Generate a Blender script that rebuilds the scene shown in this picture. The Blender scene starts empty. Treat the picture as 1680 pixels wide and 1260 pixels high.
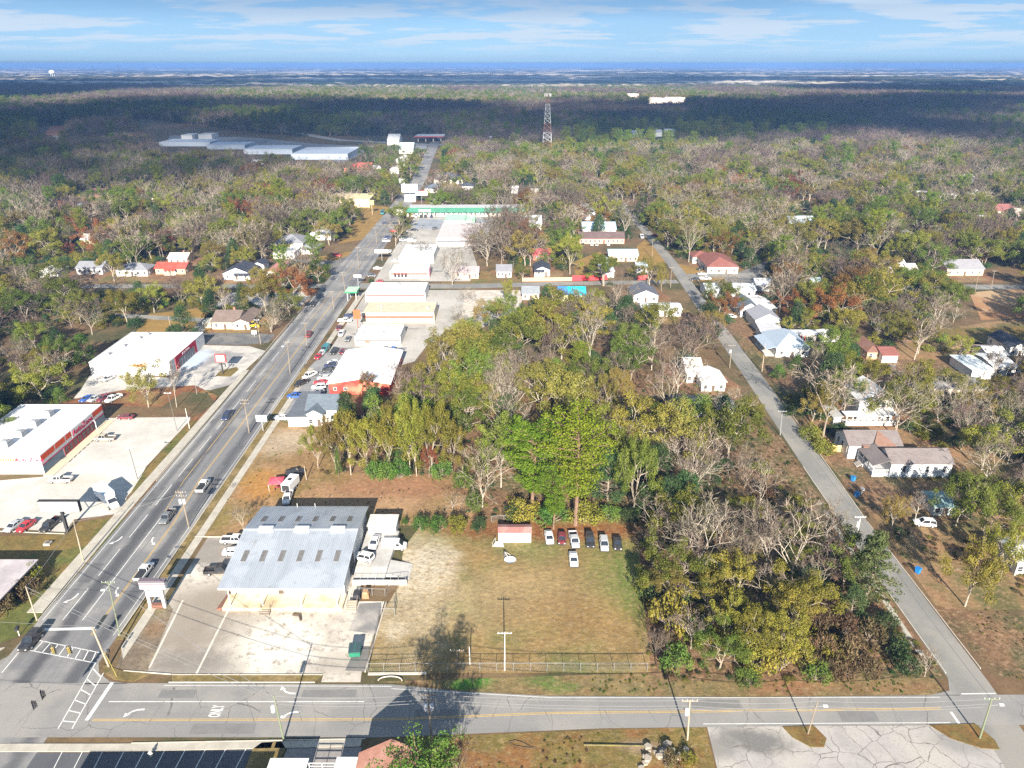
import bpy, bmesh, math, random
from mathutils import Vector, Matrix, noise

rnd = random.Random(11)
R = math.radians
scene = bpy.context.scene
col = scene.collection

# ---------------------------------------------------------------- camera
CAM_H = 95.0
FPX = 1206.0                      # focal length in pixels of a 1680 px wide picture
TILT = math.atan(525 / FPX)
cam_d = bpy.data.cameras.new('camera')
cam = bpy.data.objects.new('camera', cam_d)
col.objects.link(cam)
cam.location = (0, 0, CAM_H)
cam.rotation_euler = (math.pi / 2 - TILT, 0, 0)
cam_d.sensor_width = 36
cam_d.lens = 36 * FPX / 1680
cam_d.clip_start = 1.0
cam_d.clip_end = 80000
scene.camera = cam

# ---------------------------------------------------------------- sun, sky, exposure
SUN_EL, SUN_AZ = R(24), R(-1.3)   # shadows run away from the camera, a touch to the left
sdir = Vector((math.sin(-SUN_AZ) * math.cos(SUN_EL), -math.cos(SUN_AZ) * math.cos(SUN_EL), math.sin(SUN_EL)))
sd = bpy.data.lights.new('sun', 'SUN')
sd.energy = 5.0
sd.angle = R(0.5)
sd.color = (1.0, 0.93, 0.815)
sun = bpy.data.objects.new('sun', sd)
col.objects.link(sun)
sun.rotation_euler = sdir.to_track_quat('Z', 'Y').to_euler()

world = bpy.data.worlds.new('World')
scene.world = world
world.use_nodes = True
wt = world.node_tree
wt.nodes.clear()
def wn(t, **k):
    n = wt.nodes.new(t)
    for a, b in k.items(): setattr(n, a, b)
    return n
w_out = wn('ShaderNodeOutputWorld')
w_bg = wn('ShaderNodeBackground')
w_bg.inputs[1].default_value = 0.072
w_sky = wn('ShaderNodeTexSky', sky_type='NISHITA', sun_disc=False, sun_elevation=SUN_EL, sun_rotation=math.atan2(sdir.x, sdir.y),
           altitude=120, air_density=1.0, dust_density=0.35, ozone_density=2.2)
w_tc = wn('ShaderNodeTexCoord')
w_sep = wn('ShaderNodeSeparateXYZ')
wt.links.new(w_tc.outputs['Generated'], w_sep.inputs[0])
def wm(op, a, b=None, c=None):
    n = wn('ShaderNodeMath', operation=op)
    for i, v in enumerate((a, b, c)):
        if v is None: continue
        if isinstance(v, (int, float)): n.inputs[i].default_value = v
        else: wt.links.new(v, n.inputs[i])
    return n.outputs[0]
zc = wm('MAXIMUM', w_sep.outputs[2], 0.008)
zc = wm('ADD', zc, 0.075)
w_comb = wn('ShaderNodeCombineXYZ')
wt.links.new(wm('DIVIDE', w_sep.outputs[0], zc), w_comb.inputs[0])
wt.links.new(wm('DIVIDE', w_sep.outputs[1], zc), w_comb.inputs[1])
def wnoise(scale, detail, rough, off, sx=1.0):
    mp = wn('ShaderNodeMapping')
    mp.inputs['Location'].default_value = off
    mp.inputs['Scale'].default_value = (sx, 1, 1)
    wt.links.new(w_comb.outputs[0], mp.inputs[0])
    n = wn('ShaderNodeTexNoise')
    n.inputs['Scale'].default_value = scale
    n.inputs['Detail'].default_value = detail
    n.inputs['Roughness'].default_value = rough
    wt.links.new(mp.outputs[0], n.inputs['Vector'])
    return n.outputs[0]
def wramp(v, lo, hi):
    n = wn('ShaderNodeMapRange', interpolation_type='SMOOTHSTEP')
    n.inputs['From Min'].default_value = lo
    n.inputs['From Max'].default_value = hi
    wt.links.new(v, n.inputs[0])
    return n.outputs[0]
def wmix(f, a, b, blend='MIX'):
    n = wn('ShaderNodeMix', data_type='RGBA', blend_type=blend)
    for s, v in ((n.inputs[0], f), (n.inputs[6], a), (n.inputs[7], b)):
        if isinstance(v, (int, float)): s.default_value = v
        elif isinstance(v, tuple): s.default_value = v
        else: wt.links.new(v, s)
    return n.outputs[2]
tint = wmix(1.0, w_sky.outputs[0], (0.50, 0.72, 1.05, 1), 'MULTIPLY')
veil = wramp(wnoise(0.3, 5, 0.55, (3.1, 1.7, 0)), 0.34, 0.66)
puff = wramp(wnoise(1.15, 10, 0.6, (0.3, 4.2, 0), 0.75), 0.46, 0.56)
low = wramp(w_sep.outputs[2], 0.004, 0.032)
base = wmix(wramp(w_sep.outputs[2], 0.0, 0.10), (1.4, 2.5, 4.05, 1), (0.95, 1.8, 3.2, 1))
c0 = wmix(0.72, tint, base)
c1 = wmix(wm('MULTIPLY', veil, 0.45), c0, (1.9, 3.05, 4.3, 1))
c2 = wmix(wm('MULTIPLY', wm('MULTIPLY', puff, low), 0.8), c1, (3.3, 3.85, 4.5, 1))
grey = wramp(wnoise(0.35, 5, 0.55, (9.3, 6.1, 0), 0.5), 0.42, 0.60)
c3 = wmix(wm('MULTIPLY', wm('MULTIPLY', grey, wramp(w_sep.outputs[2], 0.035, 0.075)), 0.6), c2, (0.85, 1.75, 3.1, 1))
wt.links.new(c3, w_bg.inputs[0])
wt.links.new(w_bg.outputs[0], w_out.inputs[0])

scene.view_settings.view_transform = 'Standard'
scene.view_settings.look = 'None'
scene.view_settings.gamma = 1
scene.view_settings.use_curve_mapping = False
scene.view_settings.exposure = 1.52
cy = scene.cycles
cy.max_bounces = 5
cy.diffuse_bounces = 2
cy.glossy_bounces = 2
cy.transmission_bounces = 2
cy.volume_bounces = 0
cy.transparent_max_bounces = 10
cy.caustics_reflective = cy.caustics_refractive = False
try:
    cy.use_denoising = False
    cy.denoiser = 'OPENIMAGEDENOISE'
    cy.denoising_input_passes = 'RGB_ALBEDO_NORMAL'
except Exception:
    pass

# ---------------------------------------------------------------- helpers
CT, ST = math.cos(TILT), math.sin(TILT)
def at(px, py, z=0.0):
    """Survey point: where the ray through photo pixel (1680 x 1260) meets height z."""
    u, v = (px - 840) / FPX, (py - 630) / FPX
    t = (CAM_H - z) / (ST + v * CT)
    return Vector((u * t, (CT - v * ST) * t, z))
def pxm(py, z=0.0):
    return FPX / ((CAM_H - z) / (ST + (py - 630) / FPX * CT))
def poly(*pts): return [at(*p).to_2d() for p in pts]

MATS = {}
def nodes_of(name):
    m = bpy.data.materials.new(name)
    m.use_nodes = True
    t = m.node_tree
    b = t.nodes['Principled BSDF']
    return m, t, b
def rgb(c): return (c[0], c[1], c[2], 1)
def lk(t, a, b): t.links.new(a, b)
def noise_node(t, scale, detail=5, rough=0.6, stretch=None, coord='pos', distort=0):
    if coord == 'pos':
        src = t.nodes.new('ShaderNodeNewGeometry').outputs['Position']
    else:
        src = t.nodes.new('ShaderNodeTexCoord').outputs['Object']
    if stretch:
        mp = t.nodes.new('ShaderNodeMapping')
        mp.inputs['Scale'].default_value = stretch
        lk(t, src, mp.inputs[0])
        src = mp.outputs[0]
    n = t.nodes.new('ShaderNodeTexNoise')
    n.inputs['Scale'].default_value = scale
    n.inputs['Detail'].default_value = detail
    n.inputs['Roughness'].default_value = rough
    n.inputs['Distortion'].default_value = distort
    lk(t, src, n.inputs['Vector'])
    return n.outputs[0]
def smooth(t, v, lo, hi, a=0.0, b=1.0):
    n = t.nodes.new('ShaderNodeMapRange')
    n.interpolation_type = 'SMOOTHSTEP'
    for i, x in enumerate((lo, hi, a, b)): n.inputs[i + 1].default_value = x
    lk(t, v, n.inputs[0])
    return n.outputs[0]
def mix(t, f, a, b, blend='MIX'):
    n = t.nodes.new('ShaderNodeMix')
    n.data_type = 'RGBA'
    n.blend_type = blend
    for s, v in ((n.inputs[0], f), (n.inputs[6], a), (n.inputs[7], b)):
        if isinstance(v, (int, float)): s.default_value = v
        elif isinstance(v, (tuple, list)): s.default_value = rgb(v)
        else: lk(t, v, s)
    return n.outputs[2]
def math_n(t, op, a, b=0.0):
    n = t.nodes.new('ShaderNodeMath')
    n.operation = op
    for i, v in enumerate((a, b)):
        if isinstance(v, (int, float)): n.inputs[i].default_value = v
        else: lk(t, v, n.inputs[i])
    return n.outputs[0]

def mat(name, c1, c2=None, scale=1.0, rough=0.85, c3=None, scale3=0.08, lo3=0.45, hi3=0.62, stretch=None, patches=(), metallic=0.0,
        spec=0.25, lo=0.32, hi=0.68, cracks=None, coord='pos', fleck=None, bump=0.0):
    """patches: (centre xy, radii, rotation, colour, strength, soft edge) - wear and ground cover with shapes of their own."""
    if name in MATS: return MATS[name]
    m, t, b = nodes_of(name)
    b.inputs['Roughness'].default_value = rough
    b.inputs['Metallic'].default_value = metallic
    b.inputs['Specular IOR Level'].default_value = spec
    out = None
    if c2 is None:
        b.inputs['Base Color'].default_value = rgb(c1)
    else:
        out = mix(t, smooth(t, noise_node(t, scale, 6, 0.65, stretch, coord), lo, hi), c1, c2)
    if c3 is not None:
        out = mix(t, smooth(t, noise_node(t, scale3, 5, 0.6, None, coord), lo3, hi3), out if out is not None else c1, c3)
    for (ctr, rad, rot, c, s, soft) in patches:
        g = t.nodes.new('ShaderNodeNewGeometry').outputs['Position']
        mp = t.nodes.new('ShaderNodeMapping')
        mp.vector_type = 'TEXTURE'
        mp.inputs['Location'].default_value = (ctr[0], ctr[1], 0)
        mp.inputs['Rotation'].default_value = (0, 0, rot)
        mp.inputs['Scale'].default_value = (rad[0], rad[1], 1000)
        lk(t, g, mp.inputs[0])
        ln = t.nodes.new('ShaderNodeVectorMath')
        ln.operation = 'LENGTH'
        lk(t, mp.outputs[0], ln.inputs[0])
        n = noise_node(t, 0.22, 9, 0.72)
        v = math_n(t, 'ADD', ln.outputs['Value'], math_n(t, 'MULTIPLY', math_n(t, 'SUBTRACT', n, 0.5), 1.9))
        out = mix(t, smooth(t, v, 1 - soft, 1 + soft, s, 0), out, c)
    if fleck is not None:
        fs, fl, fh, fc = fleck
        out = mix(t, smooth(t, noise_node(t, fs, 3, 0.8, None, coord), fl, fh), out, fc)
    if cracks is not None:
        sc, wd, cc = cracks
        src = t.nodes.new('ShaderNodeNewGeometry').outputs['Position']
        nz = t.nodes.new('ShaderNodeTexNoise')
        nz.inputs['Scale'].default_value = 0.35
        nz.inputs['Detail'].default_value = 5
        lk(t, src, nz.inputs['Vector'])
        vm = t.nodes.new('ShaderNodeVectorMath')
        vm.operation = 'MULTIPLY_ADD'
        vm.inputs[1].default_value = (2.2, 2.2, 0)
        lk(t, nz.outputs['Color'], vm.inputs[0])
        lk(t, src, vm.inputs[2])
        vo = t.nodes.new('ShaderNodeTexVoronoi')
        vo.feature = 'DISTANCE_TO_EDGE'
        vo.inputs['Scale'].default_value = sc
        lk(t, vm.outputs[0], vo.inputs['Vector'])
        gap = noise_node(t, 0.12, 3, 0.5)
        f = math_n(t, 'MULTIPLY', smooth(t, vo.outputs[0], wd * 0.3, wd, 1, 0), smooth(t, gap, 0.38, 0.56))
        out = mix(t, f, out, cc)
    if bump and out is not None:                              # clumps, tufts and worn spots
        a = smooth(t, noise_node(t, 0.9, 8, 0.8, None, coord), 0.30, 0.72, 0.66, 1.22)
        c = smooth(t, noise_node(t, 0.13, 6, 0.7, None, coord), 0.32, 0.70, 0.84, 1.12)
        out = mix(t, 1.0, out, math_n(t, 'MULTIPLY', a, c), 'MULTIPLY')
    if out is not None: lk(t, out, b.inputs['Base Color'])
    if bump:
        bn = t.nodes.new('ShaderNodeBump')
        bn.inputs['Strength'].default_value = bump
        bn.inputs['Distance'].default_value = 0.3
        lk(t, noise_node(t, scale * 3, 6, 0.7, None, coord), bn.inputs['Height'])
        lk(t, bn.outputs[0], b.inputs['Normal'])
    MATS[name] = m
    return m

def paint_mat():
    """Coach paint: the colour comes from the object, so one material serves every vehicle."""
    if 'car_paint' in MATS: return MATS['car_paint']
    m, t, b = nodes_of('car_paint')
    oi = t.nodes.new('ShaderNodeObjectInfo')
    dirt = smooth(t, noise_node(t, 1.3, 6, 0.7, None, 'obj'), 0.35, 0.75, 0, 0.3)
    lk(t, mix(t, dirt, oi.outputs['Color'], (0.22, 0.19, 0.15)), b.inputs['Base Color'])
    b.inputs['Roughness'].default_value = 0.32
    b.inputs['Specular IOR Level'].default_value = 0.5
    b.inputs['Coat Weight'].default_value = 0.3
    MATS['car_paint'] = m
    return m

class MB:
    def __init__(self):
        self.v, self.f, self.mi, self.cur = [], [], [], 0
    def add(self, vs, fs):
        o = len(self.v)
        self.v.extend([tuple(p) for p in vs])
        for f in fs:
            self.f.append(tuple(i + o for i in f))
            self.mi.append(self.cur)
        return self
    def box(self, x0, x1, y0, y1, z0, z1):
        return self.add([(x0, y0, z0), (x1, y0, z0), (x1, y1, z0), (x0, y1, z0), (x0, y0, z1), (x1, y0, z1), (x1, y1, z1), (x0, y1, z1)],
                        [(0, 3, 2, 1), (4, 5, 6, 7), (0, 1, 5, 4), (1, 2, 6, 5), (2, 3, 7, 6), (3, 0, 4, 7)])
    def hexa(self, low, high):
        """low, high: four corners each, counter-clockwise from above"""
        return self.add(list(low) + list(high), [(3, 2, 1, 0), (4, 5, 6, 7), (0, 1, 5, 4), (1, 2, 6, 5), (2, 3, 7, 6), (3, 0, 4, 7)])
    def quad(self, a, b, c, d): return self.add([a, b, c, d], [(0, 1, 2, 3)])
    def ngon(self, pts, z): return self.add([(p[0], p[1], z) for p in pts], [tuple(range(len(pts)))])
    def prism(self, pts, z0, z1):
        n = len(pts)
        return self.add([(p[0], p[1], z0) for p in pts] + [(p[0], p[1], z1) for p in pts],
                        [tuple(range(n - 1, -1, -1)), tuple(range(n, 2 * n))] + [(i, (i + 1) % n, n + (i + 1) % n, n + i) for i in range(n)])
    def tube(self, p0, p1, r0, r1=None, n=6, cap=True):
        r1 = r0 if r1 is None else r1
        p0, p1 = Vector(p0), Vector(p1)
        d = (p1 - p0)
        if d.length < 1e-6: return self
        d.normalize()
        a = d.orthogonal().normalized()
        b = d.cross(a)
        vs = []
        for p, r in ((p0, r0), (p1, r1)):
            for i in range(n):
                w = 2 * math.pi * i / n
                vs.append(p + a * (math.cos(w) * r) + b * (math.sin(w) * r))
        fs = [(i, (i + 1) % n, n + (i + 1) % n, n + i) for i in range(n)]
        if cap: fs += [tuple(range(n - 1, -1, -1)), tuple(range(n, 2 * n))]
        return self.add(vs, fs)
    def mesh(self, name, mats):
        me = bpy.data.meshes.new(name)
        me.from_pydata(self.v, [], self.f)
        for m in (mats if isinstance(mats, (list, tuple)) else [mats]): me.materials.append(m)
        if any(self.mi): me.polygons.foreach_set('material_index', self.mi)
        me.update()
        return me
    def build(self, name, mats, parent=None, **kw):
        return link(name, self.mesh(name, mats), parent, **kw)

def link(name, data, parent=None, loc=None, rz=0.0, color=None):
    o = bpy.data.objects.new(name, data)
    col.objects.link(o)
    if parent is not None: o.parent = parent
    if loc is not None: o.location = loc
    if rz: o.rotation_euler = (0, 0, rz)
    if color is not None: o.color = rgb(color)
    return o
def tag(o, label=None, cat=None, group=None, kind=None):
    if label: o['label'] = label
    if cat: o['category'] = cat
    if group: o['group'] = group
    if kind: o['kind'] = kind
    return o
def thing(name, label, cat, loc=(0, 0, 0), rz=0.0, group=None):
    o = link(name, None, None, loc, rz)
    o.empty_display_size = 0.5
    return tag(o, label, cat, group)

# areas where no tree may stand (world xy polygons with their boxes)
CLEAR = []
def clear(pts):
    xs, ys = [p[0] for p in pts], [p[1] for p in pts]
    CLEAR.append((min(xs), max(xs), min(ys), max(ys), [(p[0], p[1]) for p in pts]))
def inside(x, y, pts):
    r, n, j = False, len(pts), len(pts) - 1
    for i in range(n):
        xi, yi = pts[i]
        xj, yj = pts[j]
        if (yi > y) != (yj > y) and x < (xj - xi) * (y - yi) / (yj - yi) + xi: r = not r
        j = i
    return r
def blocked(x, y):
    return any(a <= x <= b and c <= y <= d and inside(x, y, p) for a, b, c, d, p in CLEAR)
def clear_view(x0, x1, y0, y1, front=25.0, side=1.5):
    """keep the plot and the line of sight in front of a building open"""
    c = Vector(((x0 + x1) / 2, y0))
    d = -c.normalized() * front
    clear([(x0 - side, y1 + side), (x0 - side, y0), (x0 + d.x + 1, y0 + d.y), (x1 + d.x - 1, y0 + d.y), (x1 + side, y0), (x1 + side, y1 + side)])
# ---------------------------------------------------------------- ground, roads, lots
Z = {'lot': 0.006, 'lot2': 0.010, 'verge': 0.014, 'road': 0.018, 'road2': 0.022, 'mark': 0.027}
def sheet(name, pts, m, z, label=None, clr=True, parent=None):
    o = MB().ngon(pts, z).build(name, m, parent)
    if parent is None: tag(o, label, None, None, 'structure')
    if clr: clear(pts)
    return o

TAN, RUST, OLIVE = (0.205, 0.142, 0.068), (0.185, 0.105, 0.056), (0.075, 0.078, 0.030)
m_base = mat('earth_and_grass', TAN, RUST, 0.045, c3=OLIVE, scale3=0.03, lo3=0.44, hi3=0.6, fleck=(0.9, 0.46, 0.66, (0.11, 0.075, 0.04)), bump=0.6)
m_far = mat('far_ground', (0.10, 0.085, 0.035), (0.15, 0.09, 0.045), 0.01, c3=(0.06, 0.07, 0.025), scale3=0.004)
tag(MB().ngon([(-24000, -400), (24000, -400), (24000, 30000), (-24000, 30000)], -0.03).build('terrain', m_far), 'flat wooded country running out to the horizon', None, None, 'structure')
tag(MB().ngon([(-700, 20), (700, 20), (1100, 1000), (-1100, 1000)], 0.0).build('ground', m_base), 'tan winter grass and rusty leaf litter over the town blocks', None, None, 'structure')

m_field = mat('field_grass', (0.305, 0.20, 0.08), (0.255, 0.168, 0.065), 0.35, c3=(0.18, 0.17, 0.055), scale3=0.06, lo3=0.44, hi3=0.66,
    fleck=(0.8, 0.48, 0.70, (0.31, 0.22, 0.11)), bump=0.6, patches=[
    (at(668, 962), (9, 17), 0.15, (0.44, 0.355, 0.23), 0.9, 0.5), (at(700, 935), (6, 11), 0, (0.54, 0.46, 0.34), 0.9, 0.55), (at(650, 1035), (2, 3), 0, (0.5, 0.42, 0.3), 0.8, 0.6),
    (at(790, 985), (15, 7), 0.1, (0.40, 0.31, 0.17), 0.65, 0.8), (at(900, 965), (15, 8), 0, (0.33, 0.22, 0.10), 0.55, 0.8),
    (at(950, 1010), (16, 6), 0, (0.27, 0.16, 0.06), 0.6, 0.7), (at(1010, 925), (7, 12), 0, (0.13, 0.16, 0.035), 0.65, 0.8), (at(1040, 960), (3.5, 12), 0, (0.10, 0.17, 0.03), 0.6, 0.7),
    (at(790, 880), (14, 4), 0, (0.17, 0.16, 0.05), 0.6, 0.8), (at(930, 872), (20, 3.2), 0, (0.24, 0.085, 0.03), 0.9, 0.6), (at(800, 865), (12, 3), 0, (0.22, 0.08, 0.03), 0.7, 0.6)])
sheet('lawn', poly((603, 1104), (1068, 1104), (1058, 1000), (1050, 930), (1048, 858), (1000, 850), (760, 855), (690, 862), (662, 900), (655, 960), (640, 985), (628, 1003)), m_field, Z['lot'],
      'mown field of tan grass with a pale gravel track at its west side')
m_verge = mat('verge_grass', (0.24, 0.165, 0.07), (0.165, 0.135, 0.055), 0.3, c3=(0.22, 0.12, 0.06), scale3=0.09, lo3=0.5, hi3=0.68, fleck=(1.0, .48, .7, (.30, .21, .11)), bump=0.6,
    patches=[(at(775, 1120), (3.5, 1.6), 0.2, (0.06, 0.19, 0.02), 0.9, 0.5), (at(890, 1115), (3, 1.5), 0, (0.09, 0.19, 0.03), 0.6, 0.7), (at(920, 1128), (3, 1), 0, (0.09, 0.17, 0.03), 0.6, 0.7),
             (at(1290, 1127), (5, 1.8), 0, (0.27, 0.12, 0.06), 0.8, 0.7), (at(1440, 1130), (9, 1.3), 0, (0.24, 0.13, 0.06), 0.6, 0.7)])
sheet('verge', poly((606, 1119), (1060, 1104), (1100, 1118), (1530, 1112), (1546, 1130), (1535, 1140), (1250, 1143), (900, 1141), (760, 1134), (680, 1121)), m_verge, Z['lot2'], 'grass verge between the field fence and the cross street')
m_scrub = mat('leaf_litter', (0.235, 0.13, 0.068), (0.165, 0.10, 0.052), 0.4, c3=(0.11, 0.10, 0.04), scale3=0.06, fleck=(0.9, 0.46, 0.68, (0.27, 0.17, 0.10)), bump=0.6)
sheet('litter_floor', poly((1062, 1104), (1048, 858), (1000, 850), (760, 855), (790, 785), (520, 775), (560, 700), (700, 640), (1000, 600), (1190, 640), (1283, 720), (1362, 840), (1452, 973), (1548, 1112), (1100, 1118)),
      m_scrub, 0.003, 'rust coloured leaf litter under the wood between the streets', clr=False)

m_conc = mat('worn_concrete', (0.58, 0.52, 0.44), (0.40, 0.35, 0.29), 0.22, c3=(0.64, 0.59, 0.51), scale3=0.05, lo3=0.42, hi3=0.6, fleck=(0.55, 0.49, 0.70, (0.29, 0.25, 0.205)), patches=[
    (at(300, 1035), (12, 10), 0.3, (0.225, 0.185, 0.145), 0.85, 0.7), (at(345, 905), (9, 6), 0, (0.22, 0.195, 0.17), 0.9, 0.4), (at(320, 1088), (11, 3), 0, (0.20, 0.175, 0.15), 0.85, 0.7), (at(345, 985), (5, 4), 0, (.27, .225, .175), .7, .8), (at(560, 1090), (5, 2), 0, (.36, .31, .25), .6, .8),
    (at(465, 1095), (9, 1.5), 0, (0.34, 0.30, 0.26), 0.6, 0.7), (at(430, 1060), (4, 6), 0, (0.66, 0.61, 0.52), 0.9, 0.8), (at(480, 1060), (4, 7), 0, (0.68, 0.63, 0.54), 0.9, 0.8)])
front_lot = sheet('parking_lot', [(-66.2, 95.3), (-58, 94.6), (-52, 94.6), (-32, 94.6), (-32, 93.0), (-25.4, 93.0), (-25.6, 95.0), (-24.6, 113.2), (-30, 113.2), (-30, 138), (-56, 138), (-56, 134.6), (-66.6, 134.6)], m_conc, Z['lot2'],
      'worn pale concrete forecourt around the metal roofed warehouse')
m_joint = mat('joint_line', (0.66, 0.60, 0.50), (0.5, 0.45, 0.38), 0.5)
m_weath = mat('weathered_paving', (0.235, 0.18, 0.125), (0.165, 0.125, 0.085), 0.35, c3=(0.28, 0.22, 0.15), scale3=0.1, fleck=(2.5, 0.5, 0.72, (0.13, 0.11, 0.08)), bump=0.2,
    patches=[(at(245, 1000), (3, 2), 0, (0.16, 0.15, 0.05), 0.7, 0.7), (at(255, 1032), (1.6, 2), 0, (0.30, 0.17, 0.08), 0.6, 0.7)])
sheet('weathered_strip', poly((190, 1096), (242, 1103), (284, 1000), (272, 985), (232, 990), (215, 1030)), m_weath, Z['verge'], 'browned strip of old paving beside the corner sign')
m_asph2 = mat('dark_asphalt', (0.10, 0.10, 0.105), (0.16, 0.155, 0.15), 0.3, c3=(0.20, 0.185, 0.165), scale3=0.12, fleck=(2.0, 0.55, 0.75, (0.22, 0.2, 0.17)))
sheet('asphalt_patch', poly((566, 1100), (600, 1102), (607, 1060), (585, 1060)), m_asph2, Z['verge'], 'dark asphalt patch under the green dumpster')
sheet('asphalt_apron', poly((572, 1035), (618, 1040), (626, 988), (590, 990)), mat('apron', (0.27, 0.25, 0.235), (0.42, 0.38, 0.33), 0.25, c3=(0.2, 0.19, 0.18), scale3=0.1), Z['verge'], 'grey asphalt apron east of the warehouse steps')

m_dirt = mat('yard_dirt', (0.35, 0.215, 0.105), (0.31, 0.18, 0.085), 0.3, c3=(0.21, 0.145, 0.05), scale3=0.08, fleck=(1.0, 0.5, 0.72, (0.36, 0.24, 0.14)), bump=0.3, patches=[
    (at(430, 795), (5, 7), 0.3, (0.42, 0.20, 0.045), 0.85, 0.6), (at(400, 740), (6, 10), 0.2, (0.30, 0.19, 0.09), 0.8, 0.7), (at(660, 800), (16, 6), 0, (0.30, 0.145, 0.08), 0.8, 0.6),
    (at(600, 825), (16, 3), 0, (0.36, 0.22, 0.12), 0.7, 0.8), (at(470, 725), (7, 7), 0, (0.42, 0.34, 0.24), 0.8, 0.6), (at(350, 850), (5, 5), 0, (0.20, 0.16, 0.045), 0.7, 0.7), (at(500, 760), (6, 6), 0, (0.25, 0.15, 0.06), 0.8, 0.6)])
sheet('yard', poly((322, 881), (352, 822), (432, 712), (455, 690), (500, 704), (548, 740), (560, 775), (790, 780), (800, 815), (770, 852), (690, 862), (602, 862), (400, 880)), m_dirt, Z['lot'],
      'open dirt and dry grass yard behind the warehouse')

m_white = mat('bright_concrete', (0.42, 0.39, 0.345), (0.32, 0.298, 0.265), 0.15, c3=(0.46, 0.43, 0.385), scale3=0.04, stretch=(1, .35, 1), fleck=(1.0, 0.54, 0.75, (0.27, 0.25, 0.22)),
    patches=[(at(100, 730), (3, 16), 0, (0.46, 0.38, 0.27), 0.5, 0.7), (at(130, 790), (7, 3), 0, (0.44, 0.36, 0.28), 0.4, 0.8)])
sheet('parking_lot', [at(-60, 862).to_2d()] + poly((0, 866), (106, 873), (122, 852), (200, 842), (208, 815), (222, 800), (240, 765), (312, 690), (312, 684), (165, 686), (73, 782), (-20, 790), (-60, 800)), mat('pale_concrete', (0.56, 0.525, 0.47), (0.45, 0.42, 0.375), 0.15, c3=(0.60, 0.565, 0.505), scale3=0.04, fleck=(1.0, 0.54, 0.75, (0.36, 0.33, 0.29)), patches=[(at(100, 730), (3, 16), 0, (0.50, 0.41, 0.29), 0.6, 0.7), (at(130, 790), (7, 3), 0, (0.50, 0.41, 0.32), 0.5, 0.8)]), Z['lot'],
      'bright concrete parking lot in front of the orange striped store')
m_turf = mat('verge_turf', (0.225, 0.145, 0.045), (0.16, 0.125, 0.04), 0.3, c3=(0.11, 0.12, 0.03), scale3=0.07, lo3=0.47, hi3=0.6, bump=0.3)
sheet('lawn', [at(-80, 880).to_2d()] + poly((0, 880), (112, 877), (130, 856), (198, 846), (204, 850), (110, 992), (60, 1032), (0, 1055), (-80, 1090)), m_turf, Z['lot'], 'dry lawn between the tall pole sign and the highway corner')
m_straw = mat('pine_straw', (0.25, 0.105, 0.045), (0.20, 0.085, 0.04), 0.4, c3=(0.24, 0.16, 0.06), scale3=0.06, lo3=0.5, hi3=0.66, bump=0.3)
sheet('verge', poly((216, 810), (240, 768), (313, 688), (355, 662), (340, 645), (300, 643), (265, 668), (175, 666), (170, 684), (110, 684), (90, 660), (200, 640), (320, 632), (358, 650), (352, 672), (300, 735), (240, 808)), m_straw, Z['lot2'],
      'rust coloured pine straw bank between the two stores')
sheet('verge', poly((240, 768), (313, 690), (340, 690), (232, 808), (214, 809)), m_turf, Z['verge'], 'narrow dry grass verge beside the bright lot')
m_lot2 = mat('pale_asphalt', (0.43, 0.40, 0.36), (0.55, 0.51, 0.45), 0.2, c3=(0.27, 0.255, 0.25), scale3=0.06, lo3=0.48, hi3=0.62,
    patches=[(at(320, 590), (4, 9), 0, (0.50, 0.58, 0.66), 0.8, 0.4)])
sheet('parking_lot', poly((112, 664), (132, 640), (150, 612), (280, 620), (326, 566), (410, 568), (436, 576), (376, 632), (345, 640), (300, 642), (255, 655), (190, 664)), m_lot2, Z['lot'], 'pale asphalt lot around the red fronted store')
sheet('grass_island', poly((353, 617), (378, 618), (392, 606), (388, 602), (362, 608)), m_turf, Z['lot2'], 'grass island under the red framed pole sign', clr=False)
sheet('parking_lot', poly((324, 546), (422, 547), (452, 549), (440, 562), (400, 566), (326, 565)), m_asph2, Z['lot2'], 'dark asphalt lot between the tan house and the red fronted store')
sheet('lawn', poly((222, 546), (245, 515), (330, 505), (345, 520), (345, 545)), mat('gold_lawn', (0.30, 0.18, 0.05), (0.22, 0.14, 0.045), 0.2), Z['lot'], 'golden lawn behind the red fronted store')

m_grey = mat('grey_asphalt', (0.25, 0.245, 0.245), (0.30, 0.29, 0.28), 0.2, c3=(0.2, 0.2, 0.2), scale3=0.06)
sheet('parking_lot', poly((438, 672), (470, 640), (530, 580), (560, 570), (668, 570), (660, 582), (600, 590), (541, 650), (500, 690), (470, 690)), m_grey, Z['lot2'], 'grey asphalt lot of parked cars beside the red metal building')
sheet('parking_lot', [(-66, 222), (-52, 222), (-34, 238), (-30, 262), (-14, 268), (0, 300), (0, 326), (-66, 326)], m_white, Z['lot'], 'glaring white concrete lot around the flat roofed stores')
sheet('parking_lot', [(-66, 341), (-20, 341), (-18, 372), (-24, 420), (0, 500), (-66, 520)], m_white, Z['lot'], 'glaring white concrete lot north of the side street')
sheet('parking_lot', [(-62, 462), (16, 462), (16, 494), (-62, 494)], mat('blue_asphalt', (0.24, 0.26, 0.29), (0.33, 0.34, 0.36), 0.1), Z['lot2'], 'blue grey asphalt in front of the long green roofed motel')
sheet('gravel_yard', [(-20, 285), (2, 288), (6, 326), (-22, 326)], mat('white_gravel', (0.58, 0.53, 0.46), (0.42, 0.36, 0.30), 0.3), Z['lot2'], 'white gravel yard behind the flat roofed stores')
sheet('lawn', poly((1060, 392), (1095, 430), (1060, 440), (1045, 425), (1045, 404)), mat('gold_lawn', (0, 0, 0)), Z['lot'], 'golden lawn beside the motel and the right hand street')
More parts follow.
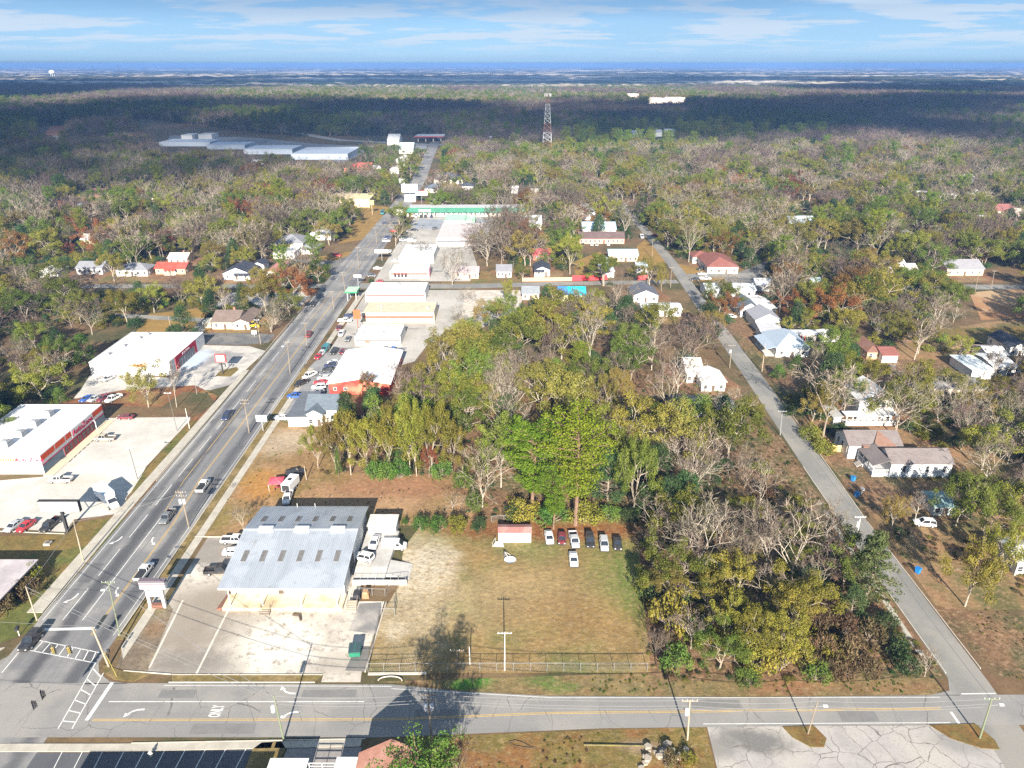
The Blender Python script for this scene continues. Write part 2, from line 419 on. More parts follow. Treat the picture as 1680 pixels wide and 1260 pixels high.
sheet('lawn', poly((945, 458), (940, 430), (985, 412), (1000, 440), (1003, 458)), mat('gold_lawn', (0, 0, 0)), Z['lot'], 'golden back lawn west of the motel wing')
sheet('parking_lot', poly((1185, 458), (1230, 440), (1260, 428), (1240, 470), (1245, 488), (1210, 480)), m_asph2, Z['lot'], 'dark asphalt lot beside the red brown roofed church')
sheet('lawn', poly((1110, 432), (1180, 447), (1190, 460), (1130, 462)), mat('gold_lawn', (0, 0, 0)), Z['lot'], 'golden lawn in front of the red brown roofed church')
sheet('yard', poly((1300, 600), (1500, 545), (1690, 520), (1690, 1000), (1540, 1000), (1425, 835), (1342, 742)), mat('garden_ground', (.315, .175, .09), (.255, .175, .08), .25, c3=(.14, .125, .045), scale3=.06, fleck=(.9, .48, .7, (.28, .17, .10)), bump=.6), 0.002, 'rusty yards and gardens east of the right hand street', clr=False)
for pts, lb in ((((1195, 530), (1215, 515), (1245, 552), (1250, 575), (1230, 590)), 'rust coloured front yard before the grey gabled houses'),
                (((1245, 600), (1275, 560), (1330, 590), (1330, 640), (1290, 645)), 'leaf strewn yard before the blue grey roofed house'),
                (((1347, 735), (1410, 740), (1450, 790), (1545, 790), (1530, 830), (1420, 845), (1400, 815)), 'rusty clay yard round the grey brown roofed cottage'),
                (((1430, 610), (1470, 590), (1560, 590), (1600, 620), (1540, 640), (1450, 630)), 'rusty clay yard before the white garage'),
                (((1560, 570), (1600, 560), (1650, 575), (1640, 590), (1580, 592)), 'sandy yard behind the white carport'),
                (((1520, 992), (1640, 1010), (1700, 1010), (1700, 1110), (1640, 1110)), 'brown scrubby grass east of the right hand street'),
                (((1590, 480), (1700, 470), (1700, 520), (1610, 525)), 'bare orange clay field at the right edge'),
                (((1545, 540), (1700, 535), (1700, 565), (1560, 565)), 'olive meadow left of the navy roofed house')):
    ml = m_scrub if 'rust' in lb or 'leaf' in lb or 'brown' in lb else m_turf if 'olive' in lb else mat('clay', (0.36, 0.19, 0.09), (0.30, 0.15, 0.07), 0.1, c3=(0.4, 0.27, 0.15), scale3=0.03)
    sheet('yard', poly(*pts), ml, Z['lot'], lb)
sheet('yard', poly((72, 222), (82, 207), (108, 207), (104, 222)), mat('orange_clay', (0.42, 0.17, 0.08), (0.36, 0.15, 0.07), 0.02), Z['lot'], 'orange clay clearing far off in the shaded woods')
sheet('track', poly((86, 222), (104, 222), (108, 236), (100, 240)), mat('far_track', (0.4, 0.36, 0.32), (0.3, 0.28, 0.25), 0.02), Z['lot'], 'pale track below the orange clay clearing')
sheet('lawn', poly((660, 275), (690, 275), (684, 262), (668, 262)), mat('gold_lawn', (0, 0, 0)), Z['lot'], 'golden lot between the white houses and the far highway')
for pts, lb in ((((440, 470), (560, 440), (590, 410), (500, 425), (430, 462)), 'golden lawn with the long pink shed'), (((555, 400), (600, 392), (640, 340), (600, 335), (570, 380)), 'golden verge beside the highway')):
    sheet('lawn', poly(*pts), mat('gold_lawn', (0, 0, 0)), Z['lot'], lb)
sheet('parking_lot', poly((470, 425), (550, 428), (570, 420), (590, 430), (548, 452), (535, 440), (505, 432)), m_asph2, Z['lot2'], 'dark striped lot beside the large grey roofed house')
sheet('clay_bank', poly((405, 492), (420, 478), (510, 478), (505, 496), (470, 500)), mat('pink_clay', (0.42, 0.21, 0.13), (0.36, 0.2, 0.12), 0.1), Z['lot'], 'pinkish clay bank south of the side street')
sheet('parking_lot', [(-128, 300), (-90, 300), (-90, 322), (-128, 322)], m_white, Z['lot2'], 'white concrete corner lot west of the highway')

# roads
m_road = mat('highway_asphalt', (0.215, 0.208, 0.205), (0.155, 0.153, 0.155), 0.16, stretch=(2.0, 0.05, 1), lo=0.3, hi=0.75, c3=(0.28, 0.265, 0.245), scale3=0.06, fleck=(2.5, 0.55, 0.8, (0.15, 0.15, 0.15)),
    patches=[((-82.0, 125), (1.35, 90), 0, (0.075, 0.075, 0.08), 0.9, 0.6), ((-73.9, 125), (1.35, 90), 0, (0.085, 0.085, 0.09), 0.85, 0.6), ((-86, 150), (.8, 50), 0, (.12, .12, .12), .6, .8), ((-85.8, 260), (0.9, 120), 0, (0.105, 0.105, 0.11), 0.7, 0.7), ((-74.5, 290), (1.0, 140), 0, (0.105, 0.105, 0.11), 0.7, 0.7)])
m_street = mat('street_asphalt', (0.25, 0.238, 0.225), (0.215, 0.205, 0.195), 0.2, stretch=(0.05, 1.6, 1), c3=(0.285, 0.265, 0.24), scale3=0.07, cracks=(0.13, 0.008, (0.13, 0.12, 0.115)), fleck=(2.5, 0.56, 0.8, (0.17, 0.16, 0.15)))
m_lane = mat('old_asphalt', (0.235, 0.225, 0.205), (0.19, 0.185, 0.17), 0.2, stretch=(1.2, 0.1, 1), c3=(0.27, 0.25, 0.22), scale3=0.07, fleck=(2.0, 0.55, 0.8, (0.29, 0.27, 0.24)))
def ribbon(line, z, name, m, label=None, parent=None):
    """line: (x, y, half width) stations"""
    b, n = MB(), len(line)
    vs = []
    for i, (x, y, w) in enumerate(line):
        a, c = line[max(0, i - 1)], line[min(n - 1, i + 1)]
        d = Vector((c[0] - a[0], c[1] - a[1])).normalized()
        vs += [(x - d.y * w, y + d.x * w, z), (x + d.y * w, y - d.x * w, z)]
    b.add(vs, [(2 * i, 2 * i + 1, 2 * i + 3, 2 * i + 2) for i in range(n - 1)])
    o = b.build(name, m, parent)
    if parent is None: tag(o, label, None, None, 'structure')
    for i in range(n - 1):
        p, q = vs[2 * i:2 * i + 2], vs[2 * i + 2:2 * i + 4]
        if parent is None:
            e = 1.22
            mid = [((p[0][0] + p[1][0]) / 2, (p[0][1] + p[1][1]) / 2), ((q[0][0] + q[1][0]) / 2, (q[0][1] + q[1][1]) / 2)]
            g = lambda v, c: (c[0] + (v[0] - c[0]) * e, c[1] + (v[1] - c[1]) * e)
            clear([g(p[0], mid[0]), g(p[1], mid[0]), g(q[1], mid[1]), g(q[0], mid[1])])
    return o
HW = [(-79.8, 30, 8.3), (-79.8, 200, 8.4), (-80.0, 354, 8.6), (-80.5, 500, 7.5), (-83.5, 680, 6.5), (-92.5, 838, 6), (-101, 1007, 6), (-105, 1110, 6)]
RS = [(73.4, 30, 3.2), (76.7, 93, 3.2), (76.9, 116, 3.2), (77.4, 143, 3.15), (78.4, 176, 3.1), (80.1, 226, 3.1), (81.4, 290, 3.0), (83.2, 360, 2.9), (82.8, 470, 2.8), (76.2, 603, 2.8), (76.0, 870, 3.0), (76, 1100, 3)]
highway = ribbon(HW, Z['road'], 'highway', m_road, 'four lane highway running away along the left side')
lane_st = ribbon(RS, Z['road'], 'side_street', m_lane, 'narrow grey street running away on the right')
cross = tag(MB().ngon([(-160, 82.0), (-90, 82.0), (-20, 82.0), (15, 83.7), (69, 84.4), (74.5, 84.3), (160, 84.8), (160, 90.6), (90, 90.4), (73, 90.3), (40, 89.8), (6, 90.1), (-8, 91.0), (-20, 92.5), (-62, 92.8), (-90, 92.8), (-160, 92.8)], Z['road2']).build('cross_street', m_street),
            'cross street along the bottom with a double yellow line', None, None, 'structure')
clear([(-160, 80), (160, 80), (160, 93), (-160, 94)])
tag(MB().ngon([(-88.1, 92.6), (-95, 92.7), (-91, 95), (-88.1, 99)], Z['road2']).build('corner_paving', m_street), 'paved kerb return at the near left corner', None, None, 'structure')
tag(MB().ngon([(-71.6, 92.6), (-71.6, 97.5), (-70.2, 95), (-67.5, 93.2), (-64, 92.7)], Z['road2']).build('corner_paving', m_street), 'paved kerb return below the signal pole', None, None, 'structure')
tag(MB().ngon([(73.5, 90.2), (68.5, 90.2), (72.3, 91.2), (73.6, 94)], Z['road2']).build('corner_paving', m_street), 'paved kerb return at the right hand street', None, None, 'structure')
for st, lb in (([(-200, 332.5, 3.2), (-150, 332.5, 3.2), (-88.6, 333, 3.4)], 'side street west of the highway'), ([(-71.4, 333, 4.5), (-20, 332.5, 4), (20, 336.5, 3.2), (79, 340.5, 3)], 'side street between the highway and the right hand street'),
               ([(-170, 290, 2.5), (-125, 283, 2.5), (-120, 262, 2.5)], 'short lane behind the tan house'),
               ([(86, 350, 4), (100, 352, 4), (120, 352, 5)], 'driveway to the red brown roofed church'), ([(150, 322, 4), (190, 331, 4), (330, 331, 4)], 'street at the right edge before the grey roofed house'),
               ([(232, 470, 4), (300, 430, 4)], 'far street at the right edge'), ([(-480, 1330, 8), (-330, 1170, 8), (-235, 1050, 8), (-99, 985, 8), (0, 1000, 6)], 'far highway bending past the shopping centre')):
    ribbon(st, Z['road2'], 'side_street', m_lane if 'far highway' not in lb else mat('far_asphalt', (0.33, 0.32, 0.32), (0.28, 0.28, 0.28), 0.02), lb)

# kerbs, pavements and grass strips
m_kerb = mat('kerb_concrete', (0.55, 0.50, 0.42), (0.45, 0.40, 0.33), 0.6)
m_walk = mat('pavement_concrete', (0.47, 0.43, 0.36), (0.37, 0.335, 0.28), 0.4, fleck=(3, 0.55, 0.8, (0.36, 0.31, 0.24)))
m_strip = mat('strip_grass', (0.22, 0.155, 0.055), (0.15, 0.12, 0.045), 0.5, c3=(0.28, 0.20, 0.09), scale3=0.2, bump=0.3)
def kerb(a, b, lb, w=0.17, h=0.13):
    a, b = Vector(a), Vector(b)
    d = (b - a).normalized()
    n = Vector((-d.y, d.x)) * w / 2
    return tag(MB().prism([a - n, b - n, b + n, a + n], 0.0, h).build('kerb', m_kerb), lb, None, None, 'structure')
for a, b, lb in (((-88.2, 108), (-89.0, 150), 'kerb along the left side of the highway'), ((-88.4, 158), (-88.9, 228), 'kerb along the left side of the highway'), ((-88.9, 240), (-89.2, 322), 'kerb along the left side of the highway'),
                 ((-71.3, 104), (-71.3, 228), 'kerb along the right side of the highway'), ((-71.3, 236), (-71.3, 322), 'kerb along the right side of the highway'),
                 ((-57.5, 92.95), (-33.0, 92.95), 'kerb of the cross street before the forecourt'), ((-58, 80.9), (-22.5, 81.7), 'south kerb of the cross street'),
                 ((73.75, 95), (73.75, 116), 'west kerb of the right hand street'), ((73.85, 120), (74.9, 165), 'west kerb of the right hand street'), ((80.25, 96), (80.35, 140), 'east kerb of the right hand street'), ((80.45, 142), (83.1, 205), 'east kerb of the right hand street')):
    kerb(a, b, lb)
for pts, z, lb in (([(-91.6, 110), (-88.6, 110), (-88.9, 230), (-90.8, 230)], 'p', 'pale pavement left of the highway'), ([(-69.4, 101), (-67.6, 98), (-67.4, 232), (-69.2, 232)], 'p', 'pale pavement right of the highway'),
                   ([(-71.2, 103), (-69.5, 103), (-69.3, 232), (-71.2, 232)], 'g', 'grass strip between the highway kerb and the pavement'), ([(-69.2, 240), (-67.4, 240), (-66.4, 322), (-69, 322)], 'p', 'pale pavement beside the car lot'),
                   ([(-57, 93.05), (-33, 93.05), (-32.3, 94.5), (-57.6, 94.5)], 'g', 'grass strip before the forecourt'), ([(-70.6, 97), (-66.3, 95.4), (-61.5, 94.8), (-63.5, 93.1), (-67, 93.6), (-69.5, 95.2)], 'g', 'grass wedge at the signal corner'),
                   ([(-95, 79.4), (-60, 79.4), (-36.5, 80.0), (-36.5, 81.2), (-60, 80.8), (-95, 80.8)], 'p', 'pale pavement south of the cross street'), ([(-36, 80.0), (-23, 80.3), (-23, 81.6), (-36, 81.2)], 'p', 'pavement before the pink roofed building'),
                   ([(71.2, 100), (72.2, 98), (73.0, 148), (72.0, 150)], 'p', 'narrow footpath west of the right hand street'),
                   ([(-99, 95), (-92, 97), (-90, 101), (-98, 99)], 'p', 'pavement corner at the left edge')):
    MATS_M = m_walk if z == 'p' else m_strip
    o = MB().prism(pts, 0.0, 0.10 if z == 'p' else 0.09).build('pavement' if z == 'p' else 'grass_strip', MATS_M)
    tag(o, lb, None, None, 'structure')
    clear(pts)
kerb((-66.3, 95.5), (-57.8, 94.72), 'white edging round the grass wedge', 0.14, 0.14)
kerb((-57.6, 94.6), (-32.2, 94.6), 'white edging between grass strip and forecourt', 0.14, 0.14)
kerb((-25.0, 95.2), (-24.2, 113), 'low concrete edge between forecourt and field', 0.22, 0.16)
kerb(at(604, 1106).to_2d(), at(700, 1105).to_2d(), 'low concrete edge along the field corner', 0.5, 0.16)
kerb(at(0, 872).to_2d(), at(106, 876).to_2d(), 'kerb in front of the parked red car', 0.18, 0.14)
kerb(at(320, 881).to_2d(), at(380, 881).to_2d(), 'kerb between forecourt and yard', 0.18, 0.14)

# lot at the bottom right and at the bottom left
m_crk = mat('cracked_concrete', (0.40, 0.37, 0.345), (0.33, 0.305, 0.285), 0.3, c3=(0.42, 0.385, 0.34), scale3=0.09, cracks=(0.27, 0.016, (0.15, 0.13, 0.11)), fleck=(2.4, 0.52, 0.75, (0.25, 0.23, 0.2)),
    patches=[(at(1240, 1215), (5, 2.2), -0.2, (0.13, 0.125, 0.12), 0.85, 0.5), (at(1180, 1225), (3.2, 2), 0, (0.17, 0.16, 0.15), 0.7, 0.6), (at(1570, 1215), (4, 2.2), 0, (0.22, 0.21, 0.2), 0.7, 0.6)])
sheet('parking_lot', [(29.5, 60), (30.5, 84.0), (38, 84.05), (69.5, 84.3), (73.2, 83.6), (73.0, 60)], m_crk, Z['lot2'], 'cracked pale concrete lot at the bottom right')
for pts, lb in ((((1284, 1193), (1335, 1191), (1356, 1212), (1352, 1226), (1330, 1226), (1300, 1210)), 'grass island under the thin leaning pole'),
                (((1525, 1190), (1600, 1188), (1632, 1215), (1640, 1230), (1610, 1228), (1560, 1212)), 'grass island under the street light pole')):
    o = MB().prism(poly(*pts)[::-1], 0.0, 0.12).build('grass_island', mat('island_turf', (0.20, 0.105, 0.035), (0.17, 0.13, 0.04), 0.5, bump=0.3))
    tag(o, lb, None, None, 'structure')
sheet('lawn', [(-10, 60), (-10, 81.5), (-6, 82.4), (15, 83.4), (30.2, 83.9), (29.3, 60)], mat('near_lawn', (0.205, 0.14, 0.042), (0.15, 0.125, 0.035), 0.35, c3=(0.24, 0.115, 0.04), scale3=0.12, fleck=(1.0, .48, .7, (.27, .19, .09)), bump=0.6,
    patches=[(at(1050, 1225), (3, 1.2), 0, (0.30, 0.22, 0.15), 0.8, 0.6)]), Z['lot'], 'patchy lawn south of the cross street')
m_navy = mat('sealed_asphalt', (0.085, 0.087, 0.095), (0.11, 0.11, 0.115), 0.3)
sealed = sheet('parking_lot', [(-95, 56), (-95, 79.3), (-60, 79.3), (-39.2, 79.9), (-40.5, 56)], m_navy, Z['lot2'], 'freshly sealed dark lot with white bay lines')
sheet('lattice_walk', [(-34.5, 74), (-34, 80), (-22.8, 80.2), (-22.8, 74)], mat('dark_paving', (0.30, 0.27, 0.25), (0.22, 0.2, 0.19), 0.6), Z['lot'], 'paved yard before the low white porch roofs')
tag(MB().prism([(-39.2, 57), (-35, 57), (-34.3, 80), (-35.2, 81.2), (-38.2, 81.0), (-39.2, 79.8)], 0, 0.10).build('grass_strip', m_strip), 'dark grass strip at the green pole', None, None, 'structure')

# markings
m_wl = mat('white_line', (0.74, 0.73, 0.70), (0.58, 0.57, 0.54), 1.2)
m_yl = mat('yellow_line', (0.62, 0.40, 0.10), (0.50, 0.33, 0.11), 1.0)
def dash(b, x0, y0, x1, y1, w, on=None, off=0):
    a, c = Vector((x0, y0)), Vector((x1, y1))
    L, d = (c - a).length, (c - a).normalized()
    n = Vector((-d.y, d.x)) * w / 2
    s = 0
    while s < L:
        e = min(L, s + (on or L))
        p, q = a + d * s, a + d * e
        b.quad(*[(v.x, v.y, Z['mark']) for v in (p - n, q - n, q + n, p + n)])
        s = e + (off if on else 1)
b = MB()
rp = random.Random(8)
for i in range(9):                                        # tar patches laid over the old surface
    x, y, w_, l_ = rp.choice((-86.2, -82.2, -74.2)) + rp.uniform(-.5, .5), rp.uniform(108, 330), rp.uniform(.7, 1.6), rp.uniform(1.2, 6)
    b.quad(*[(x + u, y + v, Z['mark'] - .003) for u, v in ((-w_, -l_), (w_, -l_ * 1.1), (w_ * .9, l_), (-w_ * .95, l_))])
b.build('road_patch', mat('tar_patch', (0.115, 0.113, 0.112), (0.15, 0.148, 0.146), .5), highway)
b = MB()
for x, y, w_, l_ in ((-12, 86.2, 3.5, 1.2), (-45, 83.6, 5, 1.0), (33, 88.4, 4, .9), (55, 86, 3, 1.1), (-30, 90.6, 4.5, .8), (-55, 90.5, 3, .9)):
    b.quad(*[(x + u, y + v, Z['mark'] - .003) for u, v in ((-w_, -l_), (w_, -l_ * .95), (w_ * .97, l_), (-w_, l_ * .9))])
for i in range(16): dash(b, -58 + i * 8 + rp.uniform(-2, 2), 84.8, -58 + i * 8 + rp.uniform(-2, 2), 89.6, .09)
b.build('road_patch', mat('tar_patch_light', (0.175, 0.168, 0.16), (0.205, 0.197, 0.187), .5), cross)
def pxline(b, p, q, w): 
    p, q = at(*p), at(*q)
    dash(b, p.x, p.y, q.x, q.y, w)
b = MB()
dash(b, -83.7, 108, -83.9, 320, 0.15, 9, 4); dash(b, -80.0, 108, -80.2, 142, 0.15)
for y0, y1 in ((343, 500), (500, 640)): dash(b, -84.3, y0, -84.6, y1, 0.15, 4, 8)
dash(b, -87.4, 108, -87.8, 320, 0.12); dash(b, -72.3, 104, -72.0, 320, 0.10)
pxline(b, (72, 1033), (160, 1031), 0.65)
for p, q in (((65, 1051), (164, 1071)), ((49, 1067), (157, 1088)), ((157, 1088), (95, 1196)), ((170, 1104), (118, 1196)), ((31, 1070), (3, 1104))): pxline(b, p, q, 0.16)
for i in range(8):
    f = 0.06 + i * 0.125
    p = (49 + 108 * f, 1067 + 21 * f); q = (65 + 99 * f, 1051 + 20 * f)
    pxline(b, p, q, 0.18)
for i in range(6):
    f = 0.08 + i * 0.16
    pxline(b, (157 - 62 * f, 1088 + 108 * f), (170 - 52 * f, 1104 + 92 * f), 0.18)
pxline(b, (184, 1120), (142, 1182), 0.6)
dash(b, -65.5, 88.9, -24, 88.9, 0.15); dash(b, -58, 92.3, -20, 92.1, 0.1); dash(b, 73.9, 90.5, 79.6, 90.6, 0.22)
dash(b, 30, 84.5, 69, 84.75, 0.12); dash(b, 6, 89.7, 70, 89.8, 0.1); dash(b, -20, 91.6, 6, 89.75, 0.1)
MBw = b
def arrow(b, x, y, ang, curve=0):
    """lane arrow: shaft and head, with a bent shaft for a turn"""
    ca, sa = math.cos(ang), math.sin(ang)
    def P(u, v): return (x + u * ca - v * sa, y + u * sa + v * ca, Z['mark'])
    if not curve:
        b.quad(P(-1.6, -.12), P(0.6, -.12), P(0.6, .12), P(-1.6, .12))
        b.add([P(0.6, -.5), P(1.7, 0), P(0.6, .5)], [(0, 1, 2)])
    else:
        pts = [(-1.5, 0), (-0.6, 0.05 * curve), (0.2, 0.35 * curve), (0.8, 0.9 * curve)]
        for (u0, v0), (u1, v1) in zip(pts, pts[1:]): b.quad(P(u0, v0 - .16), P(u1, v1 - .16), P(u1, v1 + .16), P(u0, v0 + .16))
        b.add([P(0.35, 0.95 * curve), P(1.25, 0.7 * curve), P(1.2, 1.6 * curve)], [(0, 1, 2)])
for px, py, a, c in ((195, 887, -90, -1), (247, 888, -90, 1), (122, 982, -90, -1), (188, 972, -90, 1), (222, 1164, 180, 1), (476, 1168, 180, 1), (470, 1138, 180, -1)):
    q = at(px, py)
    arrow(b, q.x, q.y, R(a), c)
pxline(b, (1560, 1168), (1574, 1188), 0.4)
b.build('lane_marking', m_wl, highway)
b = MB()
for dx in (-0.14, 0.14):
    dash(b, -76.3 + dx, 104, -76.4 + dx, 140, 0.11); dash(b, -76.4 + dx, 140, -77.8 + dx, 158, 0.11); dash(b, -77.8 + dx, 158, -77.8 + dx, 326, 0.11)
dash(b, -80.2, 142, -81.6, 158, 0.11); dash(b, -81.6, 158, -81.8, 326, 0.14); dash(b, -78.1, 341, -78.6, 500, 0.14); dash(b, -82, 341, -82.4, 500, 0.14); dash(b, -80.5, 500, -83.5, 680, 0.2)
b.build('centre_line', m_yl, highway)
b = MB()
for dy in (-0.14, 0.14): dash(b, -66.2, 85.25 + dy, -19, 85.4 + dy, 0.11); dash(b, -19, 85.4 + dy, 6, 86.6 + dy, 0.11); dash(b, 6, 86.6 + dy, 69, 87.5 + dy, 0.11)
b.build('centre_line', m_yl, cross)
b = MB()
for i in range(7): pxline(b, (207 + 33 * i, 1226), (190 + 33 * i - 2, 1262), 0.14)
for i in range(-3, 7): pxline(b, (205 + 33 * i, 1226), (180 + 33 * i, 1275), 0.12) if i < 0 else None
b.build('bay_line', m_wl, sealed)
def text(s, size, m, parent, loc, rot, name='lettering', ext=0.015, sx=1.0):
    c = bpy.data.curves.new(name, 'FONT')
    c.body, c.size, c.extrude = s, size, ext
    c.align_x = c.align_y = 'CENTER'
    c.resolution_u = 3
    c.offset = size * .022
    c.materials.append(m)
    tmp = bpy.data.objects.new('tmp', c)
    col.objects.link(tmp)
    bpy.context.view_layer.update()
    me = bpy.data.meshes.new_from_object(tmp.evaluated_get(bpy.context.evaluated_depsgraph_get()))
    bpy.data.objects.remove(tmp)
    o = link(name, me, parent, loc)
    o.rotation_euler = rot
    o.scale = (sx, 1, 1)
    return o
q = at(356, 1167)
t_only = text('ONLY', 2.6, m_wl, cross, (q.x, q.y, Z['mark'] + 0.002), (0, 0, math.pi / 2), ext=0.0, sx=0.34)
b = MB()
b.prism([(-83.0 + 0.35 * math.cos(i * .6), 88.0 + 0.35 * math.sin(i * .6)) for i in range(10)], Z['mark'], Z['mark'] + .01).build('manhole_cover', mat('iron', (0.09, 0.085, 0.08), (0.13, 0.12, 0.11), 2), highway)
# low walls of the front forecourt joints
b = MB()
for p, q in (((245, 1096), (300, 985)), ((322, 1106), (375, 1000))): pxline(b, p, q, 0.35)
b.build('paving_joint', m_joint, front_lot)
b = MB()
for i in range(9): dash(b, -62, 247 + i * 3.1, -56.5, 248.6 + i * 3.1, .14)
for i in range(12): dash(b, -60 + i * 2.9, 402, -60 + i * 2.9, 408, .16)
for i in range(10): dash(b, -62, 420 + i * 3.2, -56, 420 + i * 3.2, .16)
for i in range(14): dash(b, -44 + i * 3, 484, -44 + i * 3, 490, .2)
for i in range(8): dash(b, -114.6, 165 + i * 3, -109.5, 166.5 + i * 3, .12)
b.build('bay_line', mat('faded_bay_line', (.62, .61, .58), (.5, .48, .45), .8), front_lot)
b = MB()
rp = random.Random(18)
for i in range(26):
    x, y = rp.uniform(-63, -24), rp.choice((rp.uniform(246, 322), rp.uniform(345, 455)))
    l_, w_ = rp.uniform(1.5, 6), rp.uniform(.5, 1.6)
    b.ngon([(x + l_ * math.cos(k * .785) * rp.uniform(.7, 1.1), y + w_ * math.sin(k * .785) * rp.uniform(.7, 1.1)) for k in range(8)], Z['mark'] + .002 * (i % 3))
b.build('paving_stain', mat('oil_stain', (.20, .19, .18), (.26, .245, .225), .5), front_lot)
# ---------------------------------------------------------------- trees
def leaf_mat(name, c1, c2, c3, rough=0.7, vr=(0.70, 1.14)):
    """leaf colour: differs from leaf to leaf, from clump to clump and from tree to tree"""
    m, t, b = nodes_of(name)
    g = t.nodes.new('ShaderNodeNewGeometry')
    oi = t.nodes.new('ShaderNodeObjectInfo')
    a = mix(t, smooth(t, g.outputs['Random Per Island'], 0.1, 0.9), c1, c2)
    a = mix(t, smooth(t, noise_node(t, 0.32, 3, 0.6, None, 'obj'), 0.38, 0.66, 0, 0.8), a, c3)
    hs = t.nodes.new('ShaderNodeHueSaturation')
    lk(t, smooth(t, oi.outputs['Random'], 0, 1, 0.475, 0.52), hs.inputs['Hue'])
    lk(t, smooth(t, math_n(t, 'FRACT', math_n(t, 'MULTIPLY', oi.outputs['Random'], 7.13)), 0, 1, *vr), hs.inputs['Value'])
    lk(t, a, hs.inputs['Color'])
    b.inputs['Roughness'].default_value = rough
    b.inputs['Specular IOR Level'].default_value = 0.15
    lk(t, hs.outputs[0], b.inputs['Base Color'])
    tr = t.nodes.new('ShaderNodeBsdfTranslucent')
    lk(t, hs.outputs[0], tr.inputs[0])
    ms = t.nodes.new('ShaderNodeMixShader')
    ms.inputs[0].default_value = 0.30
    lk(t, b.outputs[0], ms.inputs[1])
    lk(t, tr.outputs[0], ms.inputs[2])
    lk(t, ms.outputs[0], t.nodes['Material Output'].inputs[0])
    return m
L_OLIVE = leaf_mat('olive_leaves', (0.255, 0.245, 0.036), (0.115, 0.125, 0.020), (0.285, 0.262, 0.040))
L_MID = leaf_mat('mid_leaves', (0.145, 0.185, 0.028), (0.068, 0.095, 0.016), (0.185, 0.215, 0.034))
L_PINE = leaf_mat('pine_needles', (0.170, 0.240, 0.016), (0.070, 0.112, 0.010), (0.215, 0.275, 0.020), vr=(0.9, 1.02))
L_DARK = leaf_mat('dark_leaves', (0.060, 0.105, 0.034), (0.030, 0.056, 0.020), (0.080, 0.130, 0.042))
L_BRIGHT = leaf_mat('bright_leaves', (0.105, 0.190, 0.030), (0.060, 0.120, 0.022), (0.155, 0.220, 0.040))
L_RUST = leaf_mat('rust_leaves', (0.250, 0.100, 0.032), (0.150, 0.062, 0.024), (0.270, 0.140, 0.045))
L_GOLD = leaf_mat('gold_leaves', (0.270, 0.205, 0.050), (0.170, 0.140, 0.035), (0.235, 0.215, 0.050))
L_BROWN = leaf_mat('brown_leaves', (0.215, 0.135, 0.075), (0.130, 0.090, 0.050), (0.165, 0.150, 0.060))
L_TWIG = leaf_mat('bare_twigs', (0.270, 0.222, 0.168), (0.165, 0.134, 0.104), (0.290, 0.235, 0.170), 0.85)
L_TWIGP = leaf_mat('purple_twigs', (0.185, 0.138, 0.112), (0.105, 0.080, 0.070), (0.200, 0.142, 0.105), 0.85)
m_barkpale = mat('pale_bark', (0.48, 0.42, 0.34), (0.32, 0.27, 0.215), 1.4, coord='obj')
m_barkoak = mat('oak_bark', (0.42, 0.36, 0.28), (0.26, 0.215, 0.165), 1.4, coord='obj')
m_bark = mat('grey_bark', (0.30, 0.245, 0.19), (0.18, 0.145, 0.11), 1.4, coord='obj')
m_barkpine = mat('pine_bark', (0.25, 0.155, 0.10), (0.14, 0.09, 0.065), 1.4, coord='obj')

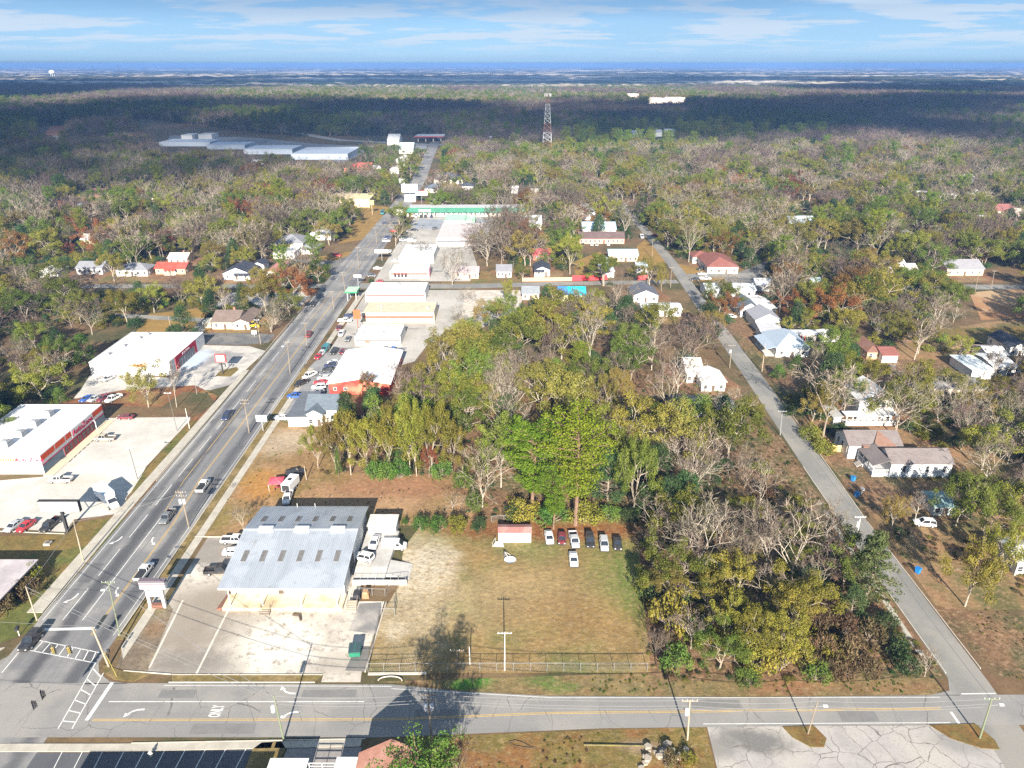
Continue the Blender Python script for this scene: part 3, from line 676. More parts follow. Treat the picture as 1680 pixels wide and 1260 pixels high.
def limb(mb, r, p, d, length, rad, rad1, n, segs, wob, up=0.0):
    pts = [p.copy()]
    q, e = p.copy(), d.normalized()
    for i in range(segs):
        e = (e + Vector((r.gauss(0, wob), r.gauss(0, wob), r.gauss(0, wob) + up))).normalized()
        q2 = q + e * (length / segs)
        a, b = rad + (rad1 - rad) * i / segs, rad + (rad1 - rad) * (i + 1) / segs
        mb.tube(q, q2, a, b, n, False)
        q = q2
        pts.append(q.copy())
    return pts, e
def side_dir(r, axis, ang, az):
    a = axis.orthogonal().normalized()
    b = axis.cross(a)
    return (axis * math.cos(ang) + (a * math.cos(az) + b * math.sin(az)) * math.sin(ang)).normalized()
def skeleton(r, H, fork, spread, levels, kids, trunk_r, wob=0.10, stems=1, up=0.05):
    """trunk that forks at 'fork' of the height into ascending limbs; returns mesh and the twig points with directions"""
    mb, tips = MB(), []
    def rec(p, d, L, rad, lv):
        n = 6 if lv == 0 else 5 if lv == 1 else 4 if lv == 2 else 3
        pts, e = limb(mb, r, p, d, L, rad, rad * 0.62, n, 3 if lv < 3 else 2, wob, up)
        if lv >= levels:
            tips.append((pts[-1], e)); tips.append((pts[len(pts) // 2], e))
            return
        k = kids[min(lv, len(kids) - 1)]
        az = r.random() * 6.28
        for i in range(k):
            f = 1.0 if i < 2 else 0.45 + 0.5 * r.random()
            base = pts[-1] if f == 1.0 else pts[max(1, int(f * (len(pts) - 1)))]
            rec(base, side_dir(r, e, spread * (0.45 + 0.75 * r.random()), az + i * 6.28 / k + r.uniform(-.5, .5)), L * r.uniform(0.62, 0.84), rad * r.uniform(0.5, 0.68), lv + 1)
    for s in range(stems):
        a = 6.28 * s / max(1, stems) + r.random()
        lean = 0.06 if stems == 1 else 0.32
        d = Vector((math.cos(a) * lean, math.sin(a) * lean, 1)).normalized()
        L0 = H * fork
        pts, e = limb(mb, r, Vector((0.15 * math.cos(a) * (stems > 1), 0.15 * math.sin(a) * (stems > 1), -0.2)), d, L0, trunk_r, trunk_r * 0.75, 7, 3, 0.05)
        az = r.random() * 6.28
        for i in range(kids[0]):
            rec(pts[-1 if i < 3 else -2], side_dir(r, e, spread * (0.35 + 0.65 * r.random()), az + i * 6.28 / kids[0] + r.uniform(-.4, .4)), (H - L0) * r.uniform(0.36, 0.46), trunk_r * r.uniform(0.45, 0.6), 1)
    return mb, tips
def cards(mb, r, c, rad, n, size, flat=1.0, out=None):
    """n leaf sprays scattered through the shell of one clump"""
    for _ in range(n):
        v = Vector((r.gauss(0, 1), r.gauss(0, 1), r.gauss(0, 1))).normalized()
        p = c + Vector((v.x, v.y, v.z * flat)) * rad * (0.45 + 0.6 * r.random() ** 0.6)
        nm = (v + Vector((r.gauss(0, .42), r.gauss(0, .42) - .12, r.gauss(0, .42) + 0.2))).normalized()
        a = nm.orthogonal().normalized()
        a = Matrix.Rotation(r.random() * 6.28, 3, nm) @ a
        b = nm.cross(a)
        s = size * r.uniform(0.55, 1.25)
        t = s * r.uniform(0.5, 0.9)
        mb.add([p - a * s * .5, p - b * t * .4 + nm * s * .12, p + a * s * .5, p + b * t * .5 - nm * s * .1], [(0, 1, 2, 3)])
def twigs(mb, r, p, d, n, L, w):
    for _ in range(n):
        e = (d * 0.8 + Vector((r.gauss(0, .6), r.gauss(0, .6), r.gauss(0, .6) + .15))).normalized()
        s = e.orthogonal().normalized()
        s = Matrix.Rotation(r.random() * 6.28, 3, e) @ s
        l = L * r.uniform(0.5, 1.3)
        m = p + e * l * 0.55 + s * l * r.uniform(-.14, .14)
        q = p + e * l
        mb.add([p - s * w * .5, p + s * w * .5, m, q], [(0, 1, 2), (0, 2, 3)])

PROTO = {}
def proto(kind, parts, H, W):
    """parts: [(part name, mesh)]"""
    co = [v.co for _, me in parts for v in me.vertices]
    H = max(c.z for c in co) * .97
    W = (max(c.x for c in co) - min(c.x for c in co) + max(c.y for c in co) - min(c.y for c in co)) / 2 * .95
    PROTO.setdefault(kind, []).append((parts, H, W))
def build_protos():
    for s in range(4):                                   # leafy olive oaks with pale limbs showing
        r = random.Random(100 + s)
        mb, tips = skeleton(r, 15, 0.22 + .04 * s, 0.95, 3, (5, 3, 2), 0.25, 0.13)
        cr = MB()
        for p, d in tips:
            if p.z > 3.2 and r.random() < 0.93: cards(cr, r, p + d * 0.5, r.uniform(.95, 1.65), 140, 0.36, 0.75)
        trk = mb.mesh('trunk', m_barkoak)
        for kind, lm in (('oak', L_OLIVE), ('mid', L_MID), ('gold', L_GOLD), ('rust', L_RUST)): 
            me = cr.mesh('crown', lm)
            proto(kind, [('trunk', trk), ('crown', me)], 15, 12)
    for s in range(3):                                   # loblolly pines: bare bole, clumped tufts
        r = random.Random(200 + s)
        mb, cr = MB(), MB()
        pts, e = limb(mb, r, Vector((0, 0, -.2)), Vector((.02, 0, 1)), 24, 0.38, 0.07, 7, 8, 0.02)
        for i in range(56):
            f = 0.30 + 0.70 * (i / 55.0)
            a = i * 2.4 + r.uniform(-.5, .5)
            L = (5.6 * math.sin(math.pi * (0.14 + 0.86 * (1 - f) / 0.70) ** 0.8) + 1.0) * r.uniform(.65, 1.1) 
            base = Vector((0, 0, 24 * f * 0.97)) + Vector((r.gauss(0, .1), r.gauss(0, .1), 0))
            d = Vector((math.cos(a), math.sin(a), 0.25 + 0.35 * f))
            q, e2 = limb(mb, r, base, d, L, 0.11, 0.04, 3, 3, 0.08, 0.04)
            for t_ in range(3 if L > 2.5 else 2):
                c = q[-1 - min(t_, len(q) - 2)]
                cards(cr, r, c + Vector((0, 0, .35)), r.uniform(.85, 1.4), 84, 0.36, 0.66)
        cards(cr, r, Vector((0, 0, 24)), 1.3, 60, .5, 0.9)
        proto('pine', [('trunk', mb.mesh('trunk', m_barkpine)), ('crown', cr.mesh('crown', L_PINE))], 25, 10.5)
        proto('deep', [('trunk', mb.mesh('trunk', m_barkpine)), ('crown', cr.mesh('crown', L_BRIGHT))], 25, 10.5)
    for s in range(3):                                   # dense dark evergreens down to the ground
        r = random.Random(300 + s)
        mb, cr = MB(), MB()
        limb(mb, r, Vector((0, 0, -.2)), Vector((0, 0, 1)), 9, 0.26, 0.05, 6, 4, 0.03)
        for i in range(74):
            f = r.random() ** 0.8
            rad = 3.6 * (1 - f) ** (0.55 if s else 0.9) + 0.4
            a = r.random() * 6.28
            q = Vector((math.cos(a) * rad * r.uniform(.45, 1), math.sin(a) * rad * r.uniform(.45, 1), 0.9 + f * 8.6))
            limb(mb, r, Vector((0, 0, q.z * .8)), q - Vector((0, 0, q.z * .8)), (q - Vector((0, 0, q.z * .8))).length, .05, .02, 3, 1, .03)
            cards(cr, r, q, r.uniform(.7, 1.25), 68, 0.33, 0.85)
        trk = mb.mesh('trunk', m_bark)
        proto('dark', [('trunk', trk), ('crown', cr.mesh('crown', L_DARK))], 10, 7.5)
        proto('green', [('trunk', trk), ('crown', cr.mesh('crown', L_BRIGHT))], 10, 7.5)
    for s in range(5):                                   # bare hardwoods
        r = random.Random(400 + s)
        mb, tips = skeleton(r, 16, (0.30, 0.22, 0.16, 0.36, 0.26)[s], (0.62, 0.8, 0.7, 0.5, 0.9)[s], 4, (4, 3, 3, 2), 0.23, 0.11, (1, 1, 2, 1, 1)[s])
        for kind, lm, bk in (('bare', L_TWIG, m_barkpale), ('purple', L_TWIGP, m_bark)):
            cr = MB()
            r2 = random.Random(450 + s)
            for p, d in tips: twigs(cr, r2, p, d, 6 if kind == 'bare' else 8, 1.5, 0.038 if kind == 'bare' else 0.046)
            proto(kind, [('trunk', mb.mesh('trunk', bk)), ('crown', cr.mesh('crown', lm))], 16, 11)
    for s in range(3):                                   # loose open conifer
        r = random.Random(500 + s)
        mb, cr = MB(), MB()
        limb(mb, r, Vector((0, 0, -.2)), Vector((0, 0, 1)), 15.5, 0.3, 0.04, 6, 5, 0.02)
        for i in range(60):
            f = i / 59
            a = i * 2.4
            L = 4.6 * (1 - f) ** 0.8 + .5
            q, e2 = limb(mb, r, Vector((0, 0, 1.4 + f * 13.6)), Vector((math.cos(a), math.sin(a), .12)), L * r.uniform(.7, 1.1), .07, .02, 3, 3, .08, -0.03)
            for c in q[1:]: cards(cr, r, c, r.uniform(.6, .95), 46, .32, .6)
        proto('cedar', [('trunk', mb.mesh('trunk', m_bark)), ('crown', cr.mesh('crown', leaf_cedar))], 16, 9)
    for s in range(3):                                   # low bushes and brambles
        r = random.Random(600 + s)
        for kind, lm, tw in (('bush', L_BRIGHT, 0), ('darkbush', L_DARK, 0), ('olivebush', L_OLIVE, 0), ('bramble', L_BROWN, 1)):
            mb, cr = MB(), MB()
            for i in range(24):
                a, q = r.random() * 6.28, r.random() ** .6
                c = Vector((math.cos(a) * q * 2.1, math.sin(a) * q * 2.1, 0.5 + 1.9 * (1 - q * .75) * r.random() ** .5))
                mb.tube((0, 0, -.1), c, .05, .02, 3, False)
                if tw: twigs(cr, r, c - Vector((0, 0, .4)), Vector((c.x * .2, c.y * .2, .8)), 26, 1.0, .07)
                cards(cr, r, c, r.uniform(.55, .9), 64 if not tw else 26, .26, .85)
            proto(kind, [('stem', mb.mesh('stem', m_bark)), ('foliage', cr.mesh('foliage', lm))], 2.8, 5.2)
leaf_cedar = leaf_mat('cedar_needles', (0.120, 0.150, 0.045), (0.075, 0.105, 0.032), (0.160, 0.175, 0.060))
build_protos()

NAMES = {'oak': ('oak_tree', 'tree'), 'mid': ('oak_tree', 'tree'), 'gold': ('golden_tree', 'tree'), 'rust': ('rust_leaved_tree', 'tree'), 'pine': ('pine_tree', 'tree'), 'deep': ('pine_tree', 'tree'), 'dark': ('evergreen_tree', 'tree'), 'green': ('evergreen_tree', 'tree'),
         'bare': ('bare_tree', 'tree'), 'purple': ('bare_tree', 'tree'), 'cedar': ('cedar_tree', 'tree'), 'bush': ('bush', 'bush'), 'darkbush': ('bush', 'bush'), 'olivebush': ('bush', 'bush'), 'bramble': ('bramble_bush', 'bush')}
TREES = []
def tree_at(kind, x, y, h, w, label, group=None, var=None, rz=None):
    vs = PROTO[kind]
    parts, H, W = vs[(var if var is not None else rnd.randrange(len(vs))) % len(vs)]
    nm, cat = NAMES[kind]
    o = thing(nm, label, cat, (x, y, 0), rnd.random() * 6.28 if rz is None else rz, group)
    w = w or W * h / H
    o.scale = (w / W, w / W, h / H)
    for pn, me in parts: link(pn, me, o)
    TREES.append((x, y, w * 0.36))
    return o
def T(kind, px, py, h, w, label, group=None, var=None, rz=None):
    q = at(px, py)
    return tree_at(kind, q.x, q.y, h, w, label, group, var, rz)

def trees_hero():
    clear([(64, 150), (74, 150), (82, 330), (70, 330)])
    clear([(-72, 500), (-57, 500), (-64, 700), (-74, 850), (-80, 1010), (-104, 1010), (-90, 838)])
    for P in (((85, 695), (105, 640), (250, 628), (355, 625), (362, 662), (300, 745), (215, 812)), ((115, 668), (150, 600), (430, 552), (440, 575), (380, 645)), ((1530, 440), (1690, 440), (1690, 535), (1600, 530), (1530, 485)), ((1540, 530), (1690, 525), (1690, 575), (1550, 575)), ((1035, 385), (1100, 470), (1045, 470), (930, 465), (935, 405), (1030, 400)),
              ((690, 440), (840, 440), (850, 470), (690, 472)), ((560, 385), (610, 385), (560, 432), (520, 432)), ((1105, 425), (1215, 440), (1260, 480), (1125, 470)), ((1400, 590), (1560, 590), (1600, 635), (1420, 640)),
              ((262, 268), (205, 196), (240, 196), (480, 225), (735, 222), (735, 258), (600, 262), (580, 300), (420, 275)), ((62, 228), (62, 205), (112, 205), (120, 245), (95, 250)), ((120, 458), (430, 455), (430, 485), (110, 485))):
        clear(poly(*P))
    clear([(69, 325), (80, 325), (81, 470), (73, 640), (62, 640), (69, 470)])
    # front edge of the central wood
    T('oak', 522, 768, 13, 8, 'low leafy tree at the west end of the wood edge beside the slate roofed house', None, 0)
    T('gold', 552, 776, 17, 9.5, 'orange tinged leafy tree at the wood edge behind the ivy wrapped trunk', None, 1)
    T('green', 556, 779, 8, 2.2, 'trunk wrapped in lime green ivy at the wood edge', None, 0)
    T('oak', 576, 779, 18.5, 9.5, 'leafy tree with a straight white trunk at the yard edge', None, 2)
    T('oak', 603, 779, 17, 9, 'slender leafy tree with a thin pale trunk right of the white trunked one', None, 3)
    T('oak', 640, 775, 19, 11, 'rounded olive tree in the middle of the wood edge behind green bushes', None, 0)
    T('oak', 673, 780, 22, 11, 'tall olive tree with a pair of pale trunks leaning left at the yard edge', None, 2)
    T('oak', 684, 781, 21, 10, 'tall olive tree right beside the twin pale trunks at the yard edge', None, 1)
    T('oak', 708, 779, 21, 11, 'broad olive tree with long white limbs at the east end of the yard edge', None, 3)
    T('rust', 704, 782, 9, 5, 'small brown leaved tree under the broad white limbed tree', None, 1)
    T('oak', 742, 772, 15, 9, 'grey green tree between the white limbed tree and the bare tangle', None, 0)
    T('bare', 792, 832, 17, 15, 'sprawling bare tree with grey tangled limbs left of the two big pines', None, 1)
    T('bush', 778, 838, 7, 4.2, 'ivy covered leaning stump in bright green at the yard corner', None, 0)
    T('bare', 742, 836, 5, 8, 'fallen bare branch lying over the yard corner', None, 4)
    T('pine', 872, 846, 24.5, 16, 'bright green pine, the smaller left one of the big pair in the centre', None, 0, 0.4)
    T('pine', 944, 862, 29, 17, 'tallest bright green pine standing in the centre of the wood', None, 1, 1.0)
    T('pine', 908, 868, 15, 9, 'short young pine at the foot of the two big pines', None, 2, 2.0)
    T('mid', 1038, 846, 21, 11.5, 'yellow green tree right of the tallest pine with ivy on its trunk', None, 1)
    T('mid', 822, 800, 20, 14, 'wide sage green tree behind the left pine', None, 2)
    T('bare', 1008, 768, 16, 9, 'pale forked tree between the tallest pine and the parked white car', None, 0)
    T('dark', 1092, 858, 12, 10, 'dense dark evergreen clump right of the yellow green tree', None, 1)
    T('dark', 1058, 850, 9, 7, 'dark evergreen behind the row of parked cars', None, 2)
    T('dark', 1122, 850, 12, 9.5, 'dark evergreen at the foot of the forked bare tree')
    T('dark', 1074, 812, 14, 10, 'tall dark evergreen between the yellow green tree and the forked bare tree')
    T('mid', 1010, 800, 17, 11, 'green leafy tree filling the gap right behind the tallest pine')
    T('darkbush', 838, 852, 4, 5, 'dark bush between the shed roof and the left pine')
    T('bush', 1002, 853, 4, 5.5, 'green thicket behind the black sedan ending the row')
    T('darkbush', 1032, 857, 4, 5, 'dark thicket at the north east corner of the field')
    T('olivebush', 860, 850, 5, 8, 'olive thicket behind the white shed with red roof')
    T('bush', 905, 856, 5.5, 8, 'bright green thicket behind the white sedan of the row')
    T('olivebush', 960, 855, 5.5, 9, 'olive thicket behind the black car of the row')
    T('bush', 692, 870, 4.2, 4.2, 'bright green shrub, left of the three north of the field')
    T('bush', 718, 872, 4.5, 4.6, 'bright green shrub, middle of the three north of the field')
    T('olivebush', 748, 870, 4.2, 5, 'olive shrub, right of the three north of the field')
    T('darkbush', 785, 868, 3.6, 4, 'dark shrub between the olive shrub and the white shed')
    T('rust', 648, 862, 3.2, 2.2, 'small bright orange shrub beside the loading dock', None, 2)
    T('bush', 664, 862, 2.4, 1.8, 'small green shrub between the orange one and the field shrubs')
    for px, py, lb in ((618, 782, 'yellow green bush at the foot of the slender tree'), (636, 784, 'bright green bush under the rounded olive tree'), (655, 784, 'bright lime bush left of the twin pale trunks'), (726, 782, 'bright green bush right of the white limbed tree'), (760, 800, 'green bush between the wood edge and the ivy stump')):
        T('bush', px, py, 6, 6, lb)
    # trees behind in the central wood
    T('bare', 832, 668, 22, 14, 'tall pinkish grey bare tree with many upright limbs in the middle of the wood', None, 2)
    T('bare', 818, 664, 15, 10, 'bare tree leaning left beside the tall pinkish grey one', None, 3)
    T('bare', 735, 645, 18, 9, 'thin bare tree beside the red brown lawn behind the metal building', None, 3)
    T('oak', 760, 600, 17, 15, 'broad yellow green tree with a pale trunk beside the white gravel', None, 1)
    T('oak', 720, 655, 16, 16, 'wide olive tree south east of the red metal building', None, 0)
    T('oak', 690, 690, 15, 13, 'olive tree right behind the orange tinged tree by the red building', None, 3)
    T('rust', 604, 652, 9, 7, 'orange tree in front of the red metal wall', None, 0)
    T('bare', 655, 660, 14, 9, 'tangled bare tree at the corner of the red metal building', None, 1)
    T('gold', 988, 690, 15, 11, 'golden tree behind the tallest pine', None, 0)
    T('gold', 1012, 675, 14, 9, 'yellow leaved tree right behind the golden one', None, 2)
    T('pine', 952, 622, 13, 7, 'small light green conifer in the back of the wood', None, 2)
    T('bare', 968, 600, 21, 14, 'tall bare tree with a wide grey crown below the blue tarp house', None, 0)
    T('bare', 1010, 530, 22, 15, 'very tall bare tree right of the blue tarp house', None, 4)
    T('purple', 905, 615, 19, 12, 'brownish bare tree left of the wide grey crown', None, 1)
    T('bare', 1090, 690, 19, 13, 'bare tree with a dark tangle over the dirt yard', None, 0)
    T('dark', 1158, 555, 14, 13, 'big dense yellow green evergreen standing over the right hand street', None, 2)
    T('gold', 1160, 562, 13.5, 12, 'golden side of the big evergreen standing over the street', None, 3)
    T('dark', 896, 500, 9, 8, 'dark round evergreen between the grey roofed house and the blue tarp house', None, 0)
    T('oak', 835, 505, 13, 7, 'leafy tree left of the small grey roofed house', None, 2)
    T('gold', 1230, 712, 12, 8, 'golden leaved tree leaning over the right hand street', None, 1)
    T('dark', 1180, 700, 10, 8, 'dark green tree in front of the white gabled house')
    # right front wood
    T('bare', 1146, 945, 19, 17, 'broad bare tree with pinkish grey limbs at the wood nearest the cars', None, 1, 0.3)
    T('purple', 1128, 952, 13, 9, 'reddish bare thicket tree left of the broad bare tree', None, 2)
    T('bare', 1296, 962, 20.5, 17, 'whitest bare tree with crooked limbs in the front of the wood', None, 4, 1.2)
    T('bare', 1255, 952, 18, 11, 'bare tree with one straight white stem left of the whitest tree', None, 3)
    T('purple', 1215, 960, 15, 11, 'brown twiggy tree between the two big bare trees', None, 0)
    T('bare', 1139, 830, 19, 11, 'forked bare tree with two long crooked arms above the dark clump', None, 3, 2.2)
    T('bare', 1246, 832, 13, 10, 'white bare tree leaning left over the wood behind the whitest tree', None, 1)
    T('bare', 1222, 800, 13, 8, 'small white bare tree beside the right hand street', None, 2)
    T('bare', 1345, 905, 14, 9, 'pale twiggy tree reaching over the right hand street', None, 2)
    T('cedar', 1418, 990, 16.5, 11.5, 'loose green cedar leaning over the right hand street', None, 0)
    T('olivebush', 1100, 1030, 9, 9, 'olive shrub tree at the east edge of the field', None, 0)
    T('gold', 1092, 1000, 10, 8, 'yellowish brushy tree at the east edge of the field', None, 2)
    T('bush', 1108, 1095, 5.5, 6, 'green bush at the south east corner of the field')
    T('purple', 1075, 1075, 6, 6, 'reddish bare brush at the end of the chain link fence', None, 2)
    T('bare', 1165, 1045, 7, 5, 'dead white branchy sapling between two olive trees', None, 1)
    for i, (px, py, h, w, lb) in enumerate(((1195, 1055, 11, 9, 'left of the four olive trees above the cross street'), (1232, 1085, 11, 9.5, 'olive tree with yellow flecks, second of the four above the cross street'), (1275, 1090, 10.5, 9.5, 'largest olive tree of the four above the cross street'),
                                           (1300, 1045, 11.5, 9, 'right one of the four olive trees above the cross street'))):
        T('oak', px, py, h, w, lb, None, i)
        T('olivebush', px + 4, py + 8, 6, 7.5, ('olive undergrowth below the ' + lb).replace('below the olive', 'below the')[:90])
    T('bush', 1228, 1124, 3.2, 4.4, 'bright green bush on the verge below the olive trees')
    for i, (px, py, h, w) in enumerate(((1345, 1030, 5, 7), (1385, 1040, 5, 7), (1350, 1075, 5, 7), (1395, 1085, 5, 7), (1425, 1050, 4.5, 6.5), (1330, 1100, 4, 6), (1375, 1108, 4, 6), (1420, 1105, 4, 6), (1365, 1000, 5, 7))):
        T('bramble', px, py, h, w, 'brown bramble thicket in the right part of the front wood', 'brown brambles in the front wood')
    for px, py, lb in ((1468, 1070, 'dark green bush beside the footpath, upper of two'), (1483, 1100, 'dark green bush beside the footpath, lower of two'), (1450, 1030, 'dark green bush below the cedar'), (1340, 1115, 'small green bush under the brown brambles')):
        T('darkbush' if 'dark' in lb else 'bush', px, py, 4, 5, lb)
    T('bare', 1517, 1110, 6.5, 4.5, 'stunted bare tree on the verge of the street corner', None, 1)
    # right hand side
    T('oak', 1583, 995, 15, 11, 'leaning oak with a pale trunk east of the right hand street', None, 2)
    T('oak', 1640, 950, 14, 11, 'leafy oak before the white house at the right edge', None, 0)
    T('mid', 1612, 900, 15, 13, 'broad green oak beside the parked white car', None, 1)
    T('oak', 1660, 880, 14, 12, 'olive oak at the right edge above the white house', None, 3)
    T('mid', 1568, 862, 14, 12, 'green oak at the south east corner of the cottage', None, 0)
    T('bare', 1492, 905, 5, 5, 'grey leaning dead stump by the clay track', None, 4)
    T('darkbush', 1480, 885, 3.5, 4, 'dark bush beside the grey dead stump')
    T('gold', 1462, 868, 9, 7, 'golden tree before the turquoise roofed house', None, 0)
    T('bare', 1500, 860, 8, 6, 'thin bare tree before the turquoise roofed house', None, 3)
    T('bare', 1615, 800, 15, 13, 'grey bare tree right of the brown roofed cottage', None, 1)
    T('purple', 1640, 840, 12, 10, 'brownish bare tree at the right edge below the cottage', None, 0)
    T('oak', 1345, 690, 13, 11, 'golden green tree beside the street below the blue grey house', None, 1)
    T('gold', 1330, 700, 11, 9, 'amber tree overhanging the right hand street', None, 3)
    T('mid', 1385, 672, 15, 14, 'big dense green tree before the white two storey house', None, 0)
    T('dark', 1360, 640, 13, 11, 'dark green tree north of the big dense one', None, 2)
    T('oak', 1430, 650, 13, 10, 'green tree at the gable of the two storey house', None, 3)
    T('green', 1306, 606, 5.5, 6, 'round bright bush at the porch of the blue grey house')
    T('green', 1276, 620, 5, 6, 'leafy bush before the porch of the blue grey house')
    T('bare', 1500, 590, 17, 13, 'tall tan bare tree behind the white garage', None, 3)
    T('bare', 1560, 690, 15, 12, 'bare tree with pink brush before the long grey roof', None, 0)
    T('bare', 1580, 720, 14, 12, 'tangled bare tree right of the pink brush', None, 2)
    T('rust', 1348, 515, 10, 8, 'single orange leaved tree among the greens on the right', None, 0)
    T('oak', 1185, 487, 8, 8, 'wispy green tree before the white metal roofed house', None, 2)
    T('bare', 1130, 430, 24, 15, 'tall pale bare tree left of the red brown roofed church', None, 0)
    T('oak', 1085, 478, 10, 6, 'small tree at the corner of the right hand street', None, 1)
    T('dark', 982, 392, 15, 13, 'big blue green evergreen in front of the pale blue roof', None, 0)
    T('oak', 935, 450, 20, 13, 'tall olive tree west of the motel lawn', None, 3)
    # left side
    T('gold', 244, 668, 15, 14, 'sparse tan leaved tree in front of the red lettered store wall', None, 0)
    T('bare', 290, 668, 16, 6, 'thin bare tree right of the sparse tan leaved tree', None, 3)
    T('bare', 82, 640, 13, 14, 'spreading bare tree behind the orange striped store', None, 1)
    T('green', 100, 660, 5, 6, 'bright green bush beside the parked cars of the pale lot')
    T('bare', 400, 872, 7, 5.5, 'small leafless whitish tree west of the warehouse', None, 1)
    T('bare', 380, 800, 0.9, 2, 'dead stump with twigs on the dirt yard', None, 1)
    T('bramble', 42, 975, 4, 7, 'brown green thicket beside the pale flat roof')
    T('olivebush', 55, 950, 4, 5, 'olive thicket at the corner of the pale flat roof')
    T('bramble', 10, 1000, 3.5, 6, 'brown thicket at the left edge below the pale roof')
    T('bare', 445, 545, 13, 15, 'spreading bare tree between the tan house and the highway', None, 2)
    T('bare', 452, 532, 12, 11, 'second spreading bare tree behind the yellow digger', None, 1)
    T('bare', 742, 468, 19, 17, 'rounded bare tree in front of the pink house', None, 2)
    T('purple', 690, 425, 10, 11, 'brushy bare tree between the white roofs', None, 0)
    T('purple', 780, 400, 14, 15, 'pinkish bare tree before the pink white building', None, 4)
    T('bare', 768, 500, 8, 11, 'low whitish bare tree on the gravel yard', None, 2)
    T('oak', 188, 462, 14, 14, 'crooked limbed green tree before the grey roofed long house', None, 3)
    T('rust', 228, 345, 16, 14, 'orange leaved tree left of the far highway', None, 1)
    T('rust', 505, 345, 15, 12, 'small orange red tree left of the pale flat building', None, 2)
    T('rust', 30, 428, 16, 24, 'wide rust coloured tree at the left edge', None, 0)
    T('green', 85, 372, 16, 14, 'bright green rounded tree at the left', None, 1)
    T('green', 105, 335, 22, 17, 'tall dark green tree in the left distance', None, 2)
    T('bare', 36, 370, 22, 16, 'tall bare tree with white limbs in the left distance', None, 0)
    # at the bottom edge
    tree_at('deep', -10.6, 63.2, 19.4, 12.5, 'deep green treetop rising into the picture at the bottom edge', None, 1)
    T('purple', 752, 1290, 9.5, 7, 'reddish bare tree right of the green treetop at the bottom edge', None, 1)
    T('bramble', 1100, 1252, 2.2, 4, 'brambles on the rubble pile at the bottom edge')
    T('olivebush', 1130, 1250, 2, 3, 'olive weeds right of the rubble pile brambles')

ZONES = [
    ('wood between the two streets', [(560, 700), (640, 668), (760, 590), (740, 515), (840, 505), (1000, 510), (1110, 530), (1170, 640), (1262, 760), (1292, 840), (1060, 850), (800, 800), (740, 770), (560, 770)], 90, {'bare': 2.6, 'purple': 1.8, 'oak': 2.4, 'mid': 2.6, 'dark': 2.8, 'gold': .6, 'green': .8}, (11, 19), 4.6, 62),
    ('wood above the cross street', [(1065, 880), (1260, 850), (1352, 880), (1430, 1010), (1460, 1080), (1300, 1105), (1090, 1100), (1062, 960)], 34, {'bare': 2.8, 'purple': 2.8, 'oak': 1.2, 'mid': 1.2, 'dark': 1.4}, (6, 13), 3.6, 26),
    ('gardens on the right', [(1300, 590), (1450, 520), (1690, 500), (1690, 960), (1600, 950), (1560, 830), (1580, 770), (1520, 690), (1400, 700), (1345, 690)], 54, {'bare': 2.8, 'purple': 1.6, 'oak': 2.2, 'mid': 2.4, 'dark': 1.4, 'gold': .6}, (8, 15), 5.0, 30),
    ('wood left of the stores', [(-40, 580), (-60, 450), (150, 448), (330, 480), (300, 505), (215, 530), (165, 560), (140, 600), (90, 655), (20, 668), (-50, 690)], 66, {'bare': 2.4, 'purple': 1.6, 'oak': 1.8, 'mid': 2, 'dark': 2.6, 'green': .8, 'gold': .5}, (9, 16), 5.0, 40)]
LOOK = {'oak': 'olive leafy tree', 'mid': 'mid green leafy tree', 'gold': 'golden leaved tree', 'rust': 'rust leaved tree', 'pine': 'green pine', 'dark': 'dark evergreen tree', 'green': 'bright green evergreen', 'bare': 'pale bare tree', 'purple': 'brown twiggy bare tree',
        'bush': 'bright green bush', 'darkbush': 'dark green bush', 'olivebush': 'olive bush', 'bramble': 'brown bramble bush'}
CUT = (' with ', ' in ', ' beside ', ' at ', ' before ', ' behind ', ' on ', ' by ', ' right of ', ' left of ', ' under ', ' above ', ' from ', ' among ', ' below ', ' of ', ' between ', ' east ', ' standing ', ' over ')
def landmarks():
    """every placed thing with the shortest form of its label that fits no other thing"""
    L = [(o.matrix_basis.translation.to_2d(), o['label']) for o in bpy.data.objects if o.parent is None and o.get('category') and o.get('label') and o['category'] not in ('wire',)]
    cnt, forms = {}, []
    for p, lb in L:
        fs = sorted({lb} | {lb[:m] for c in CUT for m in range(len(lb)) if lb.startswith(c, m)}, key=len)
        fs = [f for f in fs if len(f.split()) > 1]
        forms.append((p, fs))
        for f in set(fs): cnt[f] = cnt.get(f, 0) + 1
    out = []
    for p, fs in forms:
        ok = [f for f in fs if cnt[f] == 1 and len(f.split()) <= 9]
        if ok: out.append((p.x, p.y, ok[0]))
    return out
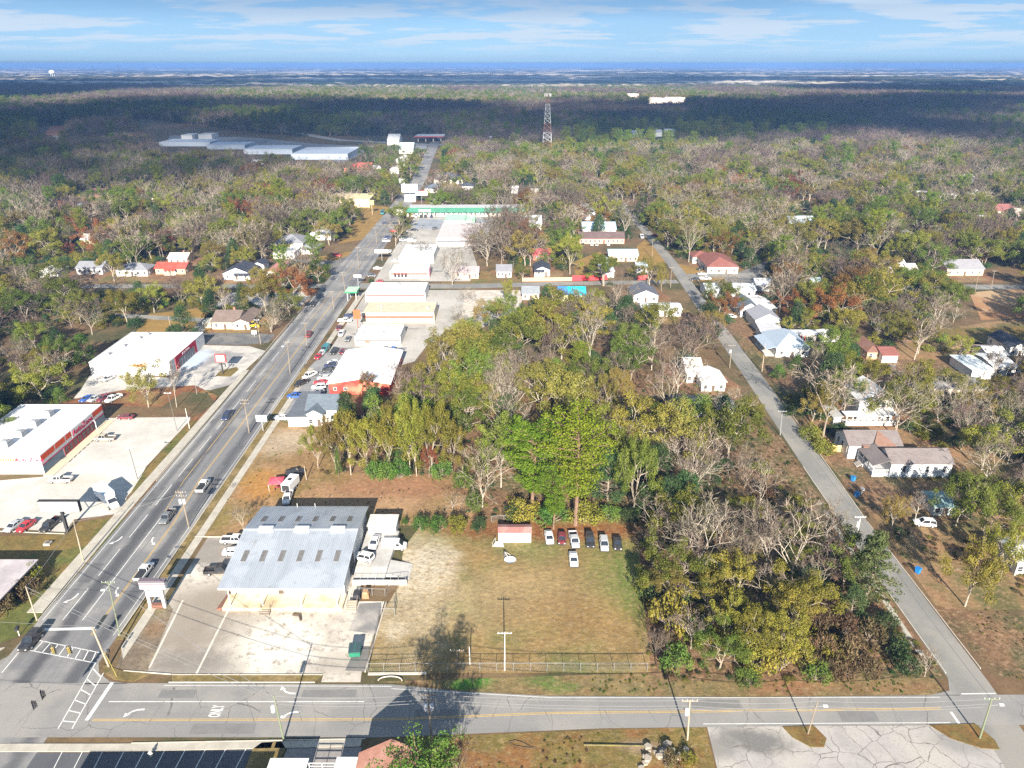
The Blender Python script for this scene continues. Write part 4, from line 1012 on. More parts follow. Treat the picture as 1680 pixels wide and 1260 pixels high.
def trees_zones():
    LM, used = landmarks(), set()
    def label(k, x, y, h, zn):
        size = 'tall ' if h > 15 else 'low ' if h < 8 else ''
        for d, a, b, ph in sorted((((x - a) ** 2 + (y - b) ** 2), a, b, ph) for a, b, ph in LM)[:4]:
            if d > 26 ** 2: break
            rel = ('right of' if x > a else 'left of') if abs(x - a) > abs(y - b) * .8 else ('behind' if y > b else 'in front of')
            lb = '%s%s %s the %s' % (size, LOOK[k], rel, ph)
            if lb not in used and len(lb.split()) <= 16:
                used.add(lb)
                return lb, None
        return ('one of the %ss in the %s' % (LOOK[k], zn)).replace('bushs', 'bushes'), ('%ss of the %s' % (LOOK[k], zn)).replace('bushs', 'bushes')
    for zn, pts, n, mixw, (h0, h1), gap, nb in ZONES:
        P = poly(*pts)
        xs, ys = [p[0] for p in P], [p[1] for p in P]
        for what, cnt_, mw in (('tree', n, mixw), ('bush', nb, {'bush': 2, 'darkbush': 3, 'olivebush': 3, 'bramble': 1.4})):
            ks, ws = list(mw), list(mw.values())
            done, tries = 0, 0
            while done < cnt_ and tries < 5000:
                tries += 1
                x, y = rnd.uniform(min(xs), max(xs)), rnd.uniform(min(ys), max(ys))
                if not inside(x, y, P) or blocked(x, y): continue
                if what == 'tree' and any((x - a) ** 2 + (y - b) ** 2 < (gap * .55 + c * .55) ** 2 for a, b, c in TREES): continue
                k = rnd.choices(ks, ws)[0]
                h = rnd.uniform(h0, h1) * (0.72 if k in ('dark', 'green') else 1) if what == 'tree' else rnd.uniform(2.2, 4.6)
                lb, g = label(k, x, y, h if what == 'tree' else 10, zn)
                tree_at(k, x, y, h, rnd.uniform(4.5, 7.5) if what == 'bush' else None, lb, g)
                if what == 'bush': TREES.pop()
                done += 1
# ---------------------------------------------------------------- buildings
def flat(c, name=None, d=0.85, scale=0.5, rough=0.8, spec=0.25):
    key = name or 'paint_%02x%02x%02x' % tuple(int(255 * min(1, x)) for x in c)
    return mat(key, c, tuple(x * d for x in c), scale, rough=rough, spec=spec, coord='obj')
W_WHITE, W_CREAM, W_PINK, W_TAN, W_BRICK, W_GREY = (0.76, 0.75, 0.72), (0.70, 0.62, 0.46), (0.68, 0.50, 0.43), (0.55, 0.40, 0.25), (0.36, 0.17, 0.12), (0.50, 0.50, 0.50)
R_WHITE, R_GREY, R_DARK, R_BROWN, R_RED, R_SLATE, R_BLUE, R_REDBR = (0.74, 0.75, 0.77), (0.26, 0.26, 0.28), (0.055, 0.062, 0.085), (0.21, 0.155, 0.13), (0.55, 0.085, 0.06), (0.14, 0.17, 0.20), (0.40, 0.47, 0.55), (0.26, 0.10, 0.08)
m_glass = mat('window_glass', (0.035, 0.04, 0.05), (0.06, 0.065, 0.075), 0.8, rough=0.12, spec=0.6, coord='obj')
m_trim = mat('white_trim', (0.74, 0.73, 0.70), (0.62, 0.6, 0.57), 1.5, coord='obj')
m_door = mat('dark_door', (0.14, 0.10, 0.08), (0.10, 0.08, 0.06), 1.0, coord='obj')
WIN = {}
def window(parent, x, y, z, w, h, face):
    """sash window: frame mesh shared by size, pane as its own sub-part; face 's','e','w','n' tells which way it looks"""
    k = (round(w, 1), round(h, 1))
    if k not in WIN:
        f, t = MB(), 0.09
        f.box(-w / 2 - t, w / 2 + t, -.07, 0.0, h / 2, h / 2 + t); f.box(-w / 2 - t, w / 2 + t, -.10, 0.0, -h / 2 - t, -h / 2)
        f.box(-w / 2 - t, -w / 2, -.07, 0, -h / 2, h / 2); f.box(w / 2, w / 2 + t, -.07, 0, -h / 2, h / 2); f.box(-w / 2, w / 2, -.05, 0, -.03, .03)
        WIN[k] = (f.mesh('window', m_trim), MB().box(-w / 2, w / 2, -.03, -.005, -h / 2, h / 2).mesh('pane', m_glass))
    o = link('window', WIN[k][0], parent, (x, y, z), {'s': 0, 'e': math.pi / 2, 'w': -math.pi / 2, 'n': math.pi}[face])
    link('pane', WIN[k][1], o)
    return o
def roof_mesh(kind, w, d, h, pitch, over, m, thick=0.16):
    """roof slabs over a box 0..w, 0..d with eaves at h"""
    b = MB()
    x0, x1, y0, y1 = -over, w + over, -over, d + over
    def slab(*pts):
        n = len(pts)
        b.add([(p[0], p[1], p[2] + thick) for p in pts] + list(pts), [tuple(range(n)), tuple(range(2 * n - 1, n - 1, -1))] + [(i, n + i, n + (i + 1) % n, (i + 1) % n) for i in range(n)])
    if kind == 'gx':
        e = h - over * pitch; t = h + d / 2 * pitch
        slab((x0, y0, e), (x1, y0, e), (x1, d / 2, t), (x0, d / 2, t)); slab((x1, y1, e), (x0, y1, e), (x0, d / 2, t), (x1, d / 2, t))
    elif kind == 'gy':
        e = h - over * pitch; t = h + w / 2 * pitch
        slab((x0, y1, e), (x0, y0, e), (w / 2, y0, t), (w / 2, y1, t)); slab((x1, y0, e), (x1, y1, e), (w / 2, y1, t), (w / 2, y0, t))
    elif kind == 'hip':
        e = h - over * pitch
        if w >= d:
            t = h + d / 2 * pitch
            a, c = (d / 2, d / 2, t), (w - d / 2, d / 2, t)
            slab((x0, y0, e), (x1, y0, e), c, a); slab((x1, y1, e), (x0, y1, e), a, c); slab((x0, y1, e), (x0, y0, e), a); slab((x1, y0, e), (x1, y1, e), c)
        else:
            t = h + w / 2 * pitch
            a, c = (w / 2, w / 2, t), (w / 2, d - w / 2, t)
            slab((x0, y1, e), (x0, y0, e), a, c); slab((x1, y0, e), (x1, y1, e), c, a); slab((x0, y0, e), (x1, y0, e), a); slab((x1, y1, e), (x0, y1, e), c)
    elif kind == 'shed':                                  # falls to the front
        slab((x0, y0, h), (x1, y0, h), (x1, y1, h + d * pitch), (x0, y1, h + d * pitch))
    elif kind == 'shedx':                                 # falls to the left
        slab((x0, y0, h), (x1, y0, h + w * pitch), (x1, y1, h + w * pitch), (x0, y1, h))
    else:                                                 # flat with a parapet
        b.box(0.2, w - .2, 0.2, d - .2, h - .35, h - .25)
        b.cur = 1
        b.box(-.05, w + .05, -.05, .22, h - .3, h + .12); b.box(-.05, w + .05, d - .22, d + .05, h - .3, h + .12); b.box(-.05, .22, .22, d - .22, h - .3, h + .12); b.box(w - .22, w + .05, .22, d - .22, h - .3, h + .12)
        b.cur = 0
    return b
def wall_mesh(kind, w, d, h, pitch):
    b = MB().box(0, w, 0, d, 0, h - .02)
    if kind == 'gx':
        t = h + d / 2 * pitch - .02
        b.add([(0, 0, h - .03), (0, d, h - .03), (0, d / 2, t), (w, 0, h - .03), (w, d, h - .03), (w, d / 2, t)], [(1, 0, 2), (3, 4, 5)])
    if kind == 'gy':
        t = h + w / 2 * pitch - .02
        b.add([(0, 0, h - .03), (w, 0, h - .03), (w / 2, 0, t), (0, d, h - .03), (w, d, h - .03), (w / 2, d, t)], [(0, 1, 2), (4, 3, 5)])
    return b
def roof_mat(c, kind):
    if kind == 'flat': return [flat(c, None, 0.9, 0.25), flat(tuple(x * .74 for x in c), None, 0.9, 0.5)]
    key = 'roof_%02x%02x%02x' % tuple(int(255 * min(1, x)) for x in c)
    return [mat(key, c, tuple(x * .72 for x in c), 0.9, rough=0.75, c3=tuple(x * .85 + .02 for x in c), scale3=0.3, coord='obj', stretch=(1, 2.5, 4))]
def house(pxl, pxr, py, d, h, kind, roof, wall, label, cat='house', name=None, pitch=0.42, over=0.45, win=2, side=None, front=30.0, door=True, chimney=False, porch=None, group=None, wcol=None, z0=0):
    """a building whose south wall stands between two surveyed points of the photograph"""
    a, c = at(pxl, py), at(pxr, py)
    w = c.x - a.x
    o = thing(name or cat.replace(' ', '_'), label, cat, (a.x, a.y, z0), 0, group)
    wall_mesh(kind, w, d, h, pitch).build('wall', flat(wall), o)
    roof_mesh(kind, w, d, h, pitch, 0 if kind == 'flat' else over, None).build('roof', roof_mat(roof, kind), o)
    rr = random.Random(int(pxl * 7 + py))
    ws = max(0, win)
    sl = [(i + .5) / (ws + (1 if door and ws else 0)) for i in range(ws + (1 if door and ws else 0))]
    di = len(sl) // 2 if door and ws else -1
    for i, f in enumerate(sl):
        if i == di:
            MB().box(f * w - .5, f * w + .5, -.06, -.005, 0.05, 2.1).build('door', m_door, o)
        else:
            window(o, f * w, 0, min(1.55, h * .55), 1.0, 1.2, 's')
    sd_ = side or ('w' if a.x > 0 else 'e')
    for i in range(max(0, min(3, int(d / 4))) if win else 0):
        window(o, 0 if sd_ == 'w' else w, (i + .5) * d / max(1, min(3, int(d / 4))), min(1.55, h * .55), 0.9, 1.2, sd_)
    if chimney: MB().box(w * .62, w * .62 + .8, d * .55, d * .55 + .8, h * .5, h + d * .5 * pitch + .9).build('chimney', flat(W_BRICK), o)
    if porch:
        px0, px1, pd, rc = porch
        b = MB()
        for i in range(4): b.box(px0 * w + (px1 - px0) * w * i / 3 - .09, px0 * w + (px1 - px0) * w * i / 3 + .09, -pd + .05, -pd + .23, 0, h - .55)
        b.build('porch_post', m_trim, o)
        MB().add([(px0 * w - .3, -pd - .3, h - .55), (px1 * w + .3, -pd - .3, h - .55), (px1 * w + .3, 0, h - .05), (px0 * w - .3, 0, h - .05), (px0 * w - .3, -pd - .3, h - .42), (px1 * w + .3, -pd - .3, h - .42), (px1 * w + .3, -.001, h + .08), (px0 * w - .3, -.001, h + .08)],
                 [(3, 2, 1, 0), (4, 5, 6, 7), (0, 1, 5, 4), (1, 2, 6, 5), (2, 3, 7, 6), (3, 0, 4, 7)]).build('porch_roof', roof_mat(rc, 'gx'), o)
        MB().box(px0 * w - .2, px1 * w + .2, -pd - .2, -.01, 0.02, .25).build('porch_floor', flat((.5, .47, .42)), o)
    if front > 14: front = max(front, (a.y - 200) * .14)
    clear_view(a.x, c.x, a.y, a.y + d, front)
    o['wd'] = w
    if cat in ('house', 'cottage', 'church') and 180 < a.y < 620:   # the yard the house stands in
        YARDS[0] += 1
        e, f = 3 + rr.random() * 4, min(front * .55, 14)
        q = [(a.x - e, a.y - f), (a.x + w / 2, a.y - f - 2 * rr.random()), (c.x + e, a.y - f + 1), (c.x + e + 2, a.y + d / 2), (c.x + e - 1, a.y + d + 5), (a.x - e + 1, a.y + d + 4), (a.x - e - 1.5, a.y + d / 2)]
        sheet('yard', q, (m_yard1, m_yard2, m_yard3)[int(pxl) % 3], .0004 + YARDS[0] * .00007, 'open yard around the ' + label.split(' with ')[0])
    return o
YARDS = [0]
m_yard1 = mat('tan_yard', (.27, .165, .065), (.21, .135, .055), .3, c3=(.16, .14, .05), scale3=.08, bump=.5)
m_yard2 = mat('rusty_yard', (.25, .125, .065), (.20, .105, .055), .3, c3=(.27, .18, .09), scale3=.08, bump=.5)
m_yard3 = mat('mixed_yard', (.23, .155, .07), (.15, .135, .05), .3, c3=(.25, .13, .065), scale3=.08, bump=.5)
def roof_units(o, pts, z, s=1.3, m=None):
    for x, y in pts:
        u = MB().box(-s / 2, s / 2, -s / 2, s / 2, 0, s * .75).box(-s * .3, s * .3, -s * .3, s * .3, s * .75, s * .85).build('roof_unit', m or flat((.34, .35, .37)), o, loc=(x, y, z))

# --- the metal roofed warehouse in the middle foreground
m_metal = mat('galvanised_roof', (0.46, 0.49, 0.53), (0.39, 0.42, 0.455), 0.5, rough=0.42, metallic=0.35, c3=(0.50, 0.53, 0.57), scale3=0.14, spec=0.5, coord='obj', stretch=(1.6, .12, .3), fleck=(.35, .56, .76, (.33, .32, .31)))
def warehouse():
    X0, X1, Y0, YF, YR, Y1 = -55.0, -31.9, 111.0, 114.6, 127.0, 138.2
    EV, RG, EB = 4.75, 7.05, 5.15
    o = thing('warehouse', 'long warehouse with a ribbed grey metal roof and a white front porch', 'warehouse', (X0, Y0, 0))
    w = X1 - X0
    f, k, g = YF - Y0, YR - Y0, Y1 - Y0
    def zf(y): return EV + (RG - EV) * y / k if y <= k else RG + (EB - RG) * (y - k) / (g - k)
    wl = MB()
    wl.add([(0.5, f, 0), (w - .5, f, 0), (w - .5, g - .3, 0), (.5, g - .3, 0), (.5, f, zf(f) - .1), (w - .5, f, zf(f) - .1), (w - .5, k, RG - .1), (w - .5, g - .3, zf(g) - .1), (.5, g - .3, zf(g) - .1), (.5, k, RG - .1)],
           [(0, 1, 5, 4), (1, 2, 7, 6, 5), (2, 3, 8, 7), (3, 0, 4, 9, 8)])
    wl.build('wall', [mat('white_siding', (0.72, 0.72, 0.70), (0.62, 0.63, 0.63), 0.8, coord='obj')], o)
    r = MB()
    th = .12
    for ya, yb in ((0, k), (k, g + .2)):
        za, zb = zf(ya), zf(min(yb, g)) - (0.04 if yb > g else 0)
        r.hexa([(-.2, ya, za), (w + .2, ya, za), (w + .2, yb, zb), (-.2, yb, zb)], [(-.2, ya, za + th), (w + .2, ya, za + th), (w + .2, yb, zb + th), (-.2, yb, zb + th)])
    ro = r.build('roof', m_metal, o)
    s = MB()
    n = 58
    for i in range(n + 1):
        x = -.2 + (w + .4) * i / n
        for ya, yb in ((0.0, k - .25), (k + .25, g + .2)):
            za, zb = zf(ya) + th, zf(min(yb, g)) + th
            s.hexa([(x - .035, ya, za), (x + .035, ya, za), (x + .035, yb, zb), (x - .035, yb, zb)], [(x - .02, ya, za + .07), (x + .02, ya, za + .07), (x + .02, yb, zb + .07), (x - .02, yb, zb + .07)])
    so = s.build('seam', m_metal, ro)
    so['kind'] = 'stuff'
    MB().box(-.2, w + .2, -.06, 0.0, EV - .18, EV + .14).build('eave_gutter', flat((.60, .58, .56)), o)
    MB().hexa([(-.2, k - .3, RG + .02), (w + .2, k - .3, RG + .02), (w + .2, k + .3, RG + .02), (-.2, k + .3, RG + .02)], [(-.2, k - .3, RG + .2), (w + .2, k - .3, RG + .2), (w + .2, k + .3, RG + .2), (-.2, k + .3, RG + .2)]).build('ridge_cap', m_metal, o)
    m_sky = mat('fibreglass_skylight', (0.12, 0.112, 0.105), (0.18, 0.165, 0.15), 2.0, rough=0.5, coord='obj')
    for i in range(6):
        x = w * (0.105 + 0.157 * i)
        for y, L in ((k * .52, 2.9), (k + (g - k) * .42, 2.5)):
            z = zf(y) + th
            sl = (zf(y + .5) - zf(y - .5))
            b = MB()
            for j in range(4):
                xx = x - .50 + j * .26
                b.hexa([(xx, y - L / 2, z - sl * L / 2 + .02), (xx + .20, y - L / 2, z - sl * L / 2 + .02), (xx + .20, y + L / 2, z + sl * L / 2 + .02), (xx, y + L / 2, z + sl * L / 2 + .02)],
                       [(xx, y - L / 2, z - sl * L / 2 + .09), (xx + .20, y - L / 2, z - sl * L / 2 + .09), (xx + .20, y + L / 2, z + sl * L / 2 + .09), (xx, y + L / 2, z + sl * L / 2 + .09)])
            b.build('skylight', m_sky, ro)
    for x in (.19, .51, .83):
        MB().hexa([(x * w - 1.6, k - .85, RG - .02), (x * w + 1.6, k - .85, RG - .02), (x * w + 1.6, k + .5, RG - .02), (x * w - 1.6, k + .5, RG - .02)],
                  [(x * w - 1.45, k - .7, RG + .62), (x * w + 1.45, k - .7, RG + .62), (x * w + 1.45, k + .35, RG + .62), (x * w - 1.45, k + .35, RG + .62)]).build('ridge_vent', flat((.66, .67, .69)), ro)
    for x in (.33, .50): MB().tube((x * w, g - .2, EB - .2), (x * w, g - .2, EB + 1.1), .07).build('vent_pipe', flat((.6, .6, .6)), o)
    # porch: slab, posts, steps, shop front
    MB().prism([(0.2, -.5), (w - .2, -.5), (w - .2, f - .01), (0.2, f - .01)], 0.02, 0.75).build('porch_slab', mat('cream_slab', (0.68, 0.60, 0.44), (0.60, 0.50, 0.34), 0.35, c3=(0.46, 0.36, 0.23), scale3=.18, coord='obj'), o)
    for x in (1.6, w * .335, w * .655, w - 1.2): MB().tube((x, 0.1, .75), (x, 0.1, EV - .02), .11, .11, 8).build('porch_post', flat((.66, .58, .52)), o)
    for x, z, s_ in ((.17, 3.0, .5), (.53, 3.0, .5)): 
        MB().box(x * w - s_, x * w + s_, f - .05, f - .004, z - .4, z + .3).build('vent_grille', flat((.18, .17, .16)), o)
    MB().box(.42 * w, .42 * w + 1.1, f - .06, f - .004, .76, 2.9).build('door', m_door, o)
    MB().box(.06 * w, .20 * w, f - .06, f - .004, .8, 2.6).build('shutter_door', flat((.6, .55, .46)), o)
    MB().hexa([(-1.1, -.2, 0.02), (0.19, -.4, 0.02), (.19, f + 1.5, .02), (-.4, f + 1.5, .02)], [(-1.1, -.2, .22), (.19, -.4, .72), (.19, f + 1.5, .72), (-.4, f + 1.5, .22)]).build('brick_ramp', mat('brick_red', (.24, .115, .08), (.18, .09, .065), 1.5, coord='obj'), o)
    MB().box(w - .52, w - .44, k * .55, k * .8, .9, 3.9).build('dock_door', flat((.05, .05, .06)), o)
    st = thing('porch_steps', 'small dark railed steps at the warehouse porch', 'steps', (X0 + w * .37, Y0 - .5, 0))
    for i in range(3): MB().box(-.8, .8, -1.2 + i * .4, -.8 + i * .4, 0.02, .2 + .2 * i).build('step', flat((.3, .25, .2)), st)
    for x in (-.85, .85):
        b = MB().tube((x, -1.2, 0), (x, -1.2, 1.0), .04).tube((x, 0.02, .6), (x, 0.02, 1.7), .04).tube((x, -1.2, 1.0), (x, .02, 1.7), .04)
        b.build('railing', flat((.12, .1, .09)), st)
    p = thing('charred_stump', 'dark soot stained stump fallen before the porch', 'stump', (X0 + w * .65, Y0 - 2.2, 0))
    MB().tube((-1.2, .6, .15), (0.2, .3, .22), .28, .22).tube((.1, .4, .2), (.7, -1.0, .15), .24, .2).build('log', flat((.10, .07, .05)), p)
    # loading dock and ramps
    d = thing('loading_dock', 'white concrete loading dock beside the warehouse', 'dock', (X1, 116.5, 0))
    mc = mat('dock_concrete', (.48, .46, .43), (.38, .36, .33), .4, coord='obj')
    MB().prism([(.1, 6.0), (6.6, 6.0), (7.2, 18.5), (.1, 18.5)], 0.02, 1.1).build('deck', mc, d)
    MB().hexa([(.1, 1.8, .02), (6.4, 1.8, .02), (6.6, 5.99, .02), (.1, 5.99, .02)], [(.1, 1.8, .5), (6.4, 1.8, .5), (6.6, 5.99, 1.1), (.1, 5.99, 1.1)]).build('ramp', mc, d)
    MB().hexa([(6.62, 3.6, .02), (11.2, 3.4, .02), (11.4, 8.2, .02), (6.8, 8.4, .02)], [(6.62, 3.6, .95), (11.2, 3.4, .12), (11.4, 8.2, .12), (6.8, 8.4, 1.0)]).build('ramp', mc, d)
    for y0, y1 in ((1.5, 1.7),): MB().box(.2, 11, y0, y1, .02, 1.25).build('retaining_wall', mc, d)
    b = MB()
    for i in range(8): b.tube((.4 + i * 1.5, 1.4, 1.2), (.4 + i * 1.5, 1.4, 2.1), .03, n=4)
    b.tube((.4, 1.4, 2.1), (10.9, 1.4, 2.1), .03, n=4)
    b.build('handrail', flat((.4, .4, .4)), d)
    e = thing('equipment_shelter', 'low white lean-to at the rear corner of the loading dock', 'shed', (X1 + .6, 133.5, 0))
    MB().box(0, 6.0, 0.6, 4.6, 0.02, 3.0).build('wall', flat(W_WHITE), e)
    MB().box(-.2, 6.2, .4, 4.9, 3.0, 3.15).build('roof', mat('shelter_roof', (.66, .64, .6), (.5, .46, .42), .6, coord='obj'), e)
    j = thing('pallet_stack', 'pile of brown crates and a black machine beside the warehouse corner', 'crates', (X1 + 1.6, 114.4, 0))
    MB().box(1.3, 2.6, -.5, .7, 0.02, .9).build('crate', flat((.38, .22, .12)), j); MB().box(1.4, 2.4, -.4, .6, .9, 1.5).build('crate', flat((.42, .26, .15)), j)
    MB().box(-.4, .9, -.8, .9, .3, 1.2).tube((-.5, -.6, .3), (1, -.6, .3), .3).tube((-.5, .6, .3), (1, .6, .3), .3).build('machine', flat((.05, .05, .055)), j)
    sr = thing('stair_rail', 'weathered wooden stair between the warehouse corner and the apron', 'stairs', (X1 + .4, 110.4, 0))
    for i in range(5): MB().box(.2, 2.0, i * .45, i * .45 + .42, 0.02, .18 + .16 * i).build('step', flat((.42, .36, .28)), sr)
    for x in (.2, 2.0):
        b = MB()
        for i in range(4): b.tube((x, i * .7, .1 + i * .25), (x, i * .7, 1.2 + i * .25), .04, n=4)
        b.tube((x, 0, 1.2), (x, 2.1, 1.95), .04, n=4)
        b.build('railing', flat((.35, .3, .24)), sr)
    clear_view(X0, X1 + 12, Y0 - 6, Y1 + 3, 16)
warehouse()

# --- the store with the orange stripe
m_orange = mat('orange_band', (0.72, 0.10, 0.03), (0.66, 0.09, 0.03), .6, coord='obj')
m_redletter = mat('red_letter', (0.55, 0.02, 0.07), (0.5, 0.02, 0.06), 1, coord='obj')
def parts_store():
    X0, X1, Y0, Y1, h = -141.0, -118.0, 161.2, 191.3, 5.0
    o = thing('auto_parts_store', 'white roofed auto parts store with an orange and grey striped front', 'store', (X0, Y0, 0))
    w, d = X1 - X0, Y1 - Y0
    MB().box(0, w, 0, d, 0, h).build('wall', flat((.74, .74, .73)), o)
    MB().box(.3, w - .3, .3, d - .3, h - .02, h + .05).build('roof', mat('white_membrane', (.78, .78, .77), (.7, .69, .67), .15, c3=(.74, .70, .66), scale3=.06, coord='obj'), o)
    MB().box(-.05, w + .05, -.05, .25, h, h + .35).box(-.05, w + .05, d - .25, d + .05, h, h + .35).box(-.05, .25, .25, d - .25, h, h + .35).box(w - .25, w + .05, .25, d - .25, h, h + .35).build('parapet', flat((.7, .7, .7)), o)
    e = w + .02
    gy = flat((.20, .25, .30))
    for a, b_ in ((0, 9.0), (24.5, d)): MB().box(w, w + .05, a + .02, b_ - .02, 0.02, 2.35).build('grey_panel', gy, o)
    for a, b_ in ((0, 6.0), (6.3, 10.8), (11.1, 13.9), (24.8, d)): MB().box(w, w + .09, a + .1, b_ - .1, 3.65, h + .1).build('orange_band', m_orange, o)
    MB().box(w, w + .07, 0, d, 2.42, 2.62).build('red_stripe', m_redletter, o)
    MB().box(w, w + .13, 13.9, 24.6, 3.0, h + .2).build('sign_board', flat((.74, .72, .72)), o)
    text('AutoZone', 2.1, m_redletter, o, (w + .2, 19.3, 4.05), (math.pi / 2, 0, math.pi / 2), ext=.04, sx=1.12)
    for i in range(7):
        y = 9.4 + i * 2.15
        f = MB().box(w, w + .1, y, y + .18, 0.02, 2.4).box(w, w + .1, y + 1.9, y + 2.05, .02, 2.4).box(w, w + .1, y + .18, y + 1.9, 2.2, 2.4).box(w, w + .1, y + .18, y + 1.9, .02, .5).box(w, w + .1, y + .18, y + 1.9, 1.3, 1.4).build('window', flat((.42, .05, .06)), o)
        MB().box(w, w + .05, y + .18, y + 1.9, .5, 2.2).build('pane', m_glass, f)
    MB().box(w + .6, w + .75, 24.1, 24.3, 0.02, 3.2).box(w, w + .75, 24.1, 24.3, 3.0, 3.2).build('door_surround', flat((.72, .72, .72)), o)
    text('AutoZone', 1.5, m_redletter, o, (w - 2.9, -.06, 4.05), (math.pi / 2, 0, 0), ext=.03, sx=1.15)
    for i in range(8): MB().box(w - 10.8 + i * .62, w - 10.8 + i * .62 + .45, -.06, -.004, 3.75, 4.35).build('orange_bar', mat('amber_bar', (.72, .26, .03), (.72, .3, .05), 1, coord='obj'), o)
    MB().box(0, w, -.06, -.003, 2.7, 2.85).build('red_stripe', mat('pale_red', (.62, .28, .30), (.6, .3, .3), 1, coord='obj'), o)
    roof_units(o, [(w - 11.7, 5.5), (w - 11.4, 11.0), (w - 11.2, 17.0), (w - 11.0, 23.0)], h + .05, 2.1)
    MB().box(w + .1, w + 2.6, -1, d + .5, 0.0, .14).build('front_walk', mat('store_walk', (.62, .53, .38), (.56, .48, .35), .5, coord='obj'), o)
    for i in range(8): MB().box(w + 2.7, w + 2.85, 6 + i * 2.2, 7.4 + i * 2.2, 0.02, .16).build('wheel_stop', flat((.2, .18, .16)), o)
    clear_view(X0, X1 + 24, Y0 - 20, Y1 + 1, 10)
parts_store()
def red_front_store():
    a, c = at(151, 616), at(279, 618)
    w, d, h = c.x - a.x, 29.5, 4.6
    o = thing('auto_parts_store', 'white box store with a red framed glass front facing the highway', 'store', (a.x, a.y, 0))
    MB().box(0, w, 0, d, 0, h).build('wall', flat((.76, .76, .76)), o)
    MB().box(.25, w - .25, .25, d - .25, h - .02, h + .04).build('roof', MATS['white_membrane'], o)
    MB().box(-.05, w + .05, -.05, .2, h, h + .2).box(-.05, w + .05, d - .2, d + .05, h, h + .2).box(-.05, .2, .2, d - .2, h, h + .2).box(w - .2, w + .05, .2, d - .2, h, h + .2).build('parapet', flat((.74, .74, .74)), o)
    b = MB().box(w, w + .1, 4.5, 22.0, 3.1, h + .1).box(w, w + .1, 4.5, 7.2, 0.02, 3.1).box(w, w + .1, 20.2, 22, .02, 3.1)
    b.build('red_front', flat((.50, .03, .05)), o)
    for i in range(6):
        y = 7.35 + i * 2.15
        f = MB().box(w, w + .09, y, y + .12, 0.02, 3.0).box(w, w + .09, y + 1.95, y + 2.07, .02, 3.0).box(w, w + .09, y + .12, y + 1.95, 2.85, 3.0).box(w, w + .09, y + .12, y + 1.95, 1.5, 1.6).build('window', flat((.3, .3, .32)), o)
        MB().box(w, w + .04, y + .12, y + 1.95, .1, 2.85).build('pane', m_glass, f)
    text('Auto Parts', 1.1, m_trim, o, (w + .14, 13.2, 3.85), (math.pi / 2, 0, math.pi / 2), ext=.03, sx=1.3)
    MB().box(w * .42, w * .76, -.09, -.004, h - 1.6, h - .35).build('sign_board', flat((.72, .40, .30)), o)
    text('Auto Parts', .95, m_orange, o, (w * .59, -.12, h - 1.0), (math.pi / 2, 0, 0), ext=.02, sx=1.2)
    roof_units(o, [(3, 7), (4.5, 15), (6.2, 23), (7.5, 27)], h, 1.1)
    clear_view(a.x, c.x, a.y, a.y + d, 26)
red_front_store()
def red_metal_building():
    a, c = at(541, 647), at(639, 649)
    w, d = c.x - a.x, 28.5
    o = thing('metal_building', 'red metal building with a broad low white gable roof', 'building', (a.x, a.y, 0))
    wall_mesh('gy', w, d, 3.7, 0.16).build('wall', mat('red_siding', (.60, .055, .045), (.52, .05, .04), .6, c3=(.62, .2, .12), scale3=.15, coord='obj', stretch=(4, 1, 1)), o)
    roof_mesh('gy', w, d, 3.75, 0.16, .6, None).build('roof', mat('white_metal_roof', (.78, .78, .77), (.72, .72, .72), .3, coord='obj'), o)
    for x in (.10, .27, .82): window(o, x * w, 0, 1.9, .9, 1.0, 's')
    clear_view(a.x, c.x, a.y, a.y + d, 10)
red_metal_building()
house(505, 554, 692, 10, 4.0, 'gx', R_SLATE, W_WHITE, 'slate roofed white house before the red metal building', front=6, pitch=.5, win=2)
house(504, 531, 699, 6, 3.8, 'gy', R_SLATE, W_WHITE, 'white gabled wing of slate roof half hidden by leafy trees', front=4, win=1, pitch=.55, cat='cottage')
house(474, 503, 700, 17, 3.1, 'shedx', (.15, .16, .18), W_WHITE, 'low white shop with a dark sloping roof beside the car lot', cat='shop', front=5, pitch=.03, win=0)

# --- flat roofed strip along the highway
def strip(pxl, pxr, py, d, h, roof, wall, label, cat='store', units=0, win=0, front=12, m2=None):
    o = house(pxl, pxr, py, d, h, 'flat', roof, wall, label, cat=cat, win=win, door=False, front=front)
    r2 = random.Random(int(pxl))
    if units: roof_units(o, [(r2.uniform(.2, .9) * o['wd'], r2.uniform(.2, .8) * d) for _ in range(units)], h - .25, 1.1)
    for k in range(3):                                    # re-covered strips and ponding marks on the flat roof
        x, y = r2.uniform(.08, .7) * o['wd'], r2.uniform(.1, .7) * d
        MB().box(x, x + r2.uniform(.12, .25) * o['wd'], y, y + r2.uniform(.12, .25) * d, h - .249, h - .235 + .004 * k).build('roof_patch', flat(tuple(v * r2.choice((.55, .75, 1.3)) for v in roof)), o)
    for k in range(5): MB().tube((r2.uniform(.1, .9) * o['wd'], r2.uniform(.1, .9) * d, h - .26), (0, 0, 0), .1) if 0 else roof_units(o, [(r2.uniform(.08, .92) * o['wd'], r2.uniform(.12, .88) * d)], h - .25, r2.uniform(.4, .9))
    MB().box(.4, o['wd'] - .4, -1.3, -.06, h * .62, h * .66).build('awning', flat(r2.choice(((.30, .28, .26), (.45, .10, .08), (.10, .16, .22), (.42, .36, .26)))), o)
    return o
o = strip(583, 658, 567, 13, 3.7, (.40, .40, .42), W_WHITE, 'low flat store with a grey and tan walled roof', units=1)
MB().box(.2, o['wd'] * .58, 6.5, 6.8, 3.4, 4.4).build('parapet', flat((.62, .58, .54)), o); MB().box(.62 * o['wd'], o['wd'] - .3, .3, 12.7, 3.46, 3.5).build('roof_sheet', flat((.56, .47, .39)), o)
